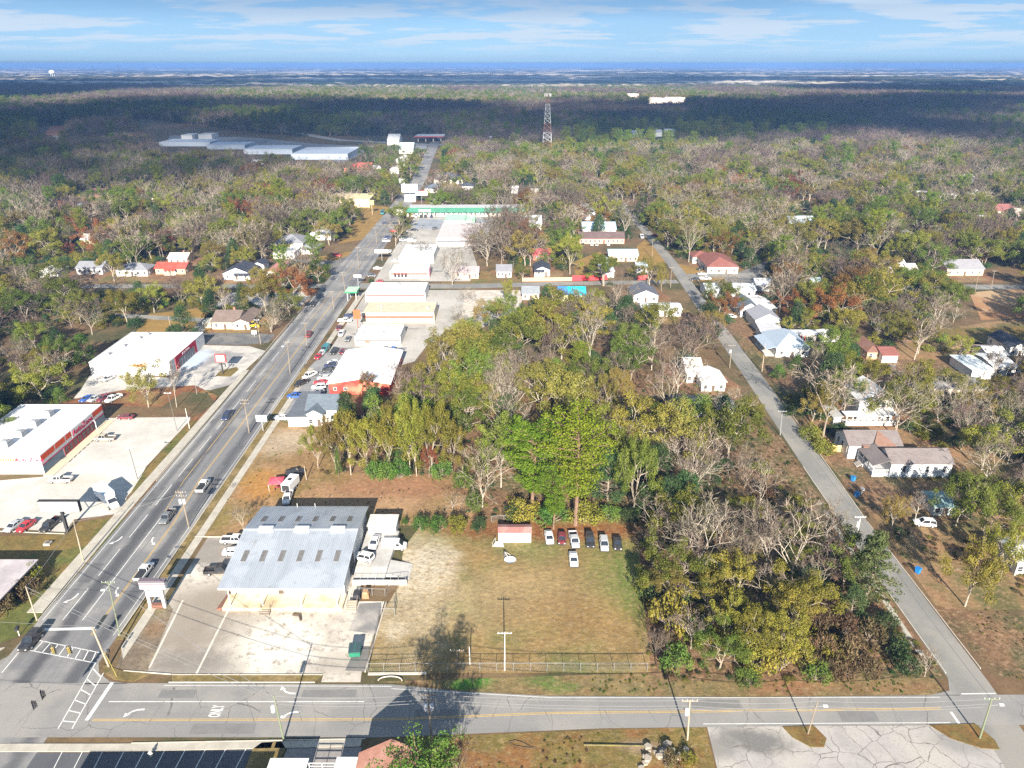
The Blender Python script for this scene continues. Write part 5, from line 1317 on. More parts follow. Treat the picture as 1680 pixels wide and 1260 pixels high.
MB().box(3.6, 5.6, -.06, -.003, 1.0, 2.2).build('sign_board', flat((.5, .2, .15)), o)
strip(595, 713, 530, 14, 4.4, (.42, .42, .41), (.60, .52, .37), 'long white flat roofed store with a cream side wall', units=1)
strip(600, 698, 494, 15, 4.2, (.35, .35, .355), W_WHITE, 'white flat roofed store with small vents behind the long cream walled one', units=6)
o = strip(640, 704, 457, 12, 4.0, (.38, .37, .36), (.62, .58, .54), 'white store with dark front windows and a pink end', win=0)
for i in range(4): MB().box(2.0 + i * 1.7, 3.2 + i * 1.7, -.08, -.003, .6, 2.9).build('window', m_glass, o)
MB().box(o['wd'] * .52, o['wd'] + .1, -.1, -.003, 2.9, 4.3).box(o['wd'] + .06, o['wd'] + .2, 0, 8, .4, 4.1).build('pink_band', flat((.68, .33, .38)), o)
strip(655, 712, 432, 26, 4.0, (.46, .46, .46), W_WHITE, 'square white roofed building beside the brushy bare tree')
strip(716, 803, 404, 40, 5.0, (.43, .36, .37), (.58, .52, .50), 'wide pinkish white roofed building behind the bare trees', units=3)
strip(729, 763, 374, 22, 4.6, (.45, .72, .50), (.42, .70, .48), 'pale mint green flat building below the motel')
strip(762, 779, 371, 16, 3.4, (.45, .68, .48), (.42, .66, .48), 'small mint green annex right of the mint building')
def green_motel():
    a, c = at(667, 355), at(861, 355)
    w, d, h = c.x - a.x, 13, 3.2
    o = thing('motel', 'long motel with a dark green mansard roof and pale ground floor', 'motel', (a.x, a.y, 0))
    MB().box(0, w, 0, d, 0, h).build('wall', flat((.66, .62, .52)), o)
    r = MB()
    gm = mat('green_roof', (.055, .20, .13), (.045, .16, .11), .3, coord='obj')
    r.hexa([(-.8, -2.2, h - .2), (w + .8, -2.2, h - .2), (w + .8, d + .5, h - .2), (-.8, d + .5, h - .2)], [(.6, 0.2, h + 2.6), (w - .6, .2, h + 2.6), (w - .6, d - 1, h + 2.6), (.6, d - 1, h + 2.6)])
    r.build('roof', [gm], o)
    MB().box(1, w - 1, .6, d - 1.4, h + 2.62, h + 2.72).build('roof_deck', flat((.5, .5, .5)), o)
    for i in range(26):
        x = 1.5 + i * (w - 3) / 26
        if i % 3 == 0: MB().box(x, x + 1.1, -.06, -.003, 0.02, 2.1).build('door', m_door, o)
        else: window(o, x + .8, 0, 1.4, 1.3, 1.2, 's')
    b = MB()
    for i in range(22): b.box(.5 + i * (w - 1) / 21 - .12, .5 + i * (w - 1) / 21 + .12, -2.0, -1.76, 0, h - .2)
    b.build('walkway_post', m_trim, o)
    MB().box(w * .11, w * .21, -2.3, -2.12, h + .2, h + 1.9).build('sign_board', flat((.76, .76, .76)), o)
    clear_view(a.x, c.x, a.y, a.y + d, 40)
green_motel()
# ---------------------------------------------------------------- houses, left side
house(66, 97, 455, 9, 3.0, 'gy', (.62, .60, .58), W_WHITE, 'white cottage with a pale gable at the left edge', chimney=False, porch=(.4, 1, 2, (.6, .58, .56)))
house(127, 169, 450, 10, 3.2, 'gx', R_GREY, W_WHITE, 'long white house with grey roof left of the crooked tree', win=4, chimney=True)
house(192, 243, 453, 10, 3.2, 'hip', R_GREY, W_WHITE, 'white house with grey hipped roof right of the crooked tree', win=4)
house(256, 305, 450, 9, 3.0, 'gx', R_RED, W_TAN, 'tan house with a bright red roof and a central porch', win=4, porch=(.35, .7, 2, R_RED))
house(277, 308, 433, 9, 3.0, 'gx', (.66, .48, .45), W_CREAM, 'pale pink roofed house behind the red roofed one', chimney=True)
house(367, 411, 459, 14, 3.2, 'gy', R_DARK, W_WHITE, 'white house with a navy black roof and front porch', win=2, porch=(.45, 1.0, 2, R_DARK))
house(414, 434, 444, 8, 3.0, 'gy', R_DARK, W_WHITE, 'small white garage right of the navy black roof', cat='garage', win=0)
o = house(438, 454, 456, 22, 2.8, 'gy', (.56, .24, .22), (.72, .68, .64), 'long narrow shed with a faded pink roof', cat='shed', win=0, front=10)
house(452, 498, 411, 17, 4.2, 'hip', R_GREY, W_CREAM, 'large grey roofed house set back from the highway', win=4, front=14)
house(497, 522, 416, 9, 3.4, 'hip', (.30, .30, .33), W_WHITE, 'grey hipped porch wing facing the highway', cat='annex', win=2, porch=(0, 1, 2, (.3, .3, .33)), front=8)
house(449, 484, 425, 12, 3.4, 'flat', (.76, .75, .73), W_WHITE, 'white flat roofed block before the large grey roofed house', cat='annex', win=2, front=8)
house(510, 543, 394, 14, 3.4, 'shed', (.66, .68, .70), W_WHITE, 'pale metal roofed building behind the grey porch wing', cat='building', pitch=.10, win=0, front=8)
o = house(349, 391, 540, 14, 3.0, 'gx', R_BROWN, W_CREAM, 'tan house with brown roof and chimneys by the dark lot', win=2, chimney=True, front=10, pitch=.36)
house(384, 410, 541, 15, 3.0, 'gy', R_BROWN, W_CREAM, 'brown gabled front wing of the tan house', cat='cottage', win=1, front=6)
house(333, 347, 538, 5, 2.4, 'flat', (.7, .68, .62), W_CREAM, 'small cream shed left of the tan house', cat='shed', win=0, door=False, front=5)
house(119, 147, 348, 13, 3.4, 'hip', (.17, .24, .33), W_GREY, 'blue grey hipped roof among bare trees in the left distance', win=2, pitch=.5)
house(136, 171, 325, 14, 3.4, 'gx', (.28, .13, .13), W_BRICK, 'dark red roofed house in the left distance', win=2)
house(171, 190, 327, 12, 3.4, 'gx', (.3, .27, .28), W_TAN, 'greyish roofed house right of the dark red one', win=2)
house(195, 213, 382, 9, 3.2, 'gy', (.72, .70, .66), W_WHITE, 'white gable between bare trees on the left', win=1)
house(134, 158, 402, 10, 3.2, 'gx', (.70, .64, .60), W_CREAM, 'pale roofed house with an orange wall among bare trees', win=2)
house(250, 268, 332, 11, 3.6, 'gx', (.55, .52, .46), W_CREAM, 'cream house right of the orange tree', win=1)
house(40, 68, 322, 12, 3.4, 'hip', (.30, .42, .52), W_GREY, 'pale blue roof at the far left in the trees', win=0)
o = house(540, 607, 340, 26, 5.5, 'flat', (.58, .55, .48), (.72, .58, .34), 'pale flat building with amber side walls by the highway', cat='building', win=5, front=45)
house(565, 582, 283, 22, 4.5, 'gx', R_RED, (.6, .1, .08), 'bright red roofed building, left half of the pair', cat='building', win=0, front=60, pitch=.2)
house(584, 608, 281, 22, 4.5, 'gx', (.62, .12, .09), (.6, .12, .1), 'bright red roofed building, right half of the pair', cat='building', win=0, front=60, pitch=.2)
house(609, 625, 281, 15, 3.5, 'gx', R_WHITE, W_WHITE, 'white carport roof right of the red building', cat='carport', win=0, pitch=.15)
house(640, 660, 285, 18, 4, 'gy', (.72, .68, .62), W_WHITE, 'white gabled house nearest the golden lot', win=1, front=30)
house(650, 671, 270, 20, 5, 'gy', (.74, .72, .66), W_WHITE, 'larger white house behind the golden lot', win=1, front=30)
house(653, 665, 279, 16, 4, 'gx', (.70, .70, .70), W_WHITE, 'white house between the two gabled ones', win=0, front=10)
house(412, 434, 280, 16, 6, 'gx', R_WHITE, W_WHITE, 'white two storey house standing in the shaded trees', win=2, front=30)
# far side of the highway
house(712, 759, 302, 20, 4, 'hip', R_DARK, (.70, .66, .56), 'cream house with a black hipped roof east of the highway', win=4, front=26)
house(697, 734, 316, 14, 3.4, 'hip', (.13, .17, .22), W_WHITE, 'blue black roofed house before the cream one', win=3, front=14)
house(758, 777, 312, 12, 3.4, 'hip', (.07, .08, .1), W_GREY, 'small black roofed house right of the blue black one', win=1)
house(664, 682, 331, 12, 5, 'flat', (.72, .72, .72), W_WHITE, 'white box building left of the motel sign', cat='store', win=0, front=8)
house(707, 726, 339, 10, 3.4, 'flat', (.68, .68, .7), W_WHITE, 'white kiosk building behind the motel roof', cat='store', win=0, front=5)
house(839, 850, 318, 10, 3.4, 'gx', (.7, .68, .66), W_WHITE, 'small white house in the woods behind the motel, left', win=0)
house(868, 886, 323, 10, 3.4, 'gx', (.5, .46, .4), W_TAN, 'small tan house in the woods behind the motel, right', win=0)
# middle block
house(815, 839, 455, 10, 3.0, 'gx', R_GREY, W_WHITE, 'grey roofed white house by the golden yard', win=3)
house(877, 902, 453, 12, 3.2, 'gy', R_DARK, W_WHITE, 'white gabled house with a black roof under bare trees', win=1, porch=(0, .6, 2, R_DARK))
house(747, 785, 457, 9, 3.0, 'gx', (.40, .33, .33), W_PINK, 'pink house with a small front gable', win=3, porch=(.3, .55, 1.2, (.5, .38, .36)))
house(857, 884, 492, 9, 3.0, 'gx', (.27, .29, .31), W_PINK, 'small pink walled house with grey roof', win=2)
o = house(917, 960, 495, 10, 3.2, 'gx', (.02, .50, .72), (.66, .60, .30), 'yellow house under a bright blue tarpaulin roof', win=3)
MB().hexa([(-.5, -.5, 3.26), (o['wd'] * .34, -.5, 3.26), (o['wd'] * .34, 4.9, 5.52), (-.5, 4.9, 5.52)], [(-.5, -.5, 3.3), (o['wd'] * .34, -.5, 3.3), (o['wd'] * .34, 4.9, 5.56), (-.5, 4.9, 5.56)]).build('tarpaulin', flat((.05, .22, .60)), o)
house(871, 891, 397, 11, 3.0, 'gx', (.62, .12, .09), W_BRICK, 'red roof glimpsed through bare trees, upper one', win=1, front=12)
house(874, 904, 427, 10, 3.0, 'gx', (.66, .10, .12), W_BRICK, 'red roof glimpsed through bare trees, lower one', win=1, front=12)
house(891, 912, 396, 12, 3.2, 'gx', (.24, .24, .27), W_GREY, 'grey roof right of the upper red roof', win=1, front=10)
house(854, 888, 381, 16, 5.5, 'gx', (.62, .66, .72), W_WHITE, 'white two storey house behind the bare trees', win=4, front=14)
house(949, 981, 361, 26, 4.2, 'gy', (.36, .34, .31), W_WHITE, 'white gabled hall with a long grey brown roof', win=0, front=20)
house(956, 1010, 385, 14, 3.4, 'gx', (.45, .60, .74), W_WHITE, 'pale blue roofed building behind the blue green evergreen', win=2, front=10)
o = house(950, 1024, 400, 12, 3.2, 'gx', (.15, .10, .095), (.62, .34, .26), 'long brick motel block with a dark brown roof', cat='motel', win=9, front=18)
o = house(999, 1046, 429, 10, 3.2, 'gx', (.40, .64, .70), (.62, .40, .32), 'motel wing with a cyan roof and brick front', cat='motel', win=5, front=12)
o = house(987, 1007, 455, 26, 3.2, 'gy', (.66, .74, .78), W_WHITE, 'white and pale blue motel wing running back from the red wall', cat='motel', win=0, front=14)
house(1044, 1061, 448, 8, 3, 'gx', (.52, .66, .78), W_WHITE, 'tiny pale blue roofed house at the street corner', win=1, front=10)
house(1039, 1079, 496, 13, 3.2, 'gy', (.14, .145, .17), W_WHITE, 'white house with a charcoal gable roof left of the street', win=2, front=8)
house(1053, 1117, 519, 9, 3.0, 'gx', (.64, .66, .67), W_WHITE, 'long white house with a pale metal roof left of the street', win=5, pitch=.2, front=16)
# right hand street
o = house(1160, 1210, 449, 26, 3.6, 'hip', R_REDBR, (.70, .66, .60), 'church hall with a big red brown roof', cat='church', win=3, front=10, pitch=.38)
house(1136, 1166, 432, 10, 3.4, 'hip', R_REDBR, (.74, .70, .64), 'red brown roofed side wing of the church hall', cat='annex', win=2, front=12)
house(1158, 1238, 488, 11, 3.4, 'gx', (.66, .70, .70), W_WHITE, 'long white hall with a silvery metal roof', cat='hall', win=3, pitch=.28, front=6)
house(1214, 1244, 520, 14, 3.6, 'gy', R_SLATE, W_WHITE, 'white house with a dark slate gable beside the street', win=2, side='w', front=6, pitch=.6)
house(1243, 1271, 518, 14, 3.4, 'gy', (.72, .70, .68), W_WHITE, 'white rear wing of the slate gabled house', cat='annex', win=2, front=6, pitch=.3)
house(1238, 1279, 540, 12, 3.8, 'gy', (.36, .36, .39), W_WHITE, 'white house with a pale grey gable roof', win=0, side='w', front=5, pitch=.5)
house(1246, 1280, 553, 5, 2.7, 'shed', (.40, .40, .42), W_WHITE, 'white lean-to garage before the pale grey gable', cat='garage', win=0, pitch=.25, front=10)
o = house(1272, 1326, 586, 17, 3.6, 'hip', R_BLUE, W_WHITE, 'big white house with a blue grey hipped roof', win=2, side='w', front=8, pitch=.55)
MB().box(-3.2, -.1, 1, 14, .02, .4).build('porch_floor', flat((.6, .58, .55)), o)
MB().add([(-3.6, .4, 2.7), (-3.6, 14.6, 2.7), (-.2, 14.6, 3.6), (-.2, .4, 3.6), (-3.6, .4, 2.85), (-3.6, 14.6, 2.85), (-.2, 14.6, 3.75), (-.2, .4, 3.75)], [(0, 1, 2, 3), (7, 6, 5, 4), (0, 4, 5, 1), (0, 3, 7, 4), (1, 5, 6, 2)]).build('porch_roof', roof_mat(R_BLUE, 'gx'), o)
for y in (1, 4.3, 7.6, 10.9, 14): MB().box(-3.3, -3.1, y - .1, y + .1, .4, 2.8).build('porch_post', m_trim, o)
o = house(1301, 1322, 560, 5, 2.8, 'gx', (.72, .71, .7), (.66, .60, .56), 'white shed with red door stripes, left of three sheds', cat='shed', win=0, pitch=.2, front=4, door=False)
for i in range(3): MB().box(1.2 + i * 1.4, 1.7 + i * 1.4, -.06, -.003, .1, 2.3).build('door', flat((.5, .08, .07)), o)
house(1323, 1338, 560, 5, 2.8, 'gx', (.72, .71, .7), (.70, .62, .60), 'pinkish white shed, middle of three sheds', cat='shed', win=0, pitch=.3, front=4, door=False)
house(1346, 1376, 561, 6, 2.6, 'hip', (.74, .73, .71), (.72, .70, .66), 'white barn roofed shed, right of three sheds', cat='shed', win=0, pitch=.55, over=.15, front=10, door=False)
o = house(1405, 1462, 690, 11, 6.2, 'gy', (.66, .66, .67), W_WHITE, 'white two storey house with a tall gable and wide porches', win=3, side='w', front=8, pitch=.62)
for x in (.32, .5, .68): window(o, x * o['wd'], 0, 5.0, .9, 1.6, 's')
b = MB()
for i in range(8): b.box(-4.6 + i * 1.75, -4.4 + i * 1.75, -3.2, -3.0, 0, 3.0)
b.build('porch_post', m_trim, o)
MB().box(-5.0, o['wd'] + .3, -3.5, -.05, 3.0, 3.18).build('porch_roof', flat((.70, .70, .70)), o)
MB().box(-4.8, o['wd'] + .2, -3.3, -.05, .02, .5).build('porch_floor', flat((.62, .6, .58)), o)
MB().box(-4.6, o['wd'] + .1, -3.25, -3.18, .6, 1.4).build('porch_rail', m_trim, o)
house(1366, 1378, 698, 7, 2.6, 'shedx', (.46, .45, .43), W_GREY, 'grey ramp roofed shed beside the two storey house', cat='shed', win=0, pitch=.12, front=3, door=False)
house(1463, 1481, 650, 4.5, 2.6, 'gx', R_DARK, (.24, .27, .34), 'dark garden shed behind the two storey house', cat='shed', win=2, front=5, door=False)
house(1513, 1612, 652, 9, 3.2, 'gx', (.25, .24, .235), (.5, .42, .36), 'long low house with a weathered grey roof', win=3, front=6, pitch=.3)
# the cottage with the L of brown roofs
def cottage():
    a = at(1458, 783)
    o = thing('cottage', 'white cottage with two grey brown gables and a railed porch', 'house', (a.x, a.y, 0))
    rm = roof_mat((.20, .168, .16), 'gx')
    w, d, h = 15.2, 8.0, 4.0
    wm = mat('white_boards', (.75, .75, .74), (.66, .67, .68), 1.2, coord='obj', stretch=(.2, 1, 6))
    wall_mesh('gx', w, d, h, .5).build('wall', wm, o)
    roof_mesh('gx', w, d, h, .5, .4, None).build('roof', rm, o)
    for x in (.22, .60, .88): window(o, x * w, 0, 2.4, .8, 1.7, 's')
    b = wall_mesh('gx', 13.5, 8.5, h, .5)
    b.v = [(x - 6.5, y + 9.5, z) for x, y, z in b.v]
    b.build('wall', wm, o)
    b = roof_mesh('gx', 13.5, 8.5, h, .5, .4, None)
    b.v = [(x - 6.5, y + 9.5, z) for x, y, z in b.v]
    b.build('roof', rm, o)
    b = MB().add([(-1.0, 8.0, h + .1), (5.5, 8.0, h + .1), (2.2, 13.6, h + 2.35)], [(0, 1, 2)])
    b.hexa([(-3.4, 8.2, h - .1), (4.0, 8.2, h - .1), (4.0, 9.3, h - .1), (-3.4, 9.3, h - .1)], [(-3.4, 8.2, h + .1), (4, 8.2, h + .1), (4, 9.3, h + .3), (-3.4, 9.3, h + .3)])
    b.build('valley_roof', mat('rusty_roof', (.21, .115, .08), (.24, .15, .115), 1, coord='obj'), o)
    for i in range(3): window(o, -6.5, 11 + i * 2.4, 2.4, .9, 1.7, 'w')
    MB().add([(-4.4, .2, 3.1), (-4.4, 9.2, 3.1), (-.02, 9.2, h + .6), (-.02, .2, h + .6), (-4.4, .2, 3.24), (-4.4, 9.2, 3.24), (-.02, 9.2, h + .74), (-.02, .2, h + .74)], [(0, 1, 2, 3), (7, 6, 5, 4), (0, 4, 5, 1), (0, 3, 7, 4), (1, 5, 6, 2)]).build('porch_roof', rm, o)
    MB().box(-4.2, -.02, .3, 9.0, 0.02, 1.0).build('porch_floor', flat((.55, .56, .58)), o)
    for y in (.4, 3.2, 6.0, 8.8): MB().box(-4.2, -4.0, y - .1, y + .1, 1.0, 3.2).build('porch_post', m_trim, o)
    b = MB().box(-4.15, -4.05, .4, 8.9, 1.85, 1.95).box(-4.1, -.1, .32, .40, 1.85, 1.95)
    for i in range(18): b.box(-4.13, -4.07, .5 + i * .48, .56 + i * .48, 1.0, 1.85)
    for i in range(8): b.box(-3.9 + i * .5, -3.84 + i * .5, .33, .39, 1.0, 1.85)
    b.build('porch_rail', m_trim, o)
    MB().box(0, w, -.04, -.004, 0.02, .75).build('foundation', mat('foundation_block', (.55, .6, .62), (.4, .44, .46), 1.2, coord='obj'), o)
    st = MB()
    for i in range(4): st.box(-4.9 - i * .35, -4.25 - i * .35, 5, 7, .02, .9 - i * .22)
    st.build('steps', flat((.45, .4, .36)), o)
    clear_view(a.x - 7, a.x + 15.5, a.y, a.y + 19, 14)
cottage()
house(1446, 1471, 595, 9, 2.8, 'gx', R_REDBR, W_WHITE, 'white garage at the end of the rusty yard', cat='garage', win=0, front=14, pitch=.3)
house(1421, 1446, 590, 16, 3.0, 'hip', (.24, .12, .085), W_TAN, 'rusty brown hipped roof left of the white garage', win=1, front=10)
house(1592, 1625, 622, 13, 3.2, 'shedx', (.70, .76, .77), W_WHITE, 'white and aqua metal carport with open sides', cat='carport', win=0, front=8, pitch=.03, door=False)
house(1626, 1664, 616, 12, 3.2, 'gx', (.74, .74, .74), W_WHITE, 'white metal roofed outbuilding right of the carport', cat='garage', win=1, front=8, pitch=.15)
house(1618, 1649, 594, 9, 2.8, 'gx', (.74, .74, .73), W_WHITE, 'white shed roof behind the carport', cat='shed', win=0, front=8, pitch=.3)
house(1654, 1690, 584, 13, 3.4, 'gy', R_DARK, W_WHITE, 'white house with a navy roof at the right edge', win=2, front=12, side='w')
house(1552, 1612, 452, 14, 3.4, 'gx', (.30, .29, .31), (.68, .52, .38), 'tan house with a long grey roof beside the far street', win=4, front=20)
house(1453, 1487, 450, 13, 3.2, 'gx', (.72, .72, .71), W_CREAM, 'cream house with a white roof and brown porch', win=2, front=22, porch=(.4, .95, 2, (.25, .12, .1)))
house(1487, 1504, 452, 9, 3.0, 'gx', (.62, .58, .52), W_CREAM, 'small cream house right of the white roof', win=1, front=20)
house(1295, 1338, 380, 15, 5.0, 'gx', (.55, .64, .74), W_WHITE, 'white two storey house with pale blue roof in the woods', win=4, front=32)
house(1633, 1666, 356, 16, 4, 'gx', (.30, .12, .11), W_CREAM, 'dark red roofed house far on the right', win=2, front=30)
house(1666, 1690, 362, 14, 4, 'gx', (.62, .48, .40), W_CREAM, 'pale tan roofed house at the far right edge', win=1, front=30)
house(1607, 1628, 373, 13, 3.6, 'gx', (.58, .66, .74), W_WHITE, 'white and blue roofed house far on the right', win=1, front=28)
house(1626, 1662, 386, 14, 3.6, 'gx', (.28, .18, .14), W_BRICK, 'brown roofed house far on the right by the clay field', win=1, front=28)
house(1505, 1529, 330, 14, 3.6, 'gx', (.66, .68, .7), W_WHITE, 'white roofed house in the far right woods, nearer one', win=1, front=30)
house(1554, 1570, 326, 14, 3.6, 'gx', (.64, .66, .68), W_WHITE, 'white roofed house in the far right woods, middle one', win=0, front=30)
house(1590, 1608, 328, 14, 3.6, 'gx', (.70, .70, .70), W_WHITE, 'white roofed house in the far right woods, right one', win=0, front=30)
house(1574, 1600, 302, 16, 3.8, 'gx', (.62, .66, .70), W_WHITE, 'pale roofed house in the far right woods, topmost one', win=0, front=34)
house(1482, 1505, 396, 13, 3.6, 'gy', (.64, .66, .69), W_WHITE, 'white gabled house deep in the woods on the right', win=1, front=24)
house(1330, 1347, 478, 9, 3.4, 'gx', (.55, .66, .74), W_WHITE, 'pale blue house behind the orange leaved tree', win=1, front=16)
house(1240, 1268, 478, 9, 3.0, 'gx', (.6, .64, .68), W_WHITE, 'low pale roof behind the silvery hall', win=0, front=8)
house(1530, 1566, 846, 6, 2.6, 'gx', (.22, .34, .33), (.55, .60, .58), 'house with a weathered turquoise roof half hidden by green trees', win=2, front=5, pitch=.3)
house(1664, 1700, 944, 8, 3.2, 'gx', (.66, .66, .66), W_WHITE, 'white house at the right edge behind leafy oaks', win=2, front=6, pitch=.3)
# white houses inside the central wood
house(1126, 1152, 628, 13, 3.4, 'gx', (.66, .62, .58), W_WHITE, 'white house with a pale roof in the wood beside the street', win=2, front=10)
house(1150, 1189, 642, 9, 3.4, 'gy', (.70, .68, .66), W_WHITE, 'white gabled front of the pale roofed house in the wood', cat='cottage', win=2, front=12)
house(1108, 1161, 684, 9, 2.8, 'gx', (.07, .075, .10), W_WHITE, 'long white house with a dark roof in the wood', win=4, front=12, pitch=.25)
house(1184, 1208, 690, 8, 3.2, 'gy', (.70, .70, .70), W_WHITE, 'small white gabled house right of the dark roof', win=1, front=8)
o = thing('tarpaulin', 'pale blue tarpaulin frame behind the white house in the wood', 'tarpaulin', at(1130, 600))
MB().box(-1.6, 1.6, -.1, .1, 0, 3.2).build('sheet', flat((.30, .52, .70)), o)
# field shed
def field_shed():
    a, c = at(818, 890), at(871, 887)
    w = c.x - a.x
    o = thing('site_shed', 'white shed with a faded red roof at the field edge', 'shed', (a.x, a.y, 0))
    wall_mesh('gx', w, 2.9, 2.5, .25).build('wall', mat('shed_white', (.74, .73, .71), (.6, .58, .55), 1.1, coord='obj'), o)
    roof_mesh('gx', w, 2.9, 2.5, .25, .15, None).build('roof', mat('faded_red_roof', (.36, .17, .15), (.30, .15, .135), .8, c3=(.42, .24, .21), scale3=.3, coord='obj', stretch=(3, 1, 1)), o)
    MB().box(w * .2, w * .2 + .5, -.05, -.003, 1.3, 1.9).build('vent', flat((.35, .33, .3)), o)
    MB().hexa([(-1.3, -1.5, .03), (1.2, -1.7, .03), (.9, -.05, .03), (-.6, -.05, .03)], [(-1.3, -1.5, .1), (1.2, -1.7, .1), (.9, -.05, .35), (-.6, -.05, .35)]).build('ramp', flat((.5, .48, .46)), o)
    b = MB().tube((-1.3, -1.4, 0), (-1.3, -1.4, 1), .04).tube((-.7, 0, .3), (-.7, 0, 1.2), .04).tube((-1.3, -1.4, 1), (-.7, 0, 1.2), .04)
    b.build('railing', flat((.5, .5, .5)), o)
field_shed()
# foreground left canopy and things at the bottom edge
a = at(63, 918, 3.4)
o = thing('pavilion', 'pale flat roof on white posts at the left edge', 'pavilion', (a.x - 16, a.y - 15, 0))
MB().box(0, 16, 0, 15, 3.2, 3.45).build('roof', mat('bleached_roof', (.46, .40, .40), (.36, .32, .33), .3, c3=(.52, .47, .46), scale3=.12, coord='obj'), o)
for x, y in ((15.6, .4), (15.6, 14.6), (.4, 14.6), (8, 14.6)): MB().box(x - .1, x + .1, y - .1, y + .1, 0, 3.2).build('post', m_trim, o)
MB().box(1, 11, 1, 13, 0, 3.19).build('wall', flat((.45, .40, .37)), o)
clear([(a.x - 17, a.y - 16), (a.x + 2, a.y - 16), (a.x + 2, a.y + 2), (a.x - 17, a.y + 2)])
o = thing('house', 'pink roofed building at the bottom edge casting a gabled shadow', 'house', (-21.6, 58, 0))
wall_mesh('gy', 9.0, 17.2, 4.5, .56).build('wall', flat((.6, .5, .44)), o)
roof_mesh('gy', 9.0, 17.2, 4.5, .56, .35, None).build('roof', mat('pink_shingle', (.48, .23, .16), (.40, .19, .135), .8, c3=(.52, .27, .2), scale3=.3, coord='obj', stretch=(1, 3, 1)), o)
for k, (x0, w, y1) in enumerate(((-35.0, 5.6, 76.0), (-25.4, 4.6, 76.2))):
    o = thing('porch_canopy', ('left' if k == 0 else 'right') + ' one of two low white porch roofs at the bottom edge', 'canopy', (x0, 66, 0))
    MB().box(0, w, 0, y1 - 66, 2.6, 2.8).build('roof', mat('white_canopy', (.76, .76, .77), (.7, .7, .7), 1, coord='obj'), o)
    for x in (.2, w - .2): MB().box(x - .08, x + .08, y1 - 66.3, y1 - 66.1, 0, 2.6).build('post', m_trim, o)
o = thing('deck_railing', 'white railing between the two low porch roofs', 'railing', (-29.3, 75.4, 0))
b = MB()
for z in (.7, 1.3, 1.9, 2.5): b.box(0, 3.8, -.05, .05, z - .05, z + .05)
for i in range(3): b.box(i * 1.87 - .05, i * 1.87 + .05, -.06, .06, 0, 2.55)
b.build('rail', m_trim, o)
o = thing('shop_block', 'flat roofed block just south of the dark striped lot', 'building', (-63, 44, 0))
MB().box(0, 27.5, 0, 20, 0, 6.6).build('wall', flat((.5, .48, .45)), o)
MB().box(-.2, 27.7, -.2, 20.2, 6.6, 6.9).build('roof', flat((.5, .5, .5)), o)
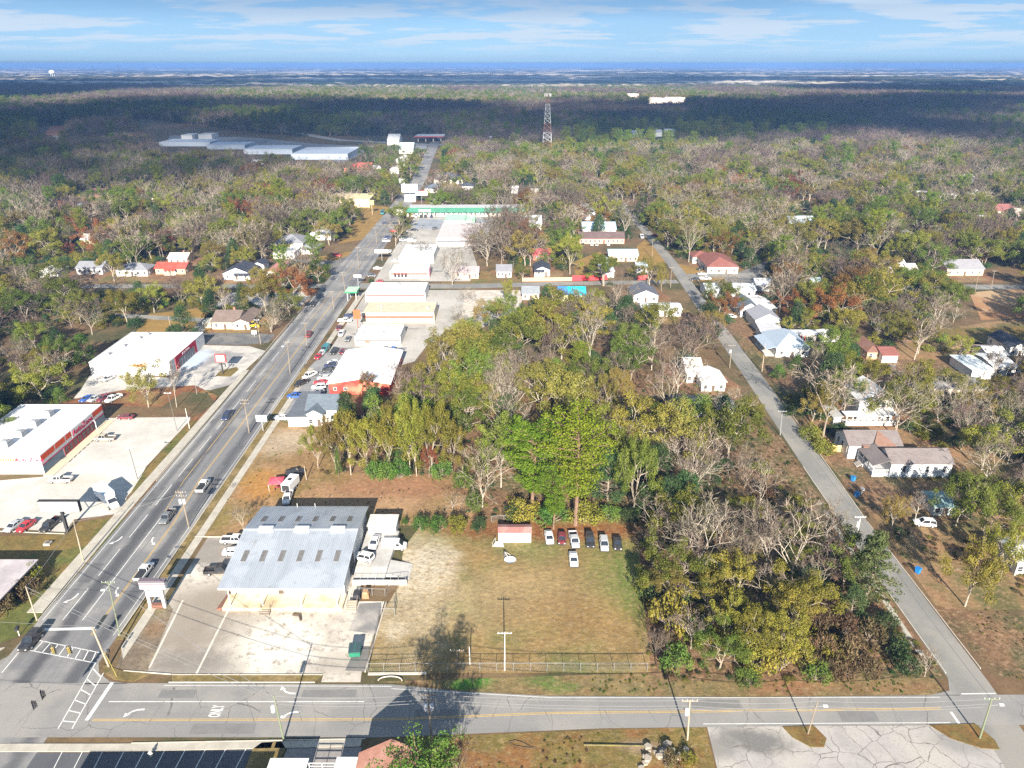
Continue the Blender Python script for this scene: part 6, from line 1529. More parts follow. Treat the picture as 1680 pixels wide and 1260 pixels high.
# far off: shopping centre, filling station, mast, water tower
def far_centre():
    for pxl, pxr, py, d, h, lb in ((262, 345, 240, 40, 5, 'west wing of the white roofed shopping centre'), (340, 402, 245, 40, 5, 'middle wing of the white roofed shopping centre'), (400, 480, 253, 45, 5.5, 'broad white roofed wing of the shopping centre'), (478, 571, 262, 70, 6, 'largest white roofed wing of the shopping centre with a blue wall')):
        o = house(pxl, pxr, py, d, h, 'flat', (.78, .79, .80), (.55, .62, .72), lb, cat='shopping centre', win=0, door=False, front=90)
    house(298, 316, 229, 25, 6, 'flat', (.7, .7, .7), W_WHITE, 'small white outlet beside the far road, left one', cat='store', win=0, door=False, front=40)
    house(326, 348, 228, 25, 6, 'flat', (.7, .7, .7), W_WHITE, 'small white outlet beside the far road, right one', cat='store', win=0, door=False, front=40)
    sheet('parking_lot', poly((270, 236), (280, 222), (420, 226), (520, 236), (600, 240), (700, 238), (700, 244), (596, 252), (560, 268), (480, 242)), mat('far_lot', (.20, .21, .23), (.26, .27, .29), .02), Z['lot'], 'wide dark parking lot of the shopping centre')
    a, c = at(680, 233), at(728, 233)
    o = thing('filling_station', 'filling station canopy with a red edge in the distance', 'filling station', (a.x, a.y, 0))
    w = c.x - a.x
    MB().box(0, w, 0, 40, 6.4, 6.8).build('roof', flat((.66, .66, .67)), o); MB().box(-.3, w + .3, -.3, -.01, 6.0, 7.2).build('fascia', flat((.5, .06, .07)), o)
    for i in range(4): MB().box(w * (.1 + .26 * i), w * (.1 + .26 * i) + 1, 5, 6, 0, 6.4).build('post', m_trim, o)
    MB().box(w * .3, w * .7, 18, 34, 0, 5).build('kiosk', flat((.4, .2, .2)), o)
    clear_view(a.x, c.x, a.y, a.y + 40, 120)
    house(636, 655, 238, 30, 6, 'gx', (.66, .66, .66), W_WHITE, 'white building left of the filling station', cat='store', win=0, front=60)
    house(655, 678, 252, 24, 6, 'gx', (.6, .7, .74), W_WHITE, 'pale blue white building by the far highway', cat='store', win=0, front=50)
    for pxl, pxr, py, lb in ((1036, 1052, 226, 'left of three pale roofs in the shaded woods'), (1066, 1086, 224, 'middle of three pale roofs in the shaded woods'), (1090, 1110, 223, 'right of three pale roofs in the shaded woods'), (1233, 1250, 250, 'lone white building in the clearing on the right'), (800, 812, 236, 'pale roof right of the filling station')):
        house(pxl, pxr, py, 22, 6, 'gx', (.55, .58, .64), W_WHITE, lb, cat='building', win=0, front=90, pitch=.25)
    for pxl, pxr, py, lb in ((1062, 1090, 170, 'sunlit pale school block far away, left one'), (1090, 1126, 169, 'sunlit pale school block far away, right one'), (1028, 1050, 162, 'sunlit white block far away behind the school')):
        house(pxl, pxr, py, 60, 13, 'flat', (.78, .74, .70), (.78, .66, .58), lb, cat='school', win=0, door=False, front=380)
    # the lattice mast
    a = at(897, 263)
    o = thing('lattice_mast', 'tall red and white lattice mast rising over the woods', 'mast', (a.x, a.y, 0))
    mr, mw = flat((.28, .13, .11)), flat((.60, .62, .64))
    n, H_ = 14, 66.0
    for i in range(n):
        z0, z1 = H_ * i / n, H_ * (i + 1) / n
        h0, h1 = 4.6 * (1 - z0 / H_) ** .8 + 1.0, 4.6 * (1 - z1 / H_) ** .8 + 1.0
        b = MB()
        cs = [(-1, -1), (1, -1), (1, 1), (-1, 1)]
        for j in range(4):
            p, q = cs[j], cs[(j + 1) % 4]
            b.tube((p[0] * h0, p[1] * h0, z0), (p[0] * h1, p[1] * h1, z1), .12, n=4)
            b.tube((p[0] * h0, p[1] * h0, z0), (q[0] * h1, q[1] * h1, z1), .07, n=3); b.tube((q[0] * h0, q[1] * h0, z0), (p[0] * h1, p[1] * h1, z1), .07, n=3)
            b.tube((p[0] * h1, p[1] * h1, z1), (q[0] * h1, q[1] * h1, z1), .08, n=3)
        b.build('lattice_section', mw if i < 2 or 4 <= i < 6 or 8 <= i < 12 else mr, o)
    MB().tube((0, 0, H_), (0, 0, H_ + 7), .2).build('aerial', flat((.3, .3, .3)), o)
    b = MB()
    for j in range(6): b.box(-3.2 * math.cos(j) - .5, -3.2 * math.cos(j) + .5, 3.2 * math.sin(j) - .2, 3.2 * math.sin(j) + .2, H_ - 2, H_ + 1)
    b.build('antenna_panel', flat((.5, .48, .46)), o)
    a = at(88, 131)
    o = thing('water_tower', 'white water tower standing on the left horizon', 'water tower', (a.x, a.y, 0))
    b = MB()
    prof = [(0, 34), (12, 35.5), (18, 41), (19, 47), (15, 54), (7, 58), (0, 59)]
    for (r0, z0), (r1, z1) in zip(prof, prof[1:]):
        b.add([(r0 * math.cos(i * .5236), r0 * math.sin(i * .5236), z0) for i in range(12)] + [(r1 * math.cos(i * .5236), r1 * math.sin(i * .5236), z1) for i in range(12)], [(i, (i + 1) % 12, 12 + (i + 1) % 12, 12 + i) for i in range(12)])
    b.build('tank', flat((.80, .80, .78)), o)
    for i in range(6): MB().tube((14 * math.cos(i * 1.047), 14 * math.sin(i * 1.047), 0), (13 * math.cos(i * 1.047), 13 * math.sin(i * 1.047), 37), 1.1).build('leg', flat((.78, .78, .76)), o)
    MB().tube((0, 0, 0), (0, 0, 36), 2.5).build('riser', flat((.78, .78, .76)), o)
    for px, py, H2, lb in ((155, 126, 88, 'thin dark radio mast right of the water tower'), (196, 124, 92, 'faint radio mast on the left horizon')):
        a = at(px, py)
        o = thing('radio_mast', lb, 'mast', (a.x, a.y, 0))
        b = MB()
        for j in range(3):
            an = j * 2.094
            b.tube((2.6 * math.cos(an), 2.6 * math.sin(an), 0), (1.4 * math.cos(an), 1.4 * math.sin(an), H2), .7, n=4)
        for k in range(12):
            z = H2 * k / 12
            for j in range(3): b.tube((2.4 * math.cos(j * 2.094), 2.4 * math.sin(j * 2.094), z), (2.2 * math.cos(j * 2.094 + 2.094), 2.2 * math.sin(j * 2.094 + 2.094), z + H2 / 12), .35, n=3)
        b.build('lattice', flat((.12, .12, .13)), o)
far_centre()
# ---------------------------------------------------------------- vehicles
m_paint = paint_mat()
m_tyre = mat('tyre_rubber', (.025, .025, .026), (.035, .034, .033), 3, coord='obj')
m_rim = flat((.42, .43, .45), 'wheel_rim', rough=.35, spec=.5)
m_wind = mat('car_glass', (.02, .024, .03), (.035, .04, .05), 1, rough=.08, spec=.7, coord='obj')
m_lampw = flat((.70, .70, .68), 'head_lamp', rough=.2, spec=.6)
m_lampr = flat((.32, .02, .02), 'tail_lamp', rough=.25, spec=.5)
m_blackp = flat((.04, .04, .042), 'black_plastic')
def wheel_mesh(r, w):
    b = MB().tube((0, -w / 2, 0), (0, w / 2, 0), r, r, 12)
    b.cur = 1
    b.tube((0, -w / 2 - .012, 0), (0, w / 2 + .012, 0), r * .6, r * .6, 8)
    b.cur = 0
    return b.mesh('wheel', [m_tyre, m_rim])
def loft(b, sections):
    """closed skin over equal rings of points"""
    n = len(sections[0])
    vs = [p for s in sections for p in s]
    fs = []
    for i in range(len(sections) - 1):
        for j in range(n): fs.append((i * n + j, i * n + (j + 1) % n, (i + 1) * n + (j + 1) % n, (i + 1) * n + j))
    fs += [tuple(range(n - 1, -1, -1)), tuple((len(sections) - 1) * n + j for j in range(n))]
    b.add(vs, fs)
def hull(b, prof, W):
    """prof: (x, half width, bottom z, top z) stations from tail to nose; sides tuck in at sill and shoulder"""
    loft(b, [[(x, -hw * .93, zb), (x, hw * .93, zb), (x, hw, zb + (zt - zb) * .45), (x, hw * .97, zt - .08), (x, hw * .86, zt), (x, -hw * .86, zt), (x, -hw * .97, zt - .08), (x, -hw, zb + (zt - zb) * .45)] for x, hw, zb, zt in prof])
def cabin(parts, xs, hw, zb, zt, tuck=.16, roofpaint=True):
    """xs: rear base, rear top, front top, front base"""
    g = MB()
    a, b_, c, d = xs
    h2 = hw - tuck
    g.hexa([(a, -hw, zb), (d, -hw, zb), (d, hw, zb), (a, hw, zb)], [(b_, -h2, zt), (c, -h2, zt), (c, h2, zt), (b_, h2, zt)])
    parts.append(('window', g.mesh('window', m_wind)))
    r = MB()
    r.hexa([(b_ - .05, -h2 - .03, zt - .03), (c + .06, -h2 - .03, zt - .03), (c + .06, h2 + .03, zt - .03), (b_ - .05, h2 + .03, zt - .03)], [(b_ + .06, -h2 + .1, zt + .055), (c - .1, -h2 + .1, zt + .055), (c - .1, h2 - .1, zt + .055), (b_ + .06, h2 - .1, zt + .055)])
    for s in (-1, 1):
        for (x0, x1) in ((a, b_), (d, c)): r.tube((x0, s * (hw + .005), zb - .03), (x1, s * (h2 + .01), zt), .06, .05, 4)
        xm0, xm1 = (a + d) / 2 - .15, (b_ + c) / 2 - .1
        r.tube((xm0, s * (hw + .01), zb - .03), (xm1, s * (h2 + .015), zt), .05, .05, 4)
    parts.append(('roof', r.mesh('roof', m_paint)))
CARS = {}
def car_parts(kind):
    if kind in CARS: return CARS[kind]
    P, b = [], MB()
    if kind == 'sedan':
        hull(b, [(-2.38, .70, .42, .78), (-2.25, .84, .28, .98), (-1.5, .90, .24, 1.00), (0, .91, .22, .97), (1.1, .91, .24, .93), (1.9, .87, .26, .84), (2.3, .72, .34, .70)], 1.8)
        cabin(P, (-1.75, -1.15, .25, 1.05), .80, .94, 1.40); wb, fr, rr, rad, L = (-1.38, 1.42), 2.3, -2.36, .33, 4.8
    elif kind == 'suv':
        hull(b, [(-2.32, .78, .45, .95), (-2.22, .90, .34, 1.08), (-1.4, .94, .30, 1.10), (0, .95, .28, 1.08), (1.1, .95, .3, 1.06), (1.95, .90, .32, .98), (2.32, .76, .42, .80)], 1.9)
        cabin(P, (-2.15, -1.9, .35, 1.1), .86, 1.04, 1.72); wb, fr, rr, rad, L = (-1.4, 1.42), 2.3, -2.3, .37, 4.7
    elif kind == 'hatch':
        hull(b, [(-1.9, .70, .42, .88), (-1.8, .82, .28, .98), (-1, .86, .24, 1.0), (.6, .86, .24, .96), (1.5, .82, .26, .86), (1.9, .68, .34, .72)], 1.7)
        cabin(P, (-1.75, -1.4, .2, .95), .77, .94, 1.46); wb, fr, rr, rad, L = (-1.15, 1.2), 1.9, -1.88, .31, 3.8
    elif kind == 'pickup':
        hull(b, [(-.55, .94, .42, 1.10), (0, .95, .38, 1.10), (1.2, .95, .38, 1.10), (2.2, .92, .4, 1.05), (2.75, .82, .5, .92)], 2.0)
        b.box(-2.8, -.56, -.93, .93, .48, .78); b.box(-2.8, -.56, -.95, -.82, .78, 1.14); b.box(-2.8, -.56, .82, .95, .78, 1.14); b.box(-2.86, -2.72, -.82, .82, .5, 1.12)
        P.append(('bed', MB().box(-2.72, -.56, -.815, .815, .785, .80).mesh('bed', m_blackp)))
        cabin(P, (-.5, -.38, 1.0, 1.5), .88, 1.06, 1.80); wb, fr, rr, rad, L = (-1.75, 1.75), 2.72, -2.84, .40, 5.7
    elif kind == 'van':
        hull(b, [(-2.6, .90, .45, 1.95), (-2.5, .98, .35, 2.1), (0, 1.0, .33, 2.12), (1.1, .98, .34, 2.05), (1.75, .96, .34, 1.25), (2.5, .88, .4, 1.05), (2.65, .8, .5, .9)], 2.0)
        P.append(('window', MB().hexa([(1.25, -.84, 2.0), (1.85, -.84, 1.24), (1.85, .84, 1.24), (1.25, .84, 2.0)], [(1.2, -.80, 2.06), (1.93, -.8, 1.26), (1.93, .8, 1.26), (1.2, .8, 2.06)]).box(.5, 1.2, -1.0, -.97, 1.25, 1.8).box(.5, 1.2, .97, 1.0, 1.25, 1.8).mesh('window', m_wind))); wb, fr, rr, rad, L = (-1.7, 1.75), 2.6, -2.58, .36, 5.3
    b.cur = 0
    P.insert(0, ('body', b.mesh('body', m_paint)))
    P.append(('head_lamp', MB().box(fr - .22, fr + .03, -.74, -.46, .62, .76).mesh('head_lamp', m_lampw))); P.append(('head_lamp', MB().box(fr - .22, fr + .03, .46, .74, .62, .76).mesh('head_lamp', m_lampw)))
    P.append(('tail_lamp', MB().box(rr - .05, rr + .2, -.82, -.56, .7, .9).mesh('tail_lamp', m_lampr))); P.append(('tail_lamp', MB().box(rr - .05, rr + .2, .56, .82, .7, .9).mesh('tail_lamp', m_lampr)))
    P.append(('bumper', MB().box(fr - .1, fr + .07, -.74, .74, .32, .52).box(rr - .06, rr + .1, -.74, .74, .36, .54).mesh('bumper', m_blackp)))
    wm = wheel_mesh(rad, .24)
    hw = .86 if kind in ('sedan', 'hatch') else .9
    P.append(('wheels', [(wm, (x, s * hw, rad)) for x in wb for s in (-1, 1)]))
    CARS[kind] = P
    return P
PAINT = {'white': (.78, .78, .77), 'black': (.02, .021, .024), 'grey': (.16, .17, .18), 'silver': (.45, .46, .47), 'red': (.50, .02, .03), 'maroon': (.17, .02, .035), 'blue': (.02, .10, .42), 'navy': (.02, .035, .10), 'tan': (.50, .44, .35), 'teal': (.03, .22, .26), 'cream': (.66, .62, .52)}
def vehicle(kind, px, py, heading, colour, label, cat=None, group=None, z0=0.0, s=1.0):
    q = at(px, py, z0 + .6)
    nm = {'sedan': 'sedan', 'suv': 'suv', 'hatch': 'hatchback', 'pickup': 'pickup_truck', 'van': 'van'}[kind]
    o = thing(nm, label, cat or ('pickup truck' if kind == 'pickup' else 'van' if kind == 'van' else 'car'), (q.x, q.y, z0 + .03), R(heading), group)
    o.scale = (s, s, s)
    for pn, me in car_parts(kind):
        if pn == 'wheels':
            for wm, loc in me: link('wheel', wm, o, loc)
        else: link(pn, me, o, color=PAINT[colour] if pn in ('body', 'roof') else None)
    clear([(q.x - 3, q.y - 10), (q.x + 3, q.y - 10), (q.x + 3, q.y + 3), (q.x - 3, q.y + 3)])
    return o
N, S_, E_, W_ = 90, -90, 0, 180
def tonneau(o): MB().box(-2.70, -.6, -.84, .84, 1.15, 1.2).build('bed_cover', m_blackp, o)
vehicle('suv', 51, 1051, -92, 'black', 'black people carrier at the crosswalk of the highway', s=1.08)
tonneau(vehicle('pickup', 237, 938, 89, 'white', 'white pickup truck with a black bed cover beside the corner sign'))
vehicle('pickup', 275, 848, -90, 'grey', 'grey pickup truck driving beside the left turn arrow')
tonneau(vehicle('pickup', 334, 797, 90, 'white', 'white pickup truck with dark bed cover by the utility pole with many arms'))
vehicle('suv', 372, 683, -90, 'navy', 'dark blue car on the highway beside the pine straw bank')
vehicle('suv', 514, 499, -90, 'black', 'black car on the highway before the tan house')
vehicle('pickup', 507, 549, 90, 'maroon', 'dark red pickup truck on the highway beside the car lot')
vehicle('van', 628, 350, -90, 'teal', 'teal and white van far up the highway', s=1.3)
vehicle('sedan', 648, 348, 90, 'white', 'white car far up the highway')
vehicle('suv', 644, 355, 90, 'black', 'small black car following the far white car')
vehicle('sedan', 633, 366, 20, 'navy', 'dark blue car turning off the far highway')
vehicle('suv', 659, 343, 90, 'black', 'black car furthest up the highway by the motel')
vehicle('sedan', 206, 684, 180, 'maroon', 'dark red sedan parked alone by the striped store')
vehicle('pickup', 172, 719, 180, 'tan', 'tan pickup truck parked in front of the striped store')
vehicle('pickup', 99, 787, 180, 'white', 'white pickup truck with open bed parked at the store corner')
vehicle('sedan', 22, 863, -100, 'silver', 'silver car left of the red car at the lot edge')
vehicle('sedan', 42, 863, -100, 'red', 'bright red car nose down at the lot edge')
vehicle('pickup', 83, 861, -98, 'black', 'black pickup truck parked beside the tall pole sign')
vehicle('sedan', 177, 621, -112, 'silver', 'silver sedan beside the white side wall of the red fronted store')
g = 'row of cars by the pine straw bank'
for x, c, k, lb in ((142, 'blue', 'sedan', 'pale blue car, leftmost in the row by the pine straw bank'), (155, 'silver', 'sedan', 'silver car next to the pale blue one in the row'), (170, 'maroon', 'suv', 'dark red car beside the white truck in the row'), (186, 'white', 'pickup', 'white truck ending the row by the pine straw bank')):
    vehicle(k, x, 654, -110, c, lb, group=g)
vehicle('pickup', 385, 886, 0, 'white', 'white pickup truck nosed up to the warehouse side, upper')
vehicle('sedan', 384, 905, 5, 'white', 'white car tucked under the warehouse eave')
vehicle('pickup', 359, 936, 5, 'black', 'black and white pickup truck with open bed left of the warehouse')
vehicle('sedan', 614, 890, -94, 'white', 'white car on the loading dock', z0=1.1)
vehicle('suv', 596, 914, 160, 'white', 'white car nosed to the dock door of the warehouse', z0=.95)
vehicle('van', 647, 896, 0, 'white', 'white van parked on the gravel beside the loading dock')
vehicle('pickup', 472, 817, -84, 'white', 'white pickup truck in the yard behind the warehouse')
vehicle('suv', 484, 776, 24, 'black', 'black truck at the head of the white trailer')
g = 'row of cars at the field edge'
vehicle('sedan', 901, 882, -86, 'white', 'white sedan, first in the row at the field edge beside the shed', group=g)
vehicle('hatch', 922, 884, -94, 'maroon', 'small maroon car without lustre in the row at the field edge', group=g)
o = vehicle('pickup', 942, 886, -86, 'silver', 'silver pickup truck in the row behind the lone white sedan', group=g)
vehicle('suv', 968, 887, -92, 'black', 'black car in the middle of the row at the field edge', group=g)
vehicle('suv', 991, 893, -92, 'silver', 'silver estate car between two black cars in the row', group=g)
vehicle('sedan', 1013, 891, -94, 'black', 'black sedan ending the row at the field edge', group=g)
vehicle('sedan', 941, 918, -90, 'white', 'lone white sedan standing in front of the row on the field')
vehicle('suv', 1517, 858, 170, 'white', 'white car under the trees east of the right hand street')
vehicle('hatch', 1050, 697, -80, 'white', 'white car on the dirt yard in the wood')
vehicle('sedan', 1098, 702, 175, 'black', 'black car in the shade of the dirt yard in the wood')
vehicle('van', 1053, 389, -90, 'white', 'white van driving on the right hand street')
vehicle('pickup', 1157, 457, 0, 'white', 'white pickup truck in the drive of the church hall')
vehicle('sedan', 1140, 458, 180, 'black', 'black car behind the white pickup in the drive')
vehicle('suv', 1151, 441, 190, 'black', 'black car on the lawn of the church hall')
vehicle('hatch', 1201, 519, 0, 'white', 'white car before the slate gabled house')
vehicle('sedan', 1459, 602, 30, 'navy', 'dark car in front of the white garage')
vehicle('suv', 1670, 613, 170, 'black', 'black car behind the white carport')
vehicle('sedan', 462, 685, 175, 'white', 'white car beside the low dark roofed shop')
g = 'cars of the dealer lot'
vehicle('pickup', 486, 650, 178, 'blue', 'bright blue pickup truck across the lot entrance', group=g)
vehicle('pickup', 494, 629, -118, 'black', 'black pickup truck at the kerb of the car lot', group=g)
vehicle('pickup', 508, 616, -118, 'white', 'white pickup truck behind the black one in the car lot', group=g)
for x, y, c, k, lb in ((548, 594, 'white', 'sedan', 'white car topmost of the line along the red building'), (543, 600, 'navy', 'suv', 'dark blue car second in the line along the red building'), (539, 606, 'black', 'sedan', 'black car third in the line along the red building'), (536, 613, 'grey', 'sedan', 'grey car fourth in the line along the red building'),
                    (532, 620, 'white', 'sedan', 'white car above the red one in the line along the building'), (526, 627, 'red', 'sedan', 'red car in the line along the red building'), (523, 635, 'white', 'suv', 'white car below the red one in the line'), (521, 643, 'silver', 'suv', 'silver car at the near end of the line')):
    vehicle(k, x, y, 190, c, lb, group=g)
for x, y, c, k, lb in ((522, 585, 'red', 'sedan', 'red car at the back corner of the car lot'), (528, 579, 'white', 'sedan', 'white car behind the red one at the lot corner'), (534, 573, 'teal', 'van', 'pale teal van at the back of the car lot'), (548, 577, 'black', 'suv', 'black car at the back row of the lot'), (562, 577, 'maroon', 'sedan', 'dark red car beside the black one in the back row'),
                    (632, 576, 'navy', 'suv', 'navy car behind the white roof, left of three'), (644, 576, 'blue', 'suv', 'bright blue car behind the white roof, middle of three'), (656, 577, 'navy', 'sedan', 'navy car behind the white roof, right of three')):
    vehicle(k, x, y, -95, c, lb, group=g)
vehicle('hatch', 706, 558, 190, 'teal', 'dark teal car on the white yard behind the flat stores')
for x, y, c, k, a_, lb in ((646, 379, 'red', 'sedan', 0, 'red car on the white lot before the motel'), (634, 395, 'white', 'suv', 0, 'white car on the white lot, nearer the highway'), (637, 390, 'navy', 'suv', 0, 'dark car behind the nearer white one'), (662, 394, 'white', 'suv', 0, 'white car beside the brushy tree'), (694, 372, 'grey', 'sedan', 0, 'grey car on the blue asphalt, left'), (714, 375, 'grey', 'suv', 60, 'grey car on the blue asphalt, right'),
                         (650, 428, 'white', 'sedan', 0, 'white dark windowed car before the square white building'), (553, 419, 'red', 'suv', 0, 'red car at the edge of the striped lot')):
    vehicle(k, x, y, a_, c, lb)
for i, (x, c) in enumerate(((683, 'white'), (691, 'black'), (698, 'black'), (708, 'navy'))):
    vehicle('suv', x, 355.5, -90, c, '%s car parked at the motel front, %s of four' % ({'white': 'white', 'black': 'black', 'navy': 'dark blue'}[c], ('first', 'second', 'third', 'last')[i]), group='cars at the motel front')
for i, (x, c) in enumerate(((956, 'black'), (971, 'white'), (979, 'cream'), (998, 'white'))):
    vehicle('sedan', x, 401.5, -95, c, '%s car before the brick motel block, %s from the left' % (c, ('first', 'second', 'third', 'fourth')[i]), group='cars before the brick motel')
for x, y, c, lb in ((655, 299, 'red', 'red car on the far golden roadside'), (672, 306, 'maroon', 'dark red car by the far highway'), (1076, 386, 'red', 'red car under the trees by the right hand street'), (1085, 385, 'white', 'white car beside the red one under the trees'), (1152, 449, 'cream', 'cream car near the church hall')):
    vehicle('sedan', x, y, 0, c, lb)
def box_truck():
    q = at(176, 817, 1.4)
    o = thing('box_truck', 'white box truck leaving the bright parking lot', 'truck', (q.x, q.y, .03), R(-42))
    MB().box(-4.6, 1.9, -1.22, 1.22, 1.0, 3.55).build('cargo_box', mat('box_panel', (.70, .74, .78), (.62, .68, .75), .5, coord='obj'), o)
    MB().box(-4.66, 1.96, -1.26, 1.26, 3.5, 3.62).build('roof', flat((.60, .70, .80)), o)
    MB().box(-4.5, 4.0, -.5, .5, .55, .98).build('chassis', m_blackp, o)
    b = MB()
    hull(b, [(2.05, 1.0, .6, 2.35), (2.2, 1.05, .55, 2.45), (2.9, 1.03, .55, 2.4), (3.25, 1.0, .55, 1.55), (4.2, .92, .55, 1.35), (4.4, .8, .65, 1.1)], 2)
    b.build('cab', m_paint, o, color=PAINT['white'])
    MB().hexa([(2.92, -.9, 2.3), (3.34, -.9, 1.6), (3.34, .9, 1.6), (2.92, .9, 2.3)], [(2.9, -.85, 2.42), (3.42, -.85, 1.62), (3.42, .85, 1.62), (2.9, .85, 2.42)]).box(2.2, 2.8, -1.07, -1.03, 1.5, 2.1).box(2.2, 2.8, 1.03, 1.07, 1.5, 2.1).build('window', m_wind, o)
    MB().box(4.3, 4.5, -.85, .85, .5, .75).build('bumper', flat((.5, .5, .5)), o)
    for s in (-1, 1): MB().box(4.2, 4.46, s * .7 - .15, s * .7 + .15, .85, 1.05).build('head_lamp', m_lampw, o)
    wm = wheel_mesh(.48, .34)
    for x in (-2.9, 3.2):
        for s in (-1, 1): link('wheel', wm, o, (x, s * 1.02, .48))
box_truck()
def trailer():
    q = at(477, 797, .8)
    o = thing('box_trailer', 'white box trailer with a dark roof vent behind the yard pickup', 'trailer', (q.x, q.y, .03), R(80))
    MB().box(-2.6, 2.6, -1.1, 1.1, .55, 2.5).build('body', flat((.74, .74, .74)), o)
    MB().box(-2.65, 2.65, -1.14, 1.14, 2.5, 2.58).build('roof', flat((.78, .78, .78)), o)
    MB().box(-.5, .3, -.4, .4, 2.58, 2.8).build('roof_vent', m_blackp, o)
    MB().box(-2.64, -2.59, -.95, .95, .65, 2.4).build('ramp_door', m_blackp, o)
    MB().box(2.6, 3.7, -.08, .08, .5, .62).build('drawbar', m_blackp, o)
    for x in (-.5, .4):
        for s in (-1, 1): link('wheel', wheel_mesh(.36, .22), o, (x, s * 1.16, .36))
trailer()
def canopy_tent():
    q = at(455, 800)
    o = thing('canopy_tent', 'faded red pop up canopy beside the trailer in the yard', 'tent', (q.x, q.y, 0), .1)
    MB().add([(-1.7, -1.7, 2.1), (1.7, -1.7, 2.1), (1.7, 1.7, 2.1), (-1.7, 1.7, 2.1), (0, 0, 3.0), (-1.7, -1.7, 1.85), (1.7, -1.7, 1.85), (1.7, 1.7, 1.85), (-1.7, 1.7, 1.85)],
             [(0, 1, 4), (1, 2, 4), (2, 3, 4), (3, 0, 4), (5, 6, 1, 0), (6, 7, 2, 1), (7, 8, 3, 2), (8, 5, 0, 3)]).build('roof', mat('faded_red_cloth', (.55, .06, .09), (.6, .14, .18), .5, coord='obj'), o)
    for x in (-1.6, 1.6):
        for y in (-1.6, 1.6): MB().tube((x, y, 0), (x, y, 2.1), .04, n=5).build('leg', m_trim, o)
    p = thing('clutter_table', 'dark red table with clutter under the faded red canopy', 'table', (q.x + .5, q.y - .9, 0))
    MB().box(-.8, .8, -.4, .4, .7, .76).box(-.5, .0, -.3, .1, .76, 1.1).build('top', flat((.25, .06, .06)), p)
    for x in (-.7, .7): MB().box(x - .04, x + .04, -.35, .35, 0, .7).build('leg', m_blackp, p)
canopy_tent()
def dumpster():
    q = at(583, 1074)
    o = thing('dumpster', 'green dumpster with a dark lid on the asphalt patch', 'dumpster', (q.x, q.y, 0), R(4))
    MB().hexa([(-.9, -.7, .15), (.9, -.7, .15), (.9, .9, .15), (-.9, .9, .15)], [(-1.05, -.85, 1.25), (1.05, -.85, 1.25), (1.05, 1.05, 1.7), (-1.05, 1.05, 1.7)]).build('bin', mat('dumpster_green', (.03, .22, .13), (.025, .16, .10), 1, coord='obj'), o)
    for x in (-.53, .53): MB().hexa([(x - .5, -.9, 1.27), (x + .5, -.9, 1.27), (x + .5, 1.1, 1.73), (x - .5, 1.1, 1.73)], [(x - .48, -.88, 1.34), (x + .48, -.88, 1.34), (x + .48, 1.08, 1.80), (x - .48, 1.08, 1.8)]).build('lid', flat((.035, .06, .07)), o)
    for s in (-1, 1): MB().box(s * 1.06 - .05, s * 1.06 + .05, -.3, .5, .7, .85).build('lift_sleeve', flat((.02, .13, .08)), o)
    for x in (-.7, .7): MB().tube((x - .05, -.5, .1), (x + .05, -.5, .1), .1).build('caster', m_blackp, o)
dumpster()
def dish():
    q = at(837, 922)
    o = thing('satellite_dish', 'toppled white satellite dish with struts on the field', 'satellite dish', (q.x, q.y, 0), .3)
    b, n = MB(), 14
    rings = [(0.02, .0), (.5, .06), (.9, .22), (1.25, .45)]
    vs = []
    for r_, z in rings: vs += [(r_ * math.cos(i * 6.283 / n), r_ * math.sin(i * 6.283 / n), z + .12) for i in range(n)]
    b.add(vs, [(k * n + i, k * n + (i + 1) % n, (k + 1) * n + (i + 1) % n, (k + 1) * n + i) for k in range(3) for i in range(n)])
    b.build('reflector', flat((.76, .76, .75)), o)
    b = MB().tube((0, .4, .3), (-.5, 2.2, 1.1), .08).tube((0, .4, .2), (.6, 2.0, .3), .07).tube((-.5, 2.2, 1.1), (.6, 2.0, .3), .06)
    b.build('strut', flat((.55, .53, .5)), o)
    MB().box(-.75, -.25, 1.9, 2.5, .0, 1.0).build('mount', flat((.12, .12, .12)), o)
dish()

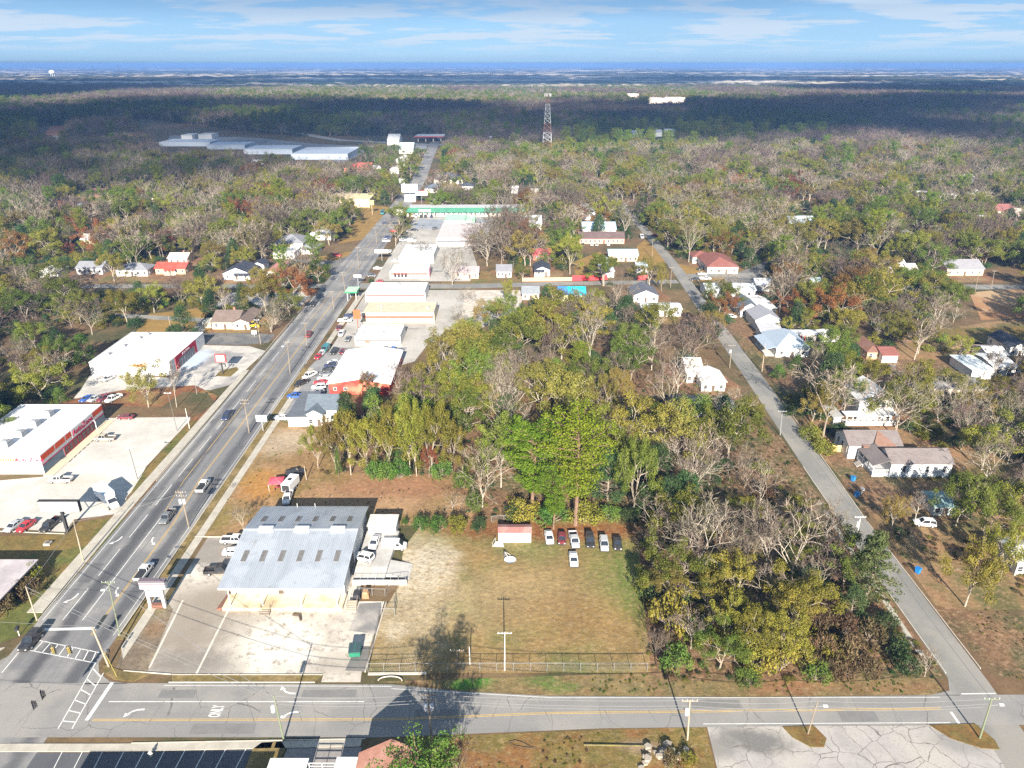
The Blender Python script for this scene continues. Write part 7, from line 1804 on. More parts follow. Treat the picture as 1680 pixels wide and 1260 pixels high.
# ---------------------------------------------------------------- poles, wires, lamps
m_wood = mat('pole_wood', (.30, .24, .18), (.20, .165, .125), .6, coord='obj', stretch=(4, 4, .5))
m_pale = mat('pale_pole_wood', (.42, .35, .26), (.32, .265, .2), .6, coord='obj', stretch=(4, 4, .5))
m_steel = flat((.26, .26, .255), 'galvanised_steel', rough=.5, spec=.4)
m_green = mat('greenish_pole', (.15, .20, .11), (.20, .20, .14), .5, coord='obj')
m_wire = flat((.24, .24, .24), 'cable_grey')
POLES = {}
def pole(key, bx, by, tx, ty, label, m=None, arms=1, trafo=0, lamp=None, cat='utility pole', r=.15):
    a = at(bx, by)
    # height: where the ray to the top passes over the base
    v = (ty - 630) / FPX
    k = (CT - v * ST) / (ST + v * CT)
    h = max(4.0, CAM_H - a.y / k)
    u = (tx - 840) / FPX
    t = a.y / (CT - v * ST)
    lean = u * t - a.x
    if abs(lean) > .07 * h: lean = .07 * h * (1 if lean > 0 else -1)
    o = thing('street_lamp' if cat == 'street lamp' else 'utility_pole', label, cat, (a.x, a.y, 0))
    top = Vector((lean, 0, h))
    MB().tube((0, 0, -.2), top, r, r * .65, 8).build('pole', m or m_wood, o)
    def on(f): return top * f
    for i in range(arms):
        p = on(1 - .03 - .10 * i)
        b = MB().box(p.x - 1.2, p.x + 1.2, p.y - .06, p.y + .06, p.z - .06, p.z + .06)
        b.build('crossarm', m or m_wood, o)
        for x in (-1.1, -.4, .4, 1.1): MB().tube((p.x + x, p.y, p.z + .06), (p.x + x, p.y, p.z + .28), .05, n=5).build('insulator', flat((.6, .62, .6)), o)
    for i in range(trafo):
        p = on(.74)
        x = (-.42, .45, 0)[i]
        MB().tube((p.x + x, p.y - .3, p.z - .5), (p.x + x, p.y - .3, p.z + .55), .3, n=10).build('transformer', flat((.66, .68, .70)), o)
    if lamp:
        p = on(.82 if lamp != 'top' else 1)
        if lamp == 'top':
            MB().box(p.x - .75, p.x + .75, -.06, .06, p.z - .04, p.z + .06).box(p.x - 1.0, p.x - .5, -.2, .2, p.z - .02, p.z + .14).box(p.x + .5, p.x + 1.0, -.2, .2, p.z - .02, p.z + .14).build('lamp_head', flat((.62, .62, .62)), o)
        else:
            MB().tube((p.x, 0, p.z), (p.x + lamp, -.3, p.z + .5), .05, n=6).build('lamp_arm', m_steel, o)
            MB().box(p.x + lamp - .35, p.x + lamp + .35, -.5, -.15, p.z + .42, p.z + .58).build('lamp_head', flat((.68, .68, .68)), o)
    POLES[key] = Vector((a.x, a.y, 0)) + top
    return o
pole('b1', 466, 1215, 449, 1141, 'greenish utility pole with a transformer at the dark lot corner', m_green, 0, 1)
pole('b2', 708, 1213, 702, 1138, 'utility pole with two transformers in the tree shadow on the cross street', m_wood, 2, 2)
pole('b3', 1128, 1214, 1132, 1148, 'pale utility pole with one transformer at the rubble pile', m_pale, 1, 1)
pole('b4', 1325, 1205, 1342, 1149, 'thin leaning utility pole on the grass island', m_wood, 0, 0, 1.2, r=.11)
pole('b5', 1607, 1212, 1628, 1145, 'greenish utility pole with a street light at the street corner', m_green, 1, 0, 1.4)
pole('f1', 828, 1100, 828, 1037, 'white utility pole standing in the field fence line', flat((.58, .56, .50), 'white_pole'), 1, 0, r=.13)
pole('f2', 771, 1090, 770, 1065, 'short white post beside the fence', flat((.58, .56, .50), 'white_pole'), 0, 0, r=.12, cat='post')
pole('f3', 751, 1096, 750, 1074, 'short dark post behind the fence in the tree shadow', m_wood, 1, 0, r=.10, cat='post')
pole('l1', 197, 1043, 177, 953, 'greenish pole with a white crossarm at the highway kerb', m_green, 1, 0, -1.0, r=.13)
pole('l2', 137, 921, 120, 853, 'tall pale wooden pole on the verge left of the highway', m_pale, 0, 0)
pole('l3', 61, 1018, 42, 962, 'pale wooden pole beside the thicket at the left', m_pale, 0, 0)
pole('h1', 310, 865, 296, 806, 'utility pole with many arms and transformers at the yard kerb', m_wood, 2, 2)
pole('h2', 409, 711, 400, 655, 'utility pole with double crossarm before the slate roofed house', m_wood, 2, 0)
pole('h3', 476, 613, 471, 560, 'utility pole at the car lot kerb, nearer one', m_wood, 1, 0, -1.5)
pole('h4', 504, 573, 500, 529, 'utility pole at the car lot kerb, farther one', m_wood, 1, 0)
pole('h5', 548, 509, 544, 478, 'utility pole beside the green canopy sign', m_wood, 1, 0)
pole('h6', 567, 481, 561, 446, 'utility pole at the side street corner of the white lot', m_wood, 1, 0)
pole('h7', 588, 440, 586, 405, 'utility pole on the white lot kerb left of the square building', m_wood, 1, 0)
pole('h8', 618, 400, 616, 373, 'utility pole on the highway kerb by the red car', m_wood, 1, 0)
pole('h9', 651, 352, 650, 330, 'utility pole at the motel entrance', m_wood, 1, 0)
pole('p1', 226, 786, 212, 736, 'black lot lamp with a concrete foot in the bright lot', flat((.10, .10, .10)), 0, 0, 'top', 'street lamp', .09)
pole('p2', 291, 707, 275, 645, 'slim dark lot lamp at the far corner of the bright lot', flat((.16, .15, .14)), 0, 0, 'top', 'street lamp', .09)
pole('p3', 311, 703, 304, 670, 'short white post on the verge beside the slim lot lamp', flat((.70, .66, .58)), 0, 0, cat='post', r=.12)
pole('p4', 323, 647, 318, 616, 'lot lamp on the tip of the pine straw bank', m_steel, 0, 0, 'top', 'street lamp', .09)
pole('y1', 503, 787, 499, 766, 'pale post with a shadow behind the black truck in the yard', m_pale, 0, 0, cat='post', r=.13)
pole('t1', 282, 546, 276, 518, 'thin pale pole on the golden lawn', m_pale, 0, 0, cat='post', r=.10)
pole('t2', 428, 565, 421, 525, 'pale pole with a round lamp at the dark lot', m_pale, 0, 0, 'top', 'street lamp', .10)
pole('t3', 517, 453, 514, 431, 'pale post on the golden lawn by the pink shed', m_pale, 0, 0, 1.8, 'street lamp', .10)
pole('s1', 1403, 893, 1412, 847, 'white utility pole with a transformer beside the footpath', flat((.66, .64, .60)), 1, 1)
pole('s2', 1280, 714, 1282, 674, 'utility pole in the golden tree shade at the street', m_steel, 1, 0)
pole('s3', 1197, 604, 1201, 566, 'utility pole west of the street below the big evergreen', m_wood, 1, 1)
pole('s4', 1250, 610, 1256, 563, 'pale pole before the porch of the blue grey house', m_pale, 0, 0)
pole('s5', 1100, 472, 1102, 438, 'dark utility pole at the street corner', m_wood, 1, 0)
pole('s6', 1070, 424, 1071, 393, 'dark utility pole by the motel lawn', m_wood, 1, 0)
pole('s7', 1023, 362, 1024, 333, 'blue grey utility pole up the right hand street, farther', m_steel, 1, 0, 1.5)
pole('s8', 1009, 345, 1010, 325, 'blue grey utility pole up the right hand street, farthest', m_steel, 1, 0)
pole('m1', 838, 369, 838, 350, 'lone pole on the blue asphalt before the motel', m_steel, 0, 0, cat='post', r=.12)
pole('r1', 1600, 478, 1598, 448, 'utility pole by the far right street, left', m_wood, 1, 0)
pole('r2', 1626, 474, 1626, 444, 'utility pole by the far right street, right', m_wood, 1, 0)
def wire(a, b_, sag, label, off=(0, 0, 0), r=.034, off2=None):
    p, q = POLES[a] + Vector(off), POLES[b_] + Vector(off2 or off)
    mb, n = MB(), 8
    pr = p
    for i in range(1, n + 1):
        f = i / n
        x = p.lerp(q, f) - Vector((0, 0, sag * 4 * f * (1 - f)))
        mb.tube(pr, x, r, n=4, cap=False)
        pr = x
    tag(mb.build('overhead_wire', m_wire), label, 'wire', 'overhead wires between the poles')
chain = ['b1', 'b2', 'b3', 'b4', 'b5']
for a, b_ in zip(chain, chain[1:]):
    for k, dz in enumerate((-.1, -1.5, -2.4)):
        wire(a, b_, .6, 'overhead wire along the south side of the cross street', (0, .3 * k, dz))
for k, dz in enumerate((-.1, -1.6)): wire('l3', 'b1', .6, 'overhead wire crossing the highway junction to the greenish pole', (0, .4 * k, dz))
wire('b1', 'l1', .5, 'overhead wire from the greenish pole to the kerb pole', (0, 0, -.3))
for a, b_ in (('l1', 'h1'), ('h1', 'h2'), ('h2', 'h3'), ('h3', 'h4'), ('h4', 'h5'), ('h5', 'h6'), ('h6', 'h7'), ('h7', 'h8'), ('h8', 'h9')):
    for x in (-1.0, 1.0): wire(a, b_, .7, 'overhead wire along the right side of the highway', (x, 0, -.2))
wire('l3', 'l2', .5, 'overhead wire between the two pale poles left of the highway', (0, 0, -.3)); wire('l2', 'h1', .6, 'overhead wire crossing the highway to the many armed pole', (0, 0, -.4))
for a, b_ in (('b5', 's1'), ('s1', 's2'), ('s2', 's3'), ('s3', 's5'), ('s5', 's6'), ('s6', 's7')):
    wire(a, b_, .8, 'overhead wire along the right hand street', (0, 0, -.3))
# traffic signals on a strain pole and span wire
def signals():
    a = at(179, 1094)
    o = thing('signal_pole', 'leaning wooden signal pole at the street corner', 'signal pole', (a.x, a.y, 0))
    q = at(158, 1032, 8.6)
    top = Vector((-1.1, .2, 8.6))
    MB().tube((0, 0, -.2), top, .17, .13, 8).build('pole', m_pale, o)
    MB().box(.15, .55, -.3, -.05, 2.2, 2.9).build('pedestrian_signal', m_blackp, o); MB().box(.2, .6, .2, .45, 2.9, 3.6).build('pedestrian_signal', m_blackp, o)
    MB().tube((-.1, 0, 3.2), (2.6, -2.4, 0), .03, n=4).build('guy_guard', flat((.62, .52, .10)), o)
    P = Vector((a.x, a.y, 0)) + top
    ends = [P, Vector((-98, 99, 8.2)), Vector((-98, 76, 8.2)), Vector((-70, 74, 8.2))]
    b = MB()
    for p, q in zip(ends, ends[1:] + ends[:1]): b.tube(p, q, .02, n=4, cap=False)
    tag(b.build('span_wire', m_wire), 'span wire box above the highway junction', 'wire')
    my = flat((.42, .34, .12), 'signal_yellow')
    def head(loc, rz, label, m):
        s = thing('traffic_signal', label, 'traffic signal', loc, rz)
        MB().box(-.2, .2, -.12, .14, -.62, .62).build('housing', m, s)
        MB().box(-.38, .38, .14, .17, -.85, .85).build('backplate', m_blackp, s)
        for i, c in enumerate(((.4, .03, .03), (.4, .25, .02), (.03, .25, .12))):
            MB().tube((0, -.13, .4 - .4 * i), (0, -.16, .4 - .4 * i), .14, n=10).build('lens', flat(c), s)
            MB().tube((0, -.12, .46 - .4 * i), (0, -.34, .44 - .4 * i), .15, n=8, cap=False).build('visor', m, s)
        MB().tube((0, 0, .62), (0, 0, 1.4), .03, n=4).build('hanger', m_steel, s)
    for px, py, lb in ((87, 1067, 'yellow backed traffic signal over the crosswalk, left of two'), (113, 1067, 'yellow backed traffic signal over the crosswalk, right of two')):
        head(at(px, py, 6.0), .15, lb, my)
    for px, py, lb in ((56, 1156, 'black traffic signal over the junction, nearer of two'), (70, 1139, 'black traffic signal over the junction, farther of two')):
        head(at(px, py, 6.2), R(110), lb, m_blackp)
signals()
# ---------------------------------------------------------------- signs
def corner_sign():
    a, c = at(247, 996), at(274, 994)
    w = c.x - a.x
    o = thing('pylon_sign', 'white two legged sign with blank panels before the forecourt', 'sign', (a.x, a.y, 0))
    mw = flat((.74, .70, .64))
    for x in (.15, w - .15): MB().box(x - .28, x + .28, -.3, .3, 0, 4.6).build('leg', mw, o)
    MB().box(-.9, w + .9, -.45, .45, 4.6, 6.0).build('cabinet', flat((.76, .74, .74)), o)
    MB().box(-1.0, w + 1.0, -.5, .5, 6.0, 6.5).build('dark_cap', flat((.16, .13, .15)), o)
    MB().box(-.95, w + .95, -.48, -.452, 5.55, 5.85).build('purple_band', flat((.25, .17, .2)), o)
    MB().box(.5, w - .5, -.15, .15, 2.6, 4.0).build('panel', flat((.78, .77, .76)), o)
    MB().box(.44, w - .44, -.5, .4, 0, .8).build('planter', mat('brick_red', (0, 0, 0)), o)
corner_sign()
def pole_sign():
    a = at(111, 872)
    o = thing('pole_sign', 'tall pole sign with a white panel on a black column', 'sign', (a.x, a.y, 0))
    MB().box(-.28, .28, -.28, .28, 0, 5.4).build('column', m_blackp, o)
    MB().box(-4.3, 4.1, -.3, .3, 5.5, 7.9).build('panel', flat((.78, .78, .78)), o)
    MB().box(-4.5, 4.3, -.4, .4, 7.9, 8.1).box(4.1, 4.3, -.4, .4, 5.4, 7.9).build('frame', m_blackp, o)
    text('AutoZone', 1.6, flat((.60, .58, .60)), o, (.2, -.32, 6.9), (math.pi / 2, 0, 0), ext=.01, sx=1.15)
    for x in (-3, 2.8): MB().box(x - .3, x + .3, -.36, -.30, 5.75, 6.0).build('lamp', m_blackp, o)
    b = MB().tube((-2.6, 0, 5.5), (0, 0, 4.2), .07, n=4).tube((2.6, 0, 5.5), (0, 0, 4.2), .07, n=4)
    b.build('brace', flat((.5, .5, .5)), o)
pole_sign()
def red_sign():
    a = at(366, 613)
    o = thing('pole_sign', 'red framed white sign on a bent dark post', 'sign', (a.x, a.y, 0))
    MB().box(-.18, .18, -.18, .18, 0, 3.4).box(-.9, 1.3, -.15, .15, 3.4, 3.65).box(1.1, 1.3, -.15, .15, 2.6, 3.4).build('post', m_blackp, o)
    MB().box(-.1, .1, -.1, .1, 3.65, 4.2).build('neck', m_blackp, o)
    f = MB().box(-1.8, 1.8, -.25, .25, 4.2, 7.0).build('frame', flat((.60, .08, .08)), o)
    MB().box(-1.35, 1.35, -.29, -.25, 4.6, 6.6).build('panel', flat((.78, .76, .76)), o)
red_sign()
def small_sign(px, py, w, h, z, c, label, post=(.3, .3, .3), d=.3, bars=None):
    a = at(px, py)
    o = thing('roadside_sign', label, 'sign', (a.x, a.y, 0))
    MB().box(-.12, .12, -.12, .12, 0, z).build('post', flat(post), o)
    MB().box(-w / 2, w / 2, -d / 2, d / 2, z, z + h).build('panel', flat(c), o)
    if bars: MB().box(-w / 2 - .05, w / 2 + .05, -d / 2 - .03, d / 2 + .03, z + h, z + h + .25).build('cap', flat(bars), o)
    return o
small_sign(432, 707, 3.0, 1.9, 3.0, (.76, .75, .74), 'small white sign on a post beside the pavement at the slate house')
small_sign(418, 552, 2.0, 1.3, 1.0, (.76, .76, .75), 'small white board beside the yellow digger')
small_sign(588, 545, 2.6, 3.6, 5.4, (.58, .13, .05), 'orange pylon sign beside the cream walled store', (.30, .10, .06))
small_sign(588, 470, 3.5, 1.2, 4.4, (.75, .75, .75), 'white topped sign stand on the white lot')
small_sign(627, 428, 7.0, 1.8, 4.2, (.76, .76, .76), 'wide white sign with dark ends before the square building', bars=(.1, .1, .1))
small_sign(657, 365, 4.5, 4.0, 5.0, (.76, .74, .70), 'tall cream and white motel sign')
small_sign(673, 331, 12, 6.0, 7.0, (.76, .76, .76), 'big blank white billboard north of the motel sign', d=.8)
small_sign(692, 334, 9, 3.0, 6.0, (.70, .68, .70), 'white sign with a red badge behind the motel roof', bars=(.6, .05, .08))
small_sign(611, 352, 3.2, 3.2, 6.5, (.66, .50, .20), 'tan pylon sign before the pale flat building', (.55, .45, .3))
small_sign(660, 313, 4.5, 4.5, 5.0, (.74, .74, .74), 'white pylon sign beside the far highway')
small_sign(1160, 472, 2.2, 1.4, .8, (.72, .7, .66), 'small white sign before the silvery hall')
def green_canopy():
    a, c = at(567, 494), at(587, 494)
    o = thing('pump_canopy', 'pale green canopy with dark green edges at the highway', 'canopy', (a.x, a.y, 0))
    w = c.x - a.x
    MB().box(0, w, 0, 7.5, 3.6, 4.3).build('fascia', flat((.05, .30, .12)), o)
    MB().box(.15, w - .15, .15, 7.35, 4.3, 4.42).build('roof', flat((.45, .68, .45)), o)
    for x in (.8, w - .8):
        for y in (1, 6.5): MB().box(x - .12, x + .12, y - .12, y + .12, 0, 3.6).build('post', m_trim, o)
green_canopy()
def digger():
    a = at(415, 538)
    o = thing('backhoe', 'yellow digger parked beside the tan house', 'digger', (a.x, a.y, 0), .4)
    my = flat((.62, .42, .02))
    MB().box(-1.6, 1.4, -.8, .8, .7, 1.6).build('body', my, o)
    MB().box(-.7, .5, -.7, .7, 1.6, 2.6).build('cab', m_wind, o); MB().box(-.8, .6, -.8, .8, 2.6, 2.75).build('cab_roof', my, o)
    MB().tube((-1.6, 0, 1.4), (-2.8, 0, 3.2), .16).tube((-2.8, 0, 3.2), (-3.4, 0, 1.0), .13).build('boom', my, o)
    MB().box(-3.7, -3.2, -.4, .4, .4, 1.0).build('bucket', flat((.12, .11, .1)), o)
    MB().box(1.4, 2.4, -1.0, 1.0, .3, 1.0).build('loader_bucket', my, o)
    wm = wheel_mesh(.6, .4)
    for x in (-1.1, 1.0):
        for s in (-1, 1): link('wheel', wm, o, (x, s * .95, .6))
digger()
# ---------------------------------------------------------------- fences
m_mesh = flat((.27, .27, .26), 'chain_link', rough=.5)
def chain_fence(pts, label, h=1.8, step=2.9, gap=.42):
    a0 = Vector((*pts[0], 0))
    o = thing('chain_link_fence', label, 'fence', a0)
    P = [Vector((*p, 0)) - a0 for p in pts]
    net = MB()
    pm = MB().tube((0, 0, -.1), (0, 0, h + .05), .045, n=6).mesh('post', m_steel)
    for a, b_ in zip(P, P[1:]):
        L, d = (b_ - a).length, (b_ - a).normalized()
        n = max(1, round(L / step))
        for i in range(n + (1 if b_ is P[-1] else 0)): link('post', pm, o, a + d * L * i / n)
        MB().tube(a + Vector((0, 0, h)), b_ + Vector((0, 0, h)), .035, n=5).build('top_rail', m_steel, o)
        k = int(L / gap)
        for i in range(k):
            p, q = a + d * L * i / k, a + d * L * (i + 1) / k
            for m in range(4):
                z0, z1 = h * m / 4, h * (m + 1) / 4
                net.tube(p + Vector((0, 0, z0)), q + Vector((0, 0, z1)), .008, n=3, cap=False); net.tube(q + Vector((0, 0, z0)), p + Vector((0, 0, z1)), .008, n=3, cap=False)
    m = net.build('wire_mesh', m_mesh, o)
    m['kind'] = 'stuff'
chain_fence([at(604, 1102).to_2d(), at(760, 1101).to_2d(), at(1062, 1101).to_2d()], 'chain link fence along the south side of the field')
chain_fence([at(625, 1000).to_2d(), at(604, 1100).to_2d()], 'low chain link fence between forecourt and field', 1.3)
chain_fence([at(590, 976).to_2d(), at(632, 978).to_2d(), at(652, 962).to_2d()], 'chain link fence south of the loading dock', 1.7, 2.4)
chain_fence([at(626, 1010).to_2d(), at(648, 1010).to_2d(), at(646, 990).to_2d()], 'open chain link gate at the gravel track', 1.7, 1.8)
chain_fence([at(806, 856).to_2d(), at(868, 853).to_2d()], 'chain link fence behind the white shed', 1.5, 2.6)
def board_fence(pxl, pxr, py, h, c, label, n=None, name='board_fence', cat='fence', posts=True):
    a, b_ = at(*pxl), at(*pxr)
    L = (b_ - a).length
    d = (b_ - a).normalized()
    o = thing(name, label, cat, a, math.atan2(d.y, d.x))
    n = n or max(4, int(L / .55))
    me = [MB().box(.01, L / n - .015, -.03 - .01 * k, .03, 0.05, h - .06 * k).mesh('plank', flat(c)) for k in range(2)]
    for i in range(n): link('plank', me[i % 2], o, (L * i / n, 0, 0))
    for i in range(4): MB().box(L * i / 3 - .1, L * i / 3 + .1, -.14, .1, 0, h + .15).build('post', flat(c), o)
    return o
board_fence((1365, 741), (1402, 741), 0, 1.9, (.66, .46, .24), 'new tan board fence beside the cottage')
board_fence((1365, 741), (1352, 726), 0, 1.9, (.30, .16, .10), 'dark side of the board fence facing the street')
board_fence((939, 461), (996, 459), 0, 2.6, (.62, .06, .07), 'bright red painted fence below the motel lawn', 30)
board_fence((857, 462), (938, 461), 0, 1.9, (.50, .36, .25), 'tan board fence left of the red fence', 36)
board_fence((1046, 460), (1062, 458), 0, 2.2, (.58, .10, .10), 'short red fence below the tiny blue roofed house', 10)
board_fence((1588, 578), (1570, 600), 0, 1.9, (.28, .2, .14), 'dark board fence beside the white carport', 14)
board_fence((1545, 441), (1605, 446), 0, .7, (.72, .71, .7), 'low white wall before the grey roofed house', 16, 'low_wall', 'wall')
# ---------------------------------------------------------------- small things
def bin_(px, py, c, label):
    a = at(px, py)
    o = thing('wheelie_bin', label, 'bin', (a.x, a.y, 0), .5)
    MB().hexa([(-.25, -.3, .05), (.25, -.3, .05), (.25, .3, .05), (-.25, .3, .05)], [(-.32, -.38, 1.1), (.32, -.38, 1.1), (.32, .38, 1.1), (-.32, .38, 1.1)]).build('bin', flat(c), o)
    MB().box(-.35, .35, -.42, .42, 1.1, 1.2).build('lid', flat(tuple(x * .8 for x in c)), o)
    for s in (-1, 1): MB().tube((s * .27 - .04, .32, .12), (s * .27 + .04, .32, .12), .12, n=8).build('wheel', m_tyre, o)
    o.scale = (1.25, 1.25, 1.1)
bin_(1399, 789, (.03, .22, .52), 'blue wheelie bin on the clay yard, upper of two')
bin_(1405, 815, (.03, .18, .48), 'blue wheelie bin near the kerb, lower of two')
bin_(1505, 940, (.02, .22, .62), 'bright blue bin beside the clay track')
for px, py, lb in ((32, 1043, 'black topped post box at the left kerb'), (1270, 571, 'white post box before the blue grey house'), (1413, 812, 'white package near the blue bins')):
    a = at(px, py)
    o = thing('post_box', lb, 'post box', (a.x, a.y, 0), .3)
    MB().box(-.06, .06, -.06, .06, 0, 1.5).build('post', flat((.74, .72, .68)), o)
    MB().box(-.25, .25, -.55, .55, 1.5, 1.95).build('box', m_blackp if px < 100 else m_trim, o)
a = at(375, 805)
rb = random.Random(5)
o = thing('rubble_pile', 'heap of broken concrete at the bottom edge', 'rubble', at(1085, 1240))
b = MB()
for i in range(26):
    x, y = rb.gauss(0, 2.2), rb.gauss(0, 1.1)
    s = rb.uniform(.25, .75)
    q = [(x + s * rb.uniform(.6, 1.1) * math.cos(k * 1.257 + .3), y + s * rb.uniform(.5, 1.0) * math.sin(k * 1.257 + .3)) for k in range(5)]
    MB().prism(q, 0, rb.uniform(.15, .7)).build('concrete_chunk', flat((.36, .31, .25)), o)
a = at(64, 882)
o = thing('utility_box', 'grey ground hatch on the lawn beside the tall sign shadow', 'utility box', at(79, 893))
MB().box(-.7, .7, -.6, .6, 0, .5).build('box', flat((.45, .42, .36)), o); MB().box(-.5, .5, -.4, .4, .5, .54).build('lid', flat((.12, .11, .1)), o)
o = thing('drain_inlet', 'white curved pipe headwall at the forecourt exit', 'drain', at(640, 1118))
b = MB()
for i in range(8):
    a0, a1 = math.pi * i / 8, math.pi * (i + 1) / 8
    b.tube((-2.0 * math.cos(a0), .9 * math.sin(a0), .25), (-2.0 * math.cos(a1), .9 * math.sin(a1), .25), .12, n=5)
b.build('headwall', m_kerb, o)
o = thing('fallen_branch', 'dark loop of fallen branch on the near lawn', 'branch', at(855, 1222))
b = MB()
pr = Vector((-1.9, .5, .06))
for p in ((-.9, .75, .06), (.3, .3, .08), (1.6, -.5, .06), (2.1, -.55, .05)): b.tube(pr, p, .06, n=5); pr = Vector(p)
pr = Vector((-1.9, .5, .06))
for p in ((-1.0, -.2, .06), (.6, -.5, .06), (1.8, -.65, .05)): b.tube(pr, p, .05, n=5); pr = Vector(p)
b.build('stick', flat((.12, .08, .05)), o)
o = thing('fallen_log', 'long grassy log lying on the near lawn', 'log', at(1012, 1224))
MB().tube((-5.0, .1, .14), (5.2, -.1, .14), .16, .12, 7).build('log', mat('mossy_log', (.20, .17, .06), (.12, .10, .05), .8, coord='obj'), o)
o = thing('fire_hydrant', 'white hydrant like post on the dark lot edge', 'hydrant', at(248, 1241))
MB().tube((0, 0, 0), (0, 0, .9), .22, .2, 8).build('barrel', flat((.72, .66, .56)), o); MB().tube((0, 0, .9), (0, 0, 1.15), .24, .08, 8).build('cap', flat((.72, .66, .56)), o); MB().tube((-.35, 0, .65), (.35, 0, .65), .1, n=6).build('outlet', flat((.6, .55, .46)), o)
for px, py, lb in ((935, 270, 'orange tan'),): pass
for i in range(9):
    a = at(935 + i * 3.6, 246 + i * 3.1)
    o = thing('brick_pier', 'tan brick pier in the row beside the far end of the right hand street', 'pier', (a.x + 6, a.y, 0), 0, 'tan piers beside the far street')
    MB().box(-1.6, 1.6, -1.6, 1.6, 0, 5.5).box(-2.1, 2.1, -2.1, 2.1, 5.5, 6.0).build('shaft', flat((.62, .42, .24)), o)
g = 'cars on the white lots of the strip'
for x, y, c, k, a_, lb in ((560, 548, 'white', 'suv', -90, 'white car on the strip lot nearest the orange sign'), (571, 556, 'grey', 'sedan', -90, 'grey car left of the low flat store'), (556, 538, 'maroon', 'sedan', -90, 'dark red car on the strip lot'), (566, 526, 'white', 'pickup', 0, 'white pickup truck below the orange pylon sign'),
                         (574, 518, 'navy', 'sedan', 0, 'navy car left of the cream walled store'), (610, 452, 'grey', 'suv', 0, 'grey car before the store with dark windows'), (620, 440, 'white', 'sedan', 0, 'white car by the wide white sign'), (622, 462, 'red', 'hatch', 180, 'red car at the side street corner'),
                         (640, 412, 'white', 'sedan', 90, 'white car left of the square white building'), (668, 384, 'silver', 'suv', 0, 'silver car above the brushy tree'), (680, 377, 'black', 'sedan', 0, 'black car in the middle of the white lot'), (676, 395, 'white', 'van', 0, 'white van beside the brushy tree')):
    vehicle(k, x, y, a_, c, lb)
# ---------------------------------------------------------------- planting order: nearest first, then the far woods
trees_hero()
trees_zones()
def merged(kind, i):
    """one mesh of a tree kind for the far woods, thinned"""
    parts, H, W = PROTO[kind][i]
    vs, fs, mi, mats = [], [], [], []
    r = random.Random(i)
    for pn, me in parts:
        o = len(vs)
        vs += [tuple(v.co) for v in me.vertices]
        mats.append(m_bark if kind == 'bare' and i == 0 else me.materials[0])
        for p in me.polygons:
            fs.append(tuple(k + o for k in p.vertices)); mi.append(len(mats) - 1)
    me = bpy.data.meshes.new('wood_' + kind)
    me.from_pydata(vs, [], fs)
    for m in mats: me.materials.append(m)
    me.polygons.foreach_set('material_index', mi)
    me.update()
    return me
wood_col = bpy.data.collections.new('wood_kinds')
KINDS = [('oak', 0), ('oak', 2), ('mid', 1), ('mid', 3), ('mid', 0), ('gold', 1), ('rust', 0), ('pine', 0), ('pine', 2), ('dark', 0), ('dark', 1), ('bare', 0), ('bare', 1), ('bare', 4), ('purple', 0), ('purple', 2), ('purple', 3), ('green', 1), ('darkbush', 0), ('olivebush', 1), ('bramble', 0), ('bush', 1)]
for n, (k, i) in enumerate(KINDS):
    wood_col.objects.link(bpy.data.objects.new('kind_%02d' % n, merged(k, i)))
IDX = {}
for n, (k, i) in enumerate(KINDS): IDX.setdefault(k, []).append(n)
def instancer(name, pts, label):
    me = bpy.data.meshes.new(name)
    me.from_pydata([p[0] for p in pts], [], [])
    for an, tp, k in (('pick', 'INT', 1), ('turn', 'FLOAT', 2), ('size', 'FLOAT', 3)):
        at_ = me.attributes.new(an, tp, 'POINT')
        at_.data.foreach_set('value', [p[k] for p in pts])
    o = link(name, me)
    ng = bpy.data.node_groups.new(name, 'GeometryNodeTree')
    ng.interface.new_socket('Geometry', in_out='INPUT', socket_type='NodeSocketGeometry')
    ng.interface.new_socket('Geometry', in_out='OUTPUT', socket_type='NodeSocketGeometry')
    gi, go = ng.nodes.new('NodeGroupInput'), ng.nodes.new('NodeGroupOutput')
    ip = ng.nodes.new('GeometryNodeInstanceOnPoints')
    ci = ng.nodes.new('GeometryNodeCollectionInfo')
    ci.inputs['Collection'].default_value = wood_col
    ci.inputs['Separate Children'].default_value = True
    ci.inputs['Reset Children'].default_value = True
    def attr(n, t):
        a = ng.nodes.new('GeometryNodeInputNamedAttribute')
        a.data_type = t
        a.inputs[0].default_value = n
        return a.outputs[0]
    cx = ng.nodes.new('ShaderNodeCombineXYZ')
    ng.links.new(attr('turn', 'FLOAT'), cx.inputs[2])
    ng.links.new(gi.outputs[0], ip.inputs['Points'])
    ng.links.new(ci.outputs[0], ip.inputs['Instance'])
    ip.inputs['Pick Instance'].default_value = True
    ng.links.new(attr('pick', 'INT'), ip.inputs['Instance Index'])
    ng.links.new(cx.outputs[0], ip.inputs['Rotation'])
    ng.links.new(attr('size', 'FLOAT'), ip.inputs['Scale'])
    ng.links.new(ip.outputs[0], go.inputs[0])
    md = o.modifiers.new('planting', 'NODES')
    md.node_group = ng
    return tag(o, label, None, None, 'stuff')
ZP = [poly(*z[1]) for z in ZONES]
zb = [(min(p[0] for p in P), max(p[0] for p in P), min(p[1] for p in P), max(p[1] for p in P), P) for P in ZP]
r3 = random.Random(77)
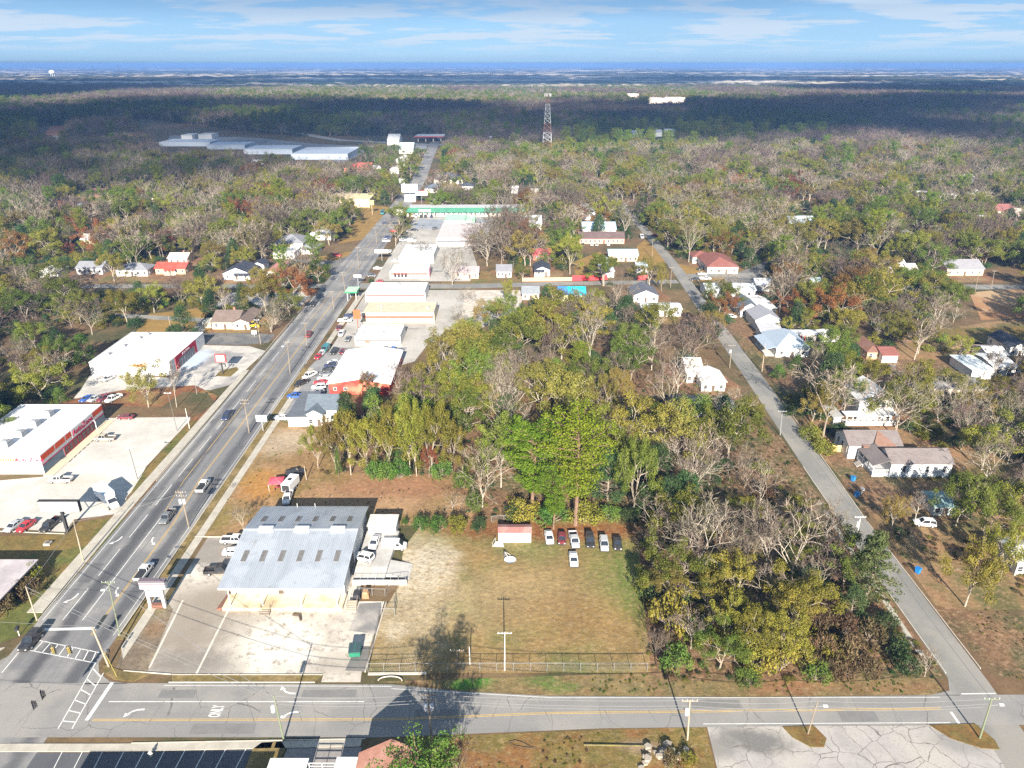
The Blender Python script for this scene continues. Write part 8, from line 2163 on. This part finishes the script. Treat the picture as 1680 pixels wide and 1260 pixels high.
def species(x, y, far):
    n = noise.noise(Vector((x * .0035, y * .0022, 3.1))) + .35 * noise.noise(Vector((x * .013, y * .009, 1.0)))
    q = r3.random()
    if far:
        if 1750 < y < 2950 and -950 < x < 600 and n > -.25: return 'oak' if q < .36 else 'gold' if q < .56 else 'pine' if q < .70 else 'mid' if q < .84 else 'bare'  # sunlit gap in the woods, its light put into yellower leaf kinds
        if n > .16: return 'pine' if q < .14 else 'dark' if q < .64 else 'mid' if q < .9 else 'oak'
        if n > -.12: return 'pine' if q < .06 else 'mid' if q < .26 else 'oak' if q < .38 else 'bare' if q < .6 else 'purple' if q < .85 else 'dark'
        return 'purple' if q < .42 else 'bare' if q < .56 else 'dark' if q < .80 else 'mid'
    if n > .18: return 'oak' if q < .26 else 'mid' if q < .46 else 'dark' if q < .66 else 'gold' if q < .78 else 'bare' if q < .93 else 'pine' if q < .965 else 'rust'
    return 'bare' if q < .19 else 'purple' if q < .33 else 'oak' if q < .54 else 'mid' if q < .75 else 'dark' if q < .90 else 'rust' if q < .93 else 'pine' if q < .965 else 'gold'
pts = []
y = 150.0
while y < 900:
    gap = 8.0 if y < 500 else 9.0
    half = y * .80 + 70
    x = -half
    while x < half:
        px, py = x + r3.uniform(-.5, .5) * gap, y + r3.uniform(-.5, .5) * gap
        x += gap
        if any(a <= px <= b and c <= py <= d and inside(px, py, P) for a, b, c, d, P in zb): continue
        if blocked(px, py): continue
        if y < 330 and -90 < px < 72: continue
        if noise.noise(Vector((px * .018, py * .012, 9.0))) < -.36 and y < 560: continue
        if any(abs(px - a) < w + 2.2 and abs(py - b) < w + 2.2 for a, b, w in TREES): continue
        k = species(px, py, False)
        s = r3.choice((r3.uniform(.55, .9), r3.uniform(.85, 1.2), r3.uniform(1.1, 1.5))) * (1.05 if k in ('dark', 'green') else .66 if k == 'pine' else .92)
        pts.append(((px, py, 0), r3.choice(IDX[k]), r3.random() * 6.28, s))
    y += gap
y = 150.0
while y < 900:                                            # understorey between the trunks
    gap = 6.2 if y < 480 else 7.5
    half = y * .80 + 60
    x = -half
    while x < half:
        px, py = x + r3.uniform(-.5, .5) * gap, y + r3.uniform(-.5, .5) * gap
        x += gap
        if (y < 330 and -95 < px < 74) or blocked(px, py) or noise.noise(Vector((px * .02, py * .014, 4.0))) < -.12: continue
        pts.append(((px, py, -.1), IDX['darkbush'][0] if r3.random() < .62 else IDX['olivebush'][0], r3.random() * 6.28, r3.uniform(.7, 1.7)))
    y += gap
instancer('woodland', pts, 'mixed bare, olive and evergreen trees between the houses of the middle distance')
pts = []
y = 900.0
while y < 3000:
    gap = 9.5 + (y - 900) / 2100 * 10
    half = y * .76 + 60
    x = -half
    while x < half:
        px, py = x + r3.uniform(-.5, .5) * gap, y + r3.uniform(-.5, .5) * gap
        x += gap
        if blocked(px, py): continue
        k = species(px, py, True)
        s = r3.uniform(.8, 1.25) * gap / 10.5
        s = min(s, 1.5) if k != 'pine' else min(s, .95)
        pts.append(((px, py, -.5), r3.choice(IDX[k]), r3.random() * 6.28, s))
    y += gap * .95
instancer('far_woodland', pts, 'dense pine and bare hardwood forest beyond the town')
pts = []
for P, n, mixk in ((poly((1062, 1104), (1048, 858), (760, 855), (790, 785), (520, 780), (560, 700), (700, 640), (1000, 600), (1190, 640), (1283, 720), (1362, 840), (1452, 973), (1548, 1112), (1100, 1118)), 2600, ('olivebush', 'darkbush', 'bramble', 'bramble')),
                   (poly((1530, 1000), (1640, 1000), (1700, 1020), (1700, 1120), (1640, 1110)), 150, ('olivebush', 'bramble')), (poly((1440, 790), (1690, 770), (1690, 1000), (1540, 1000), (1425, 850)), 500, ('olivebush', 'bramble')),
                   (poly((610, 1120), (1060, 1106), (1530, 1116), (1535, 1136), (900, 1138), (690, 1121)), 260, ('olivebush', 'bush')), (poly((780, 1210), (1130, 1200), (1140, 1262), (780, 1262)), 130, ('olivebush', 'bramble')),
                   (poly((330, 870), (450, 700), (560, 780), (790, 785), (770, 850), (610, 858)), 220, ('olivebush', 'bramble'))):
    xs, ys = [p[0] for p in P], [p[1] for p in P]
    k = 0
    while k < n:
        x, y = r3.uniform(min(xs), max(xs)), r3.uniform(min(ys), max(ys))
        if not inside(x, y, P): continue
        k += 1
        if n < 600 and noise.noise(Vector((x * .09, y * .09, 2.0))) < .08: continue
        pts.append(((x, y, 0), r3.choice(IDX[r3.choice(mixk)]), r3.random() * 6.28, r3.uniform(.04, .12) if n < 300 else r3.uniform(.1, .32)))
instancer('undergrowth', pts, 'weeds, leaf piles and low brush on the wood floor and the yards')
# canopy sheet from 2.6 km to the horizon
def canopy():
    m, t, b = nodes_of('far_canopy')
    a = mix(t, smooth(t, noise_node(t, .0022, 8, .66, (.6, .6, 1)), .46, .60), (.024, .045, .018), (.13, .10, .07))
    a = mix(t, smooth(t, noise_node(t, .045, 4, .7), .35, .7, 0, .7), a, (.055, .065, .025))
    a = mix(t, smooth(t, noise_node(t, .0019, 8, .66, (.35, .8, 1)), .50, .58), a, (.60, .50, .38))
    lk(t, a, b.inputs['Base Color'])
    b.inputs['Roughness'].default_value = .95
    b.inputs['Specular IOR Level'].default_value = .05
    v, f = [], []
    rows = []
    y = 2650.0
    while y < 29000:
        rows.append(y)
        y *= 1.022
    nx = 220
    for j, y in enumerate(rows):
        half = y * .80 + 150
        for i in range(nx + 1):
            x = -half + 2 * half * i / nx
            q = Vector((x, y, 0))
            z = 13 + 5 * noise.noise(q * .012) + 6 * noise.noise(q * .03) + 7 * r3.random() * min(1.0, 6000 / y)
            z += 16 * max(0, noise.noise(Vector((x * .0004, y * .0003, 5)))) * min(1, (y - 2650) / 3000)
            v.append((x, y, z if j else 2))
    for j in range(len(rows) - 1):
        for i in range(nx):
            k = j * (nx + 1) + i
            f.append((k, k + 1, k + nx + 2, k + nx + 1))
    me = bpy.data.meshes.new('distant_forest')
    me.from_pydata(v, [], f)
    me.materials.append(m)
    me.update()
    tag(link('distant_forest', me), 'unbroken forest canopy running to the horizon', None, None, 'stuff')
canopy()
# ---------------------------------------------------------------- clouds behind the camera that shade the far woods
def cloud(cx, cy, rx, ry, label, hgt=1150.0):
    """cumulus deck placed where the sun's line through (cx, cy) on the ground passes the cloud base"""
    k = hgt / sdir.z
    o_ = Vector((cx + sdir.x * k, cy + sdir.y * k, hgt))
    r = random.Random(int(cx + cy))
    b = MB()
    n = max(10, int(rx * ry / 9000))
    for i in range(min(n, 150)):
        a, q = r.random() * 6.283, r.random() ** .5
        c = Vector((math.cos(a) * q * rx, math.sin(a) * q * ry, r.uniform(-20, 40)))
        s = r.uniform(.55, 1.0) * min(rx, ry) * .33
        vs, fs = [], []
        for u in range(5):
            for w in range(8):
                th, ph = math.pi * (u + .5) / 5, 6.283 * w / 8
                p = Vector((math.sin(th) * math.cos(ph), math.sin(th) * math.sin(ph), math.cos(th) * .42))
                vs.append(c + p * s * (1 + .35 * noise.noise((c + p * s) * .008)))
        for u in range(4):
            for w in range(8): fs.append((u * 8 + w, u * 8 + (w + 1) % 8, (u + 1) * 8 + (w + 1) % 8, (u + 1) * 8 + w))
        fs += [tuple(range(7, -1, -1)), tuple(range(32, 40))]
        b.add(vs, fs)
    m = MATS.get('cloud_white')
    if m is None:
        m, t, bs = nodes_of('cloud_white')
        tp, mx = t.nodes.new('ShaderNodeBsdfTransparent'), t.nodes.new('ShaderNodeMixShader')
        mx.inputs[0].default_value = 0.68
        lk(t, bs.outputs[0], mx.inputs[1]); lk(t, tp.outputs[0], mx.inputs[2]); lk(t, mx.outputs[0], t.nodes['Material Output'].inputs[0])
        bs.inputs['Base Color'].default_value = (.85, .85, .86, 1)
        bs.inputs['Roughness'].default_value = 1
        bs.inputs['Specular IOR Level'].default_value = 0
        MATS['cloud_white'] = m
    o = b.build('cloud', m, loc=o_)
    tag(o, label, None, None, 'stuff')
cloud(-640, 1270, 640, 640, 'cumulus shading the woods on the left')
cloud(860, 1500, 740, 620, 'cumulus shading the woods on the right')
cloud(130, 1250, 220, 230, 'small cumulus shading the woods beyond the mast')
cloud(-470, 700, 250, 170, 'small cumulus shading the near left woods')
cloud(-2550, 2900, 1450, 1150, 'cumulus shading the second belt of woods on the left')
cloud(100, 4700, 1900, 1000, 'cumulus shading the far middle woods')
cloud(2650, 2800, 1500, 900, 'cumulus shading the second belt of woods on the right')
# ---------------------------------------------------------------- the blue air
hm = bpy.data.materials.new('blue_air')
hm.use_nodes = True
ht = hm.node_tree
ht.nodes.clear()
ho, hv = ht.nodes.new('ShaderNodeOutputMaterial'), ht.nodes.new('ShaderNodeVolumePrincipled')
hv.inputs['Color'].default_value = (.25, .47, .93, 1)
hv.inputs['Density'].default_value = 0.00013
ht.links.new(hv.outputs[0], ho.inputs['Volume'])
haze = MB().box(-25500, 25500, -500, 31000, -2, 106).build('haze', hm)
tag(haze, 'thin blue air over the whole country', None, None, 'stuff')
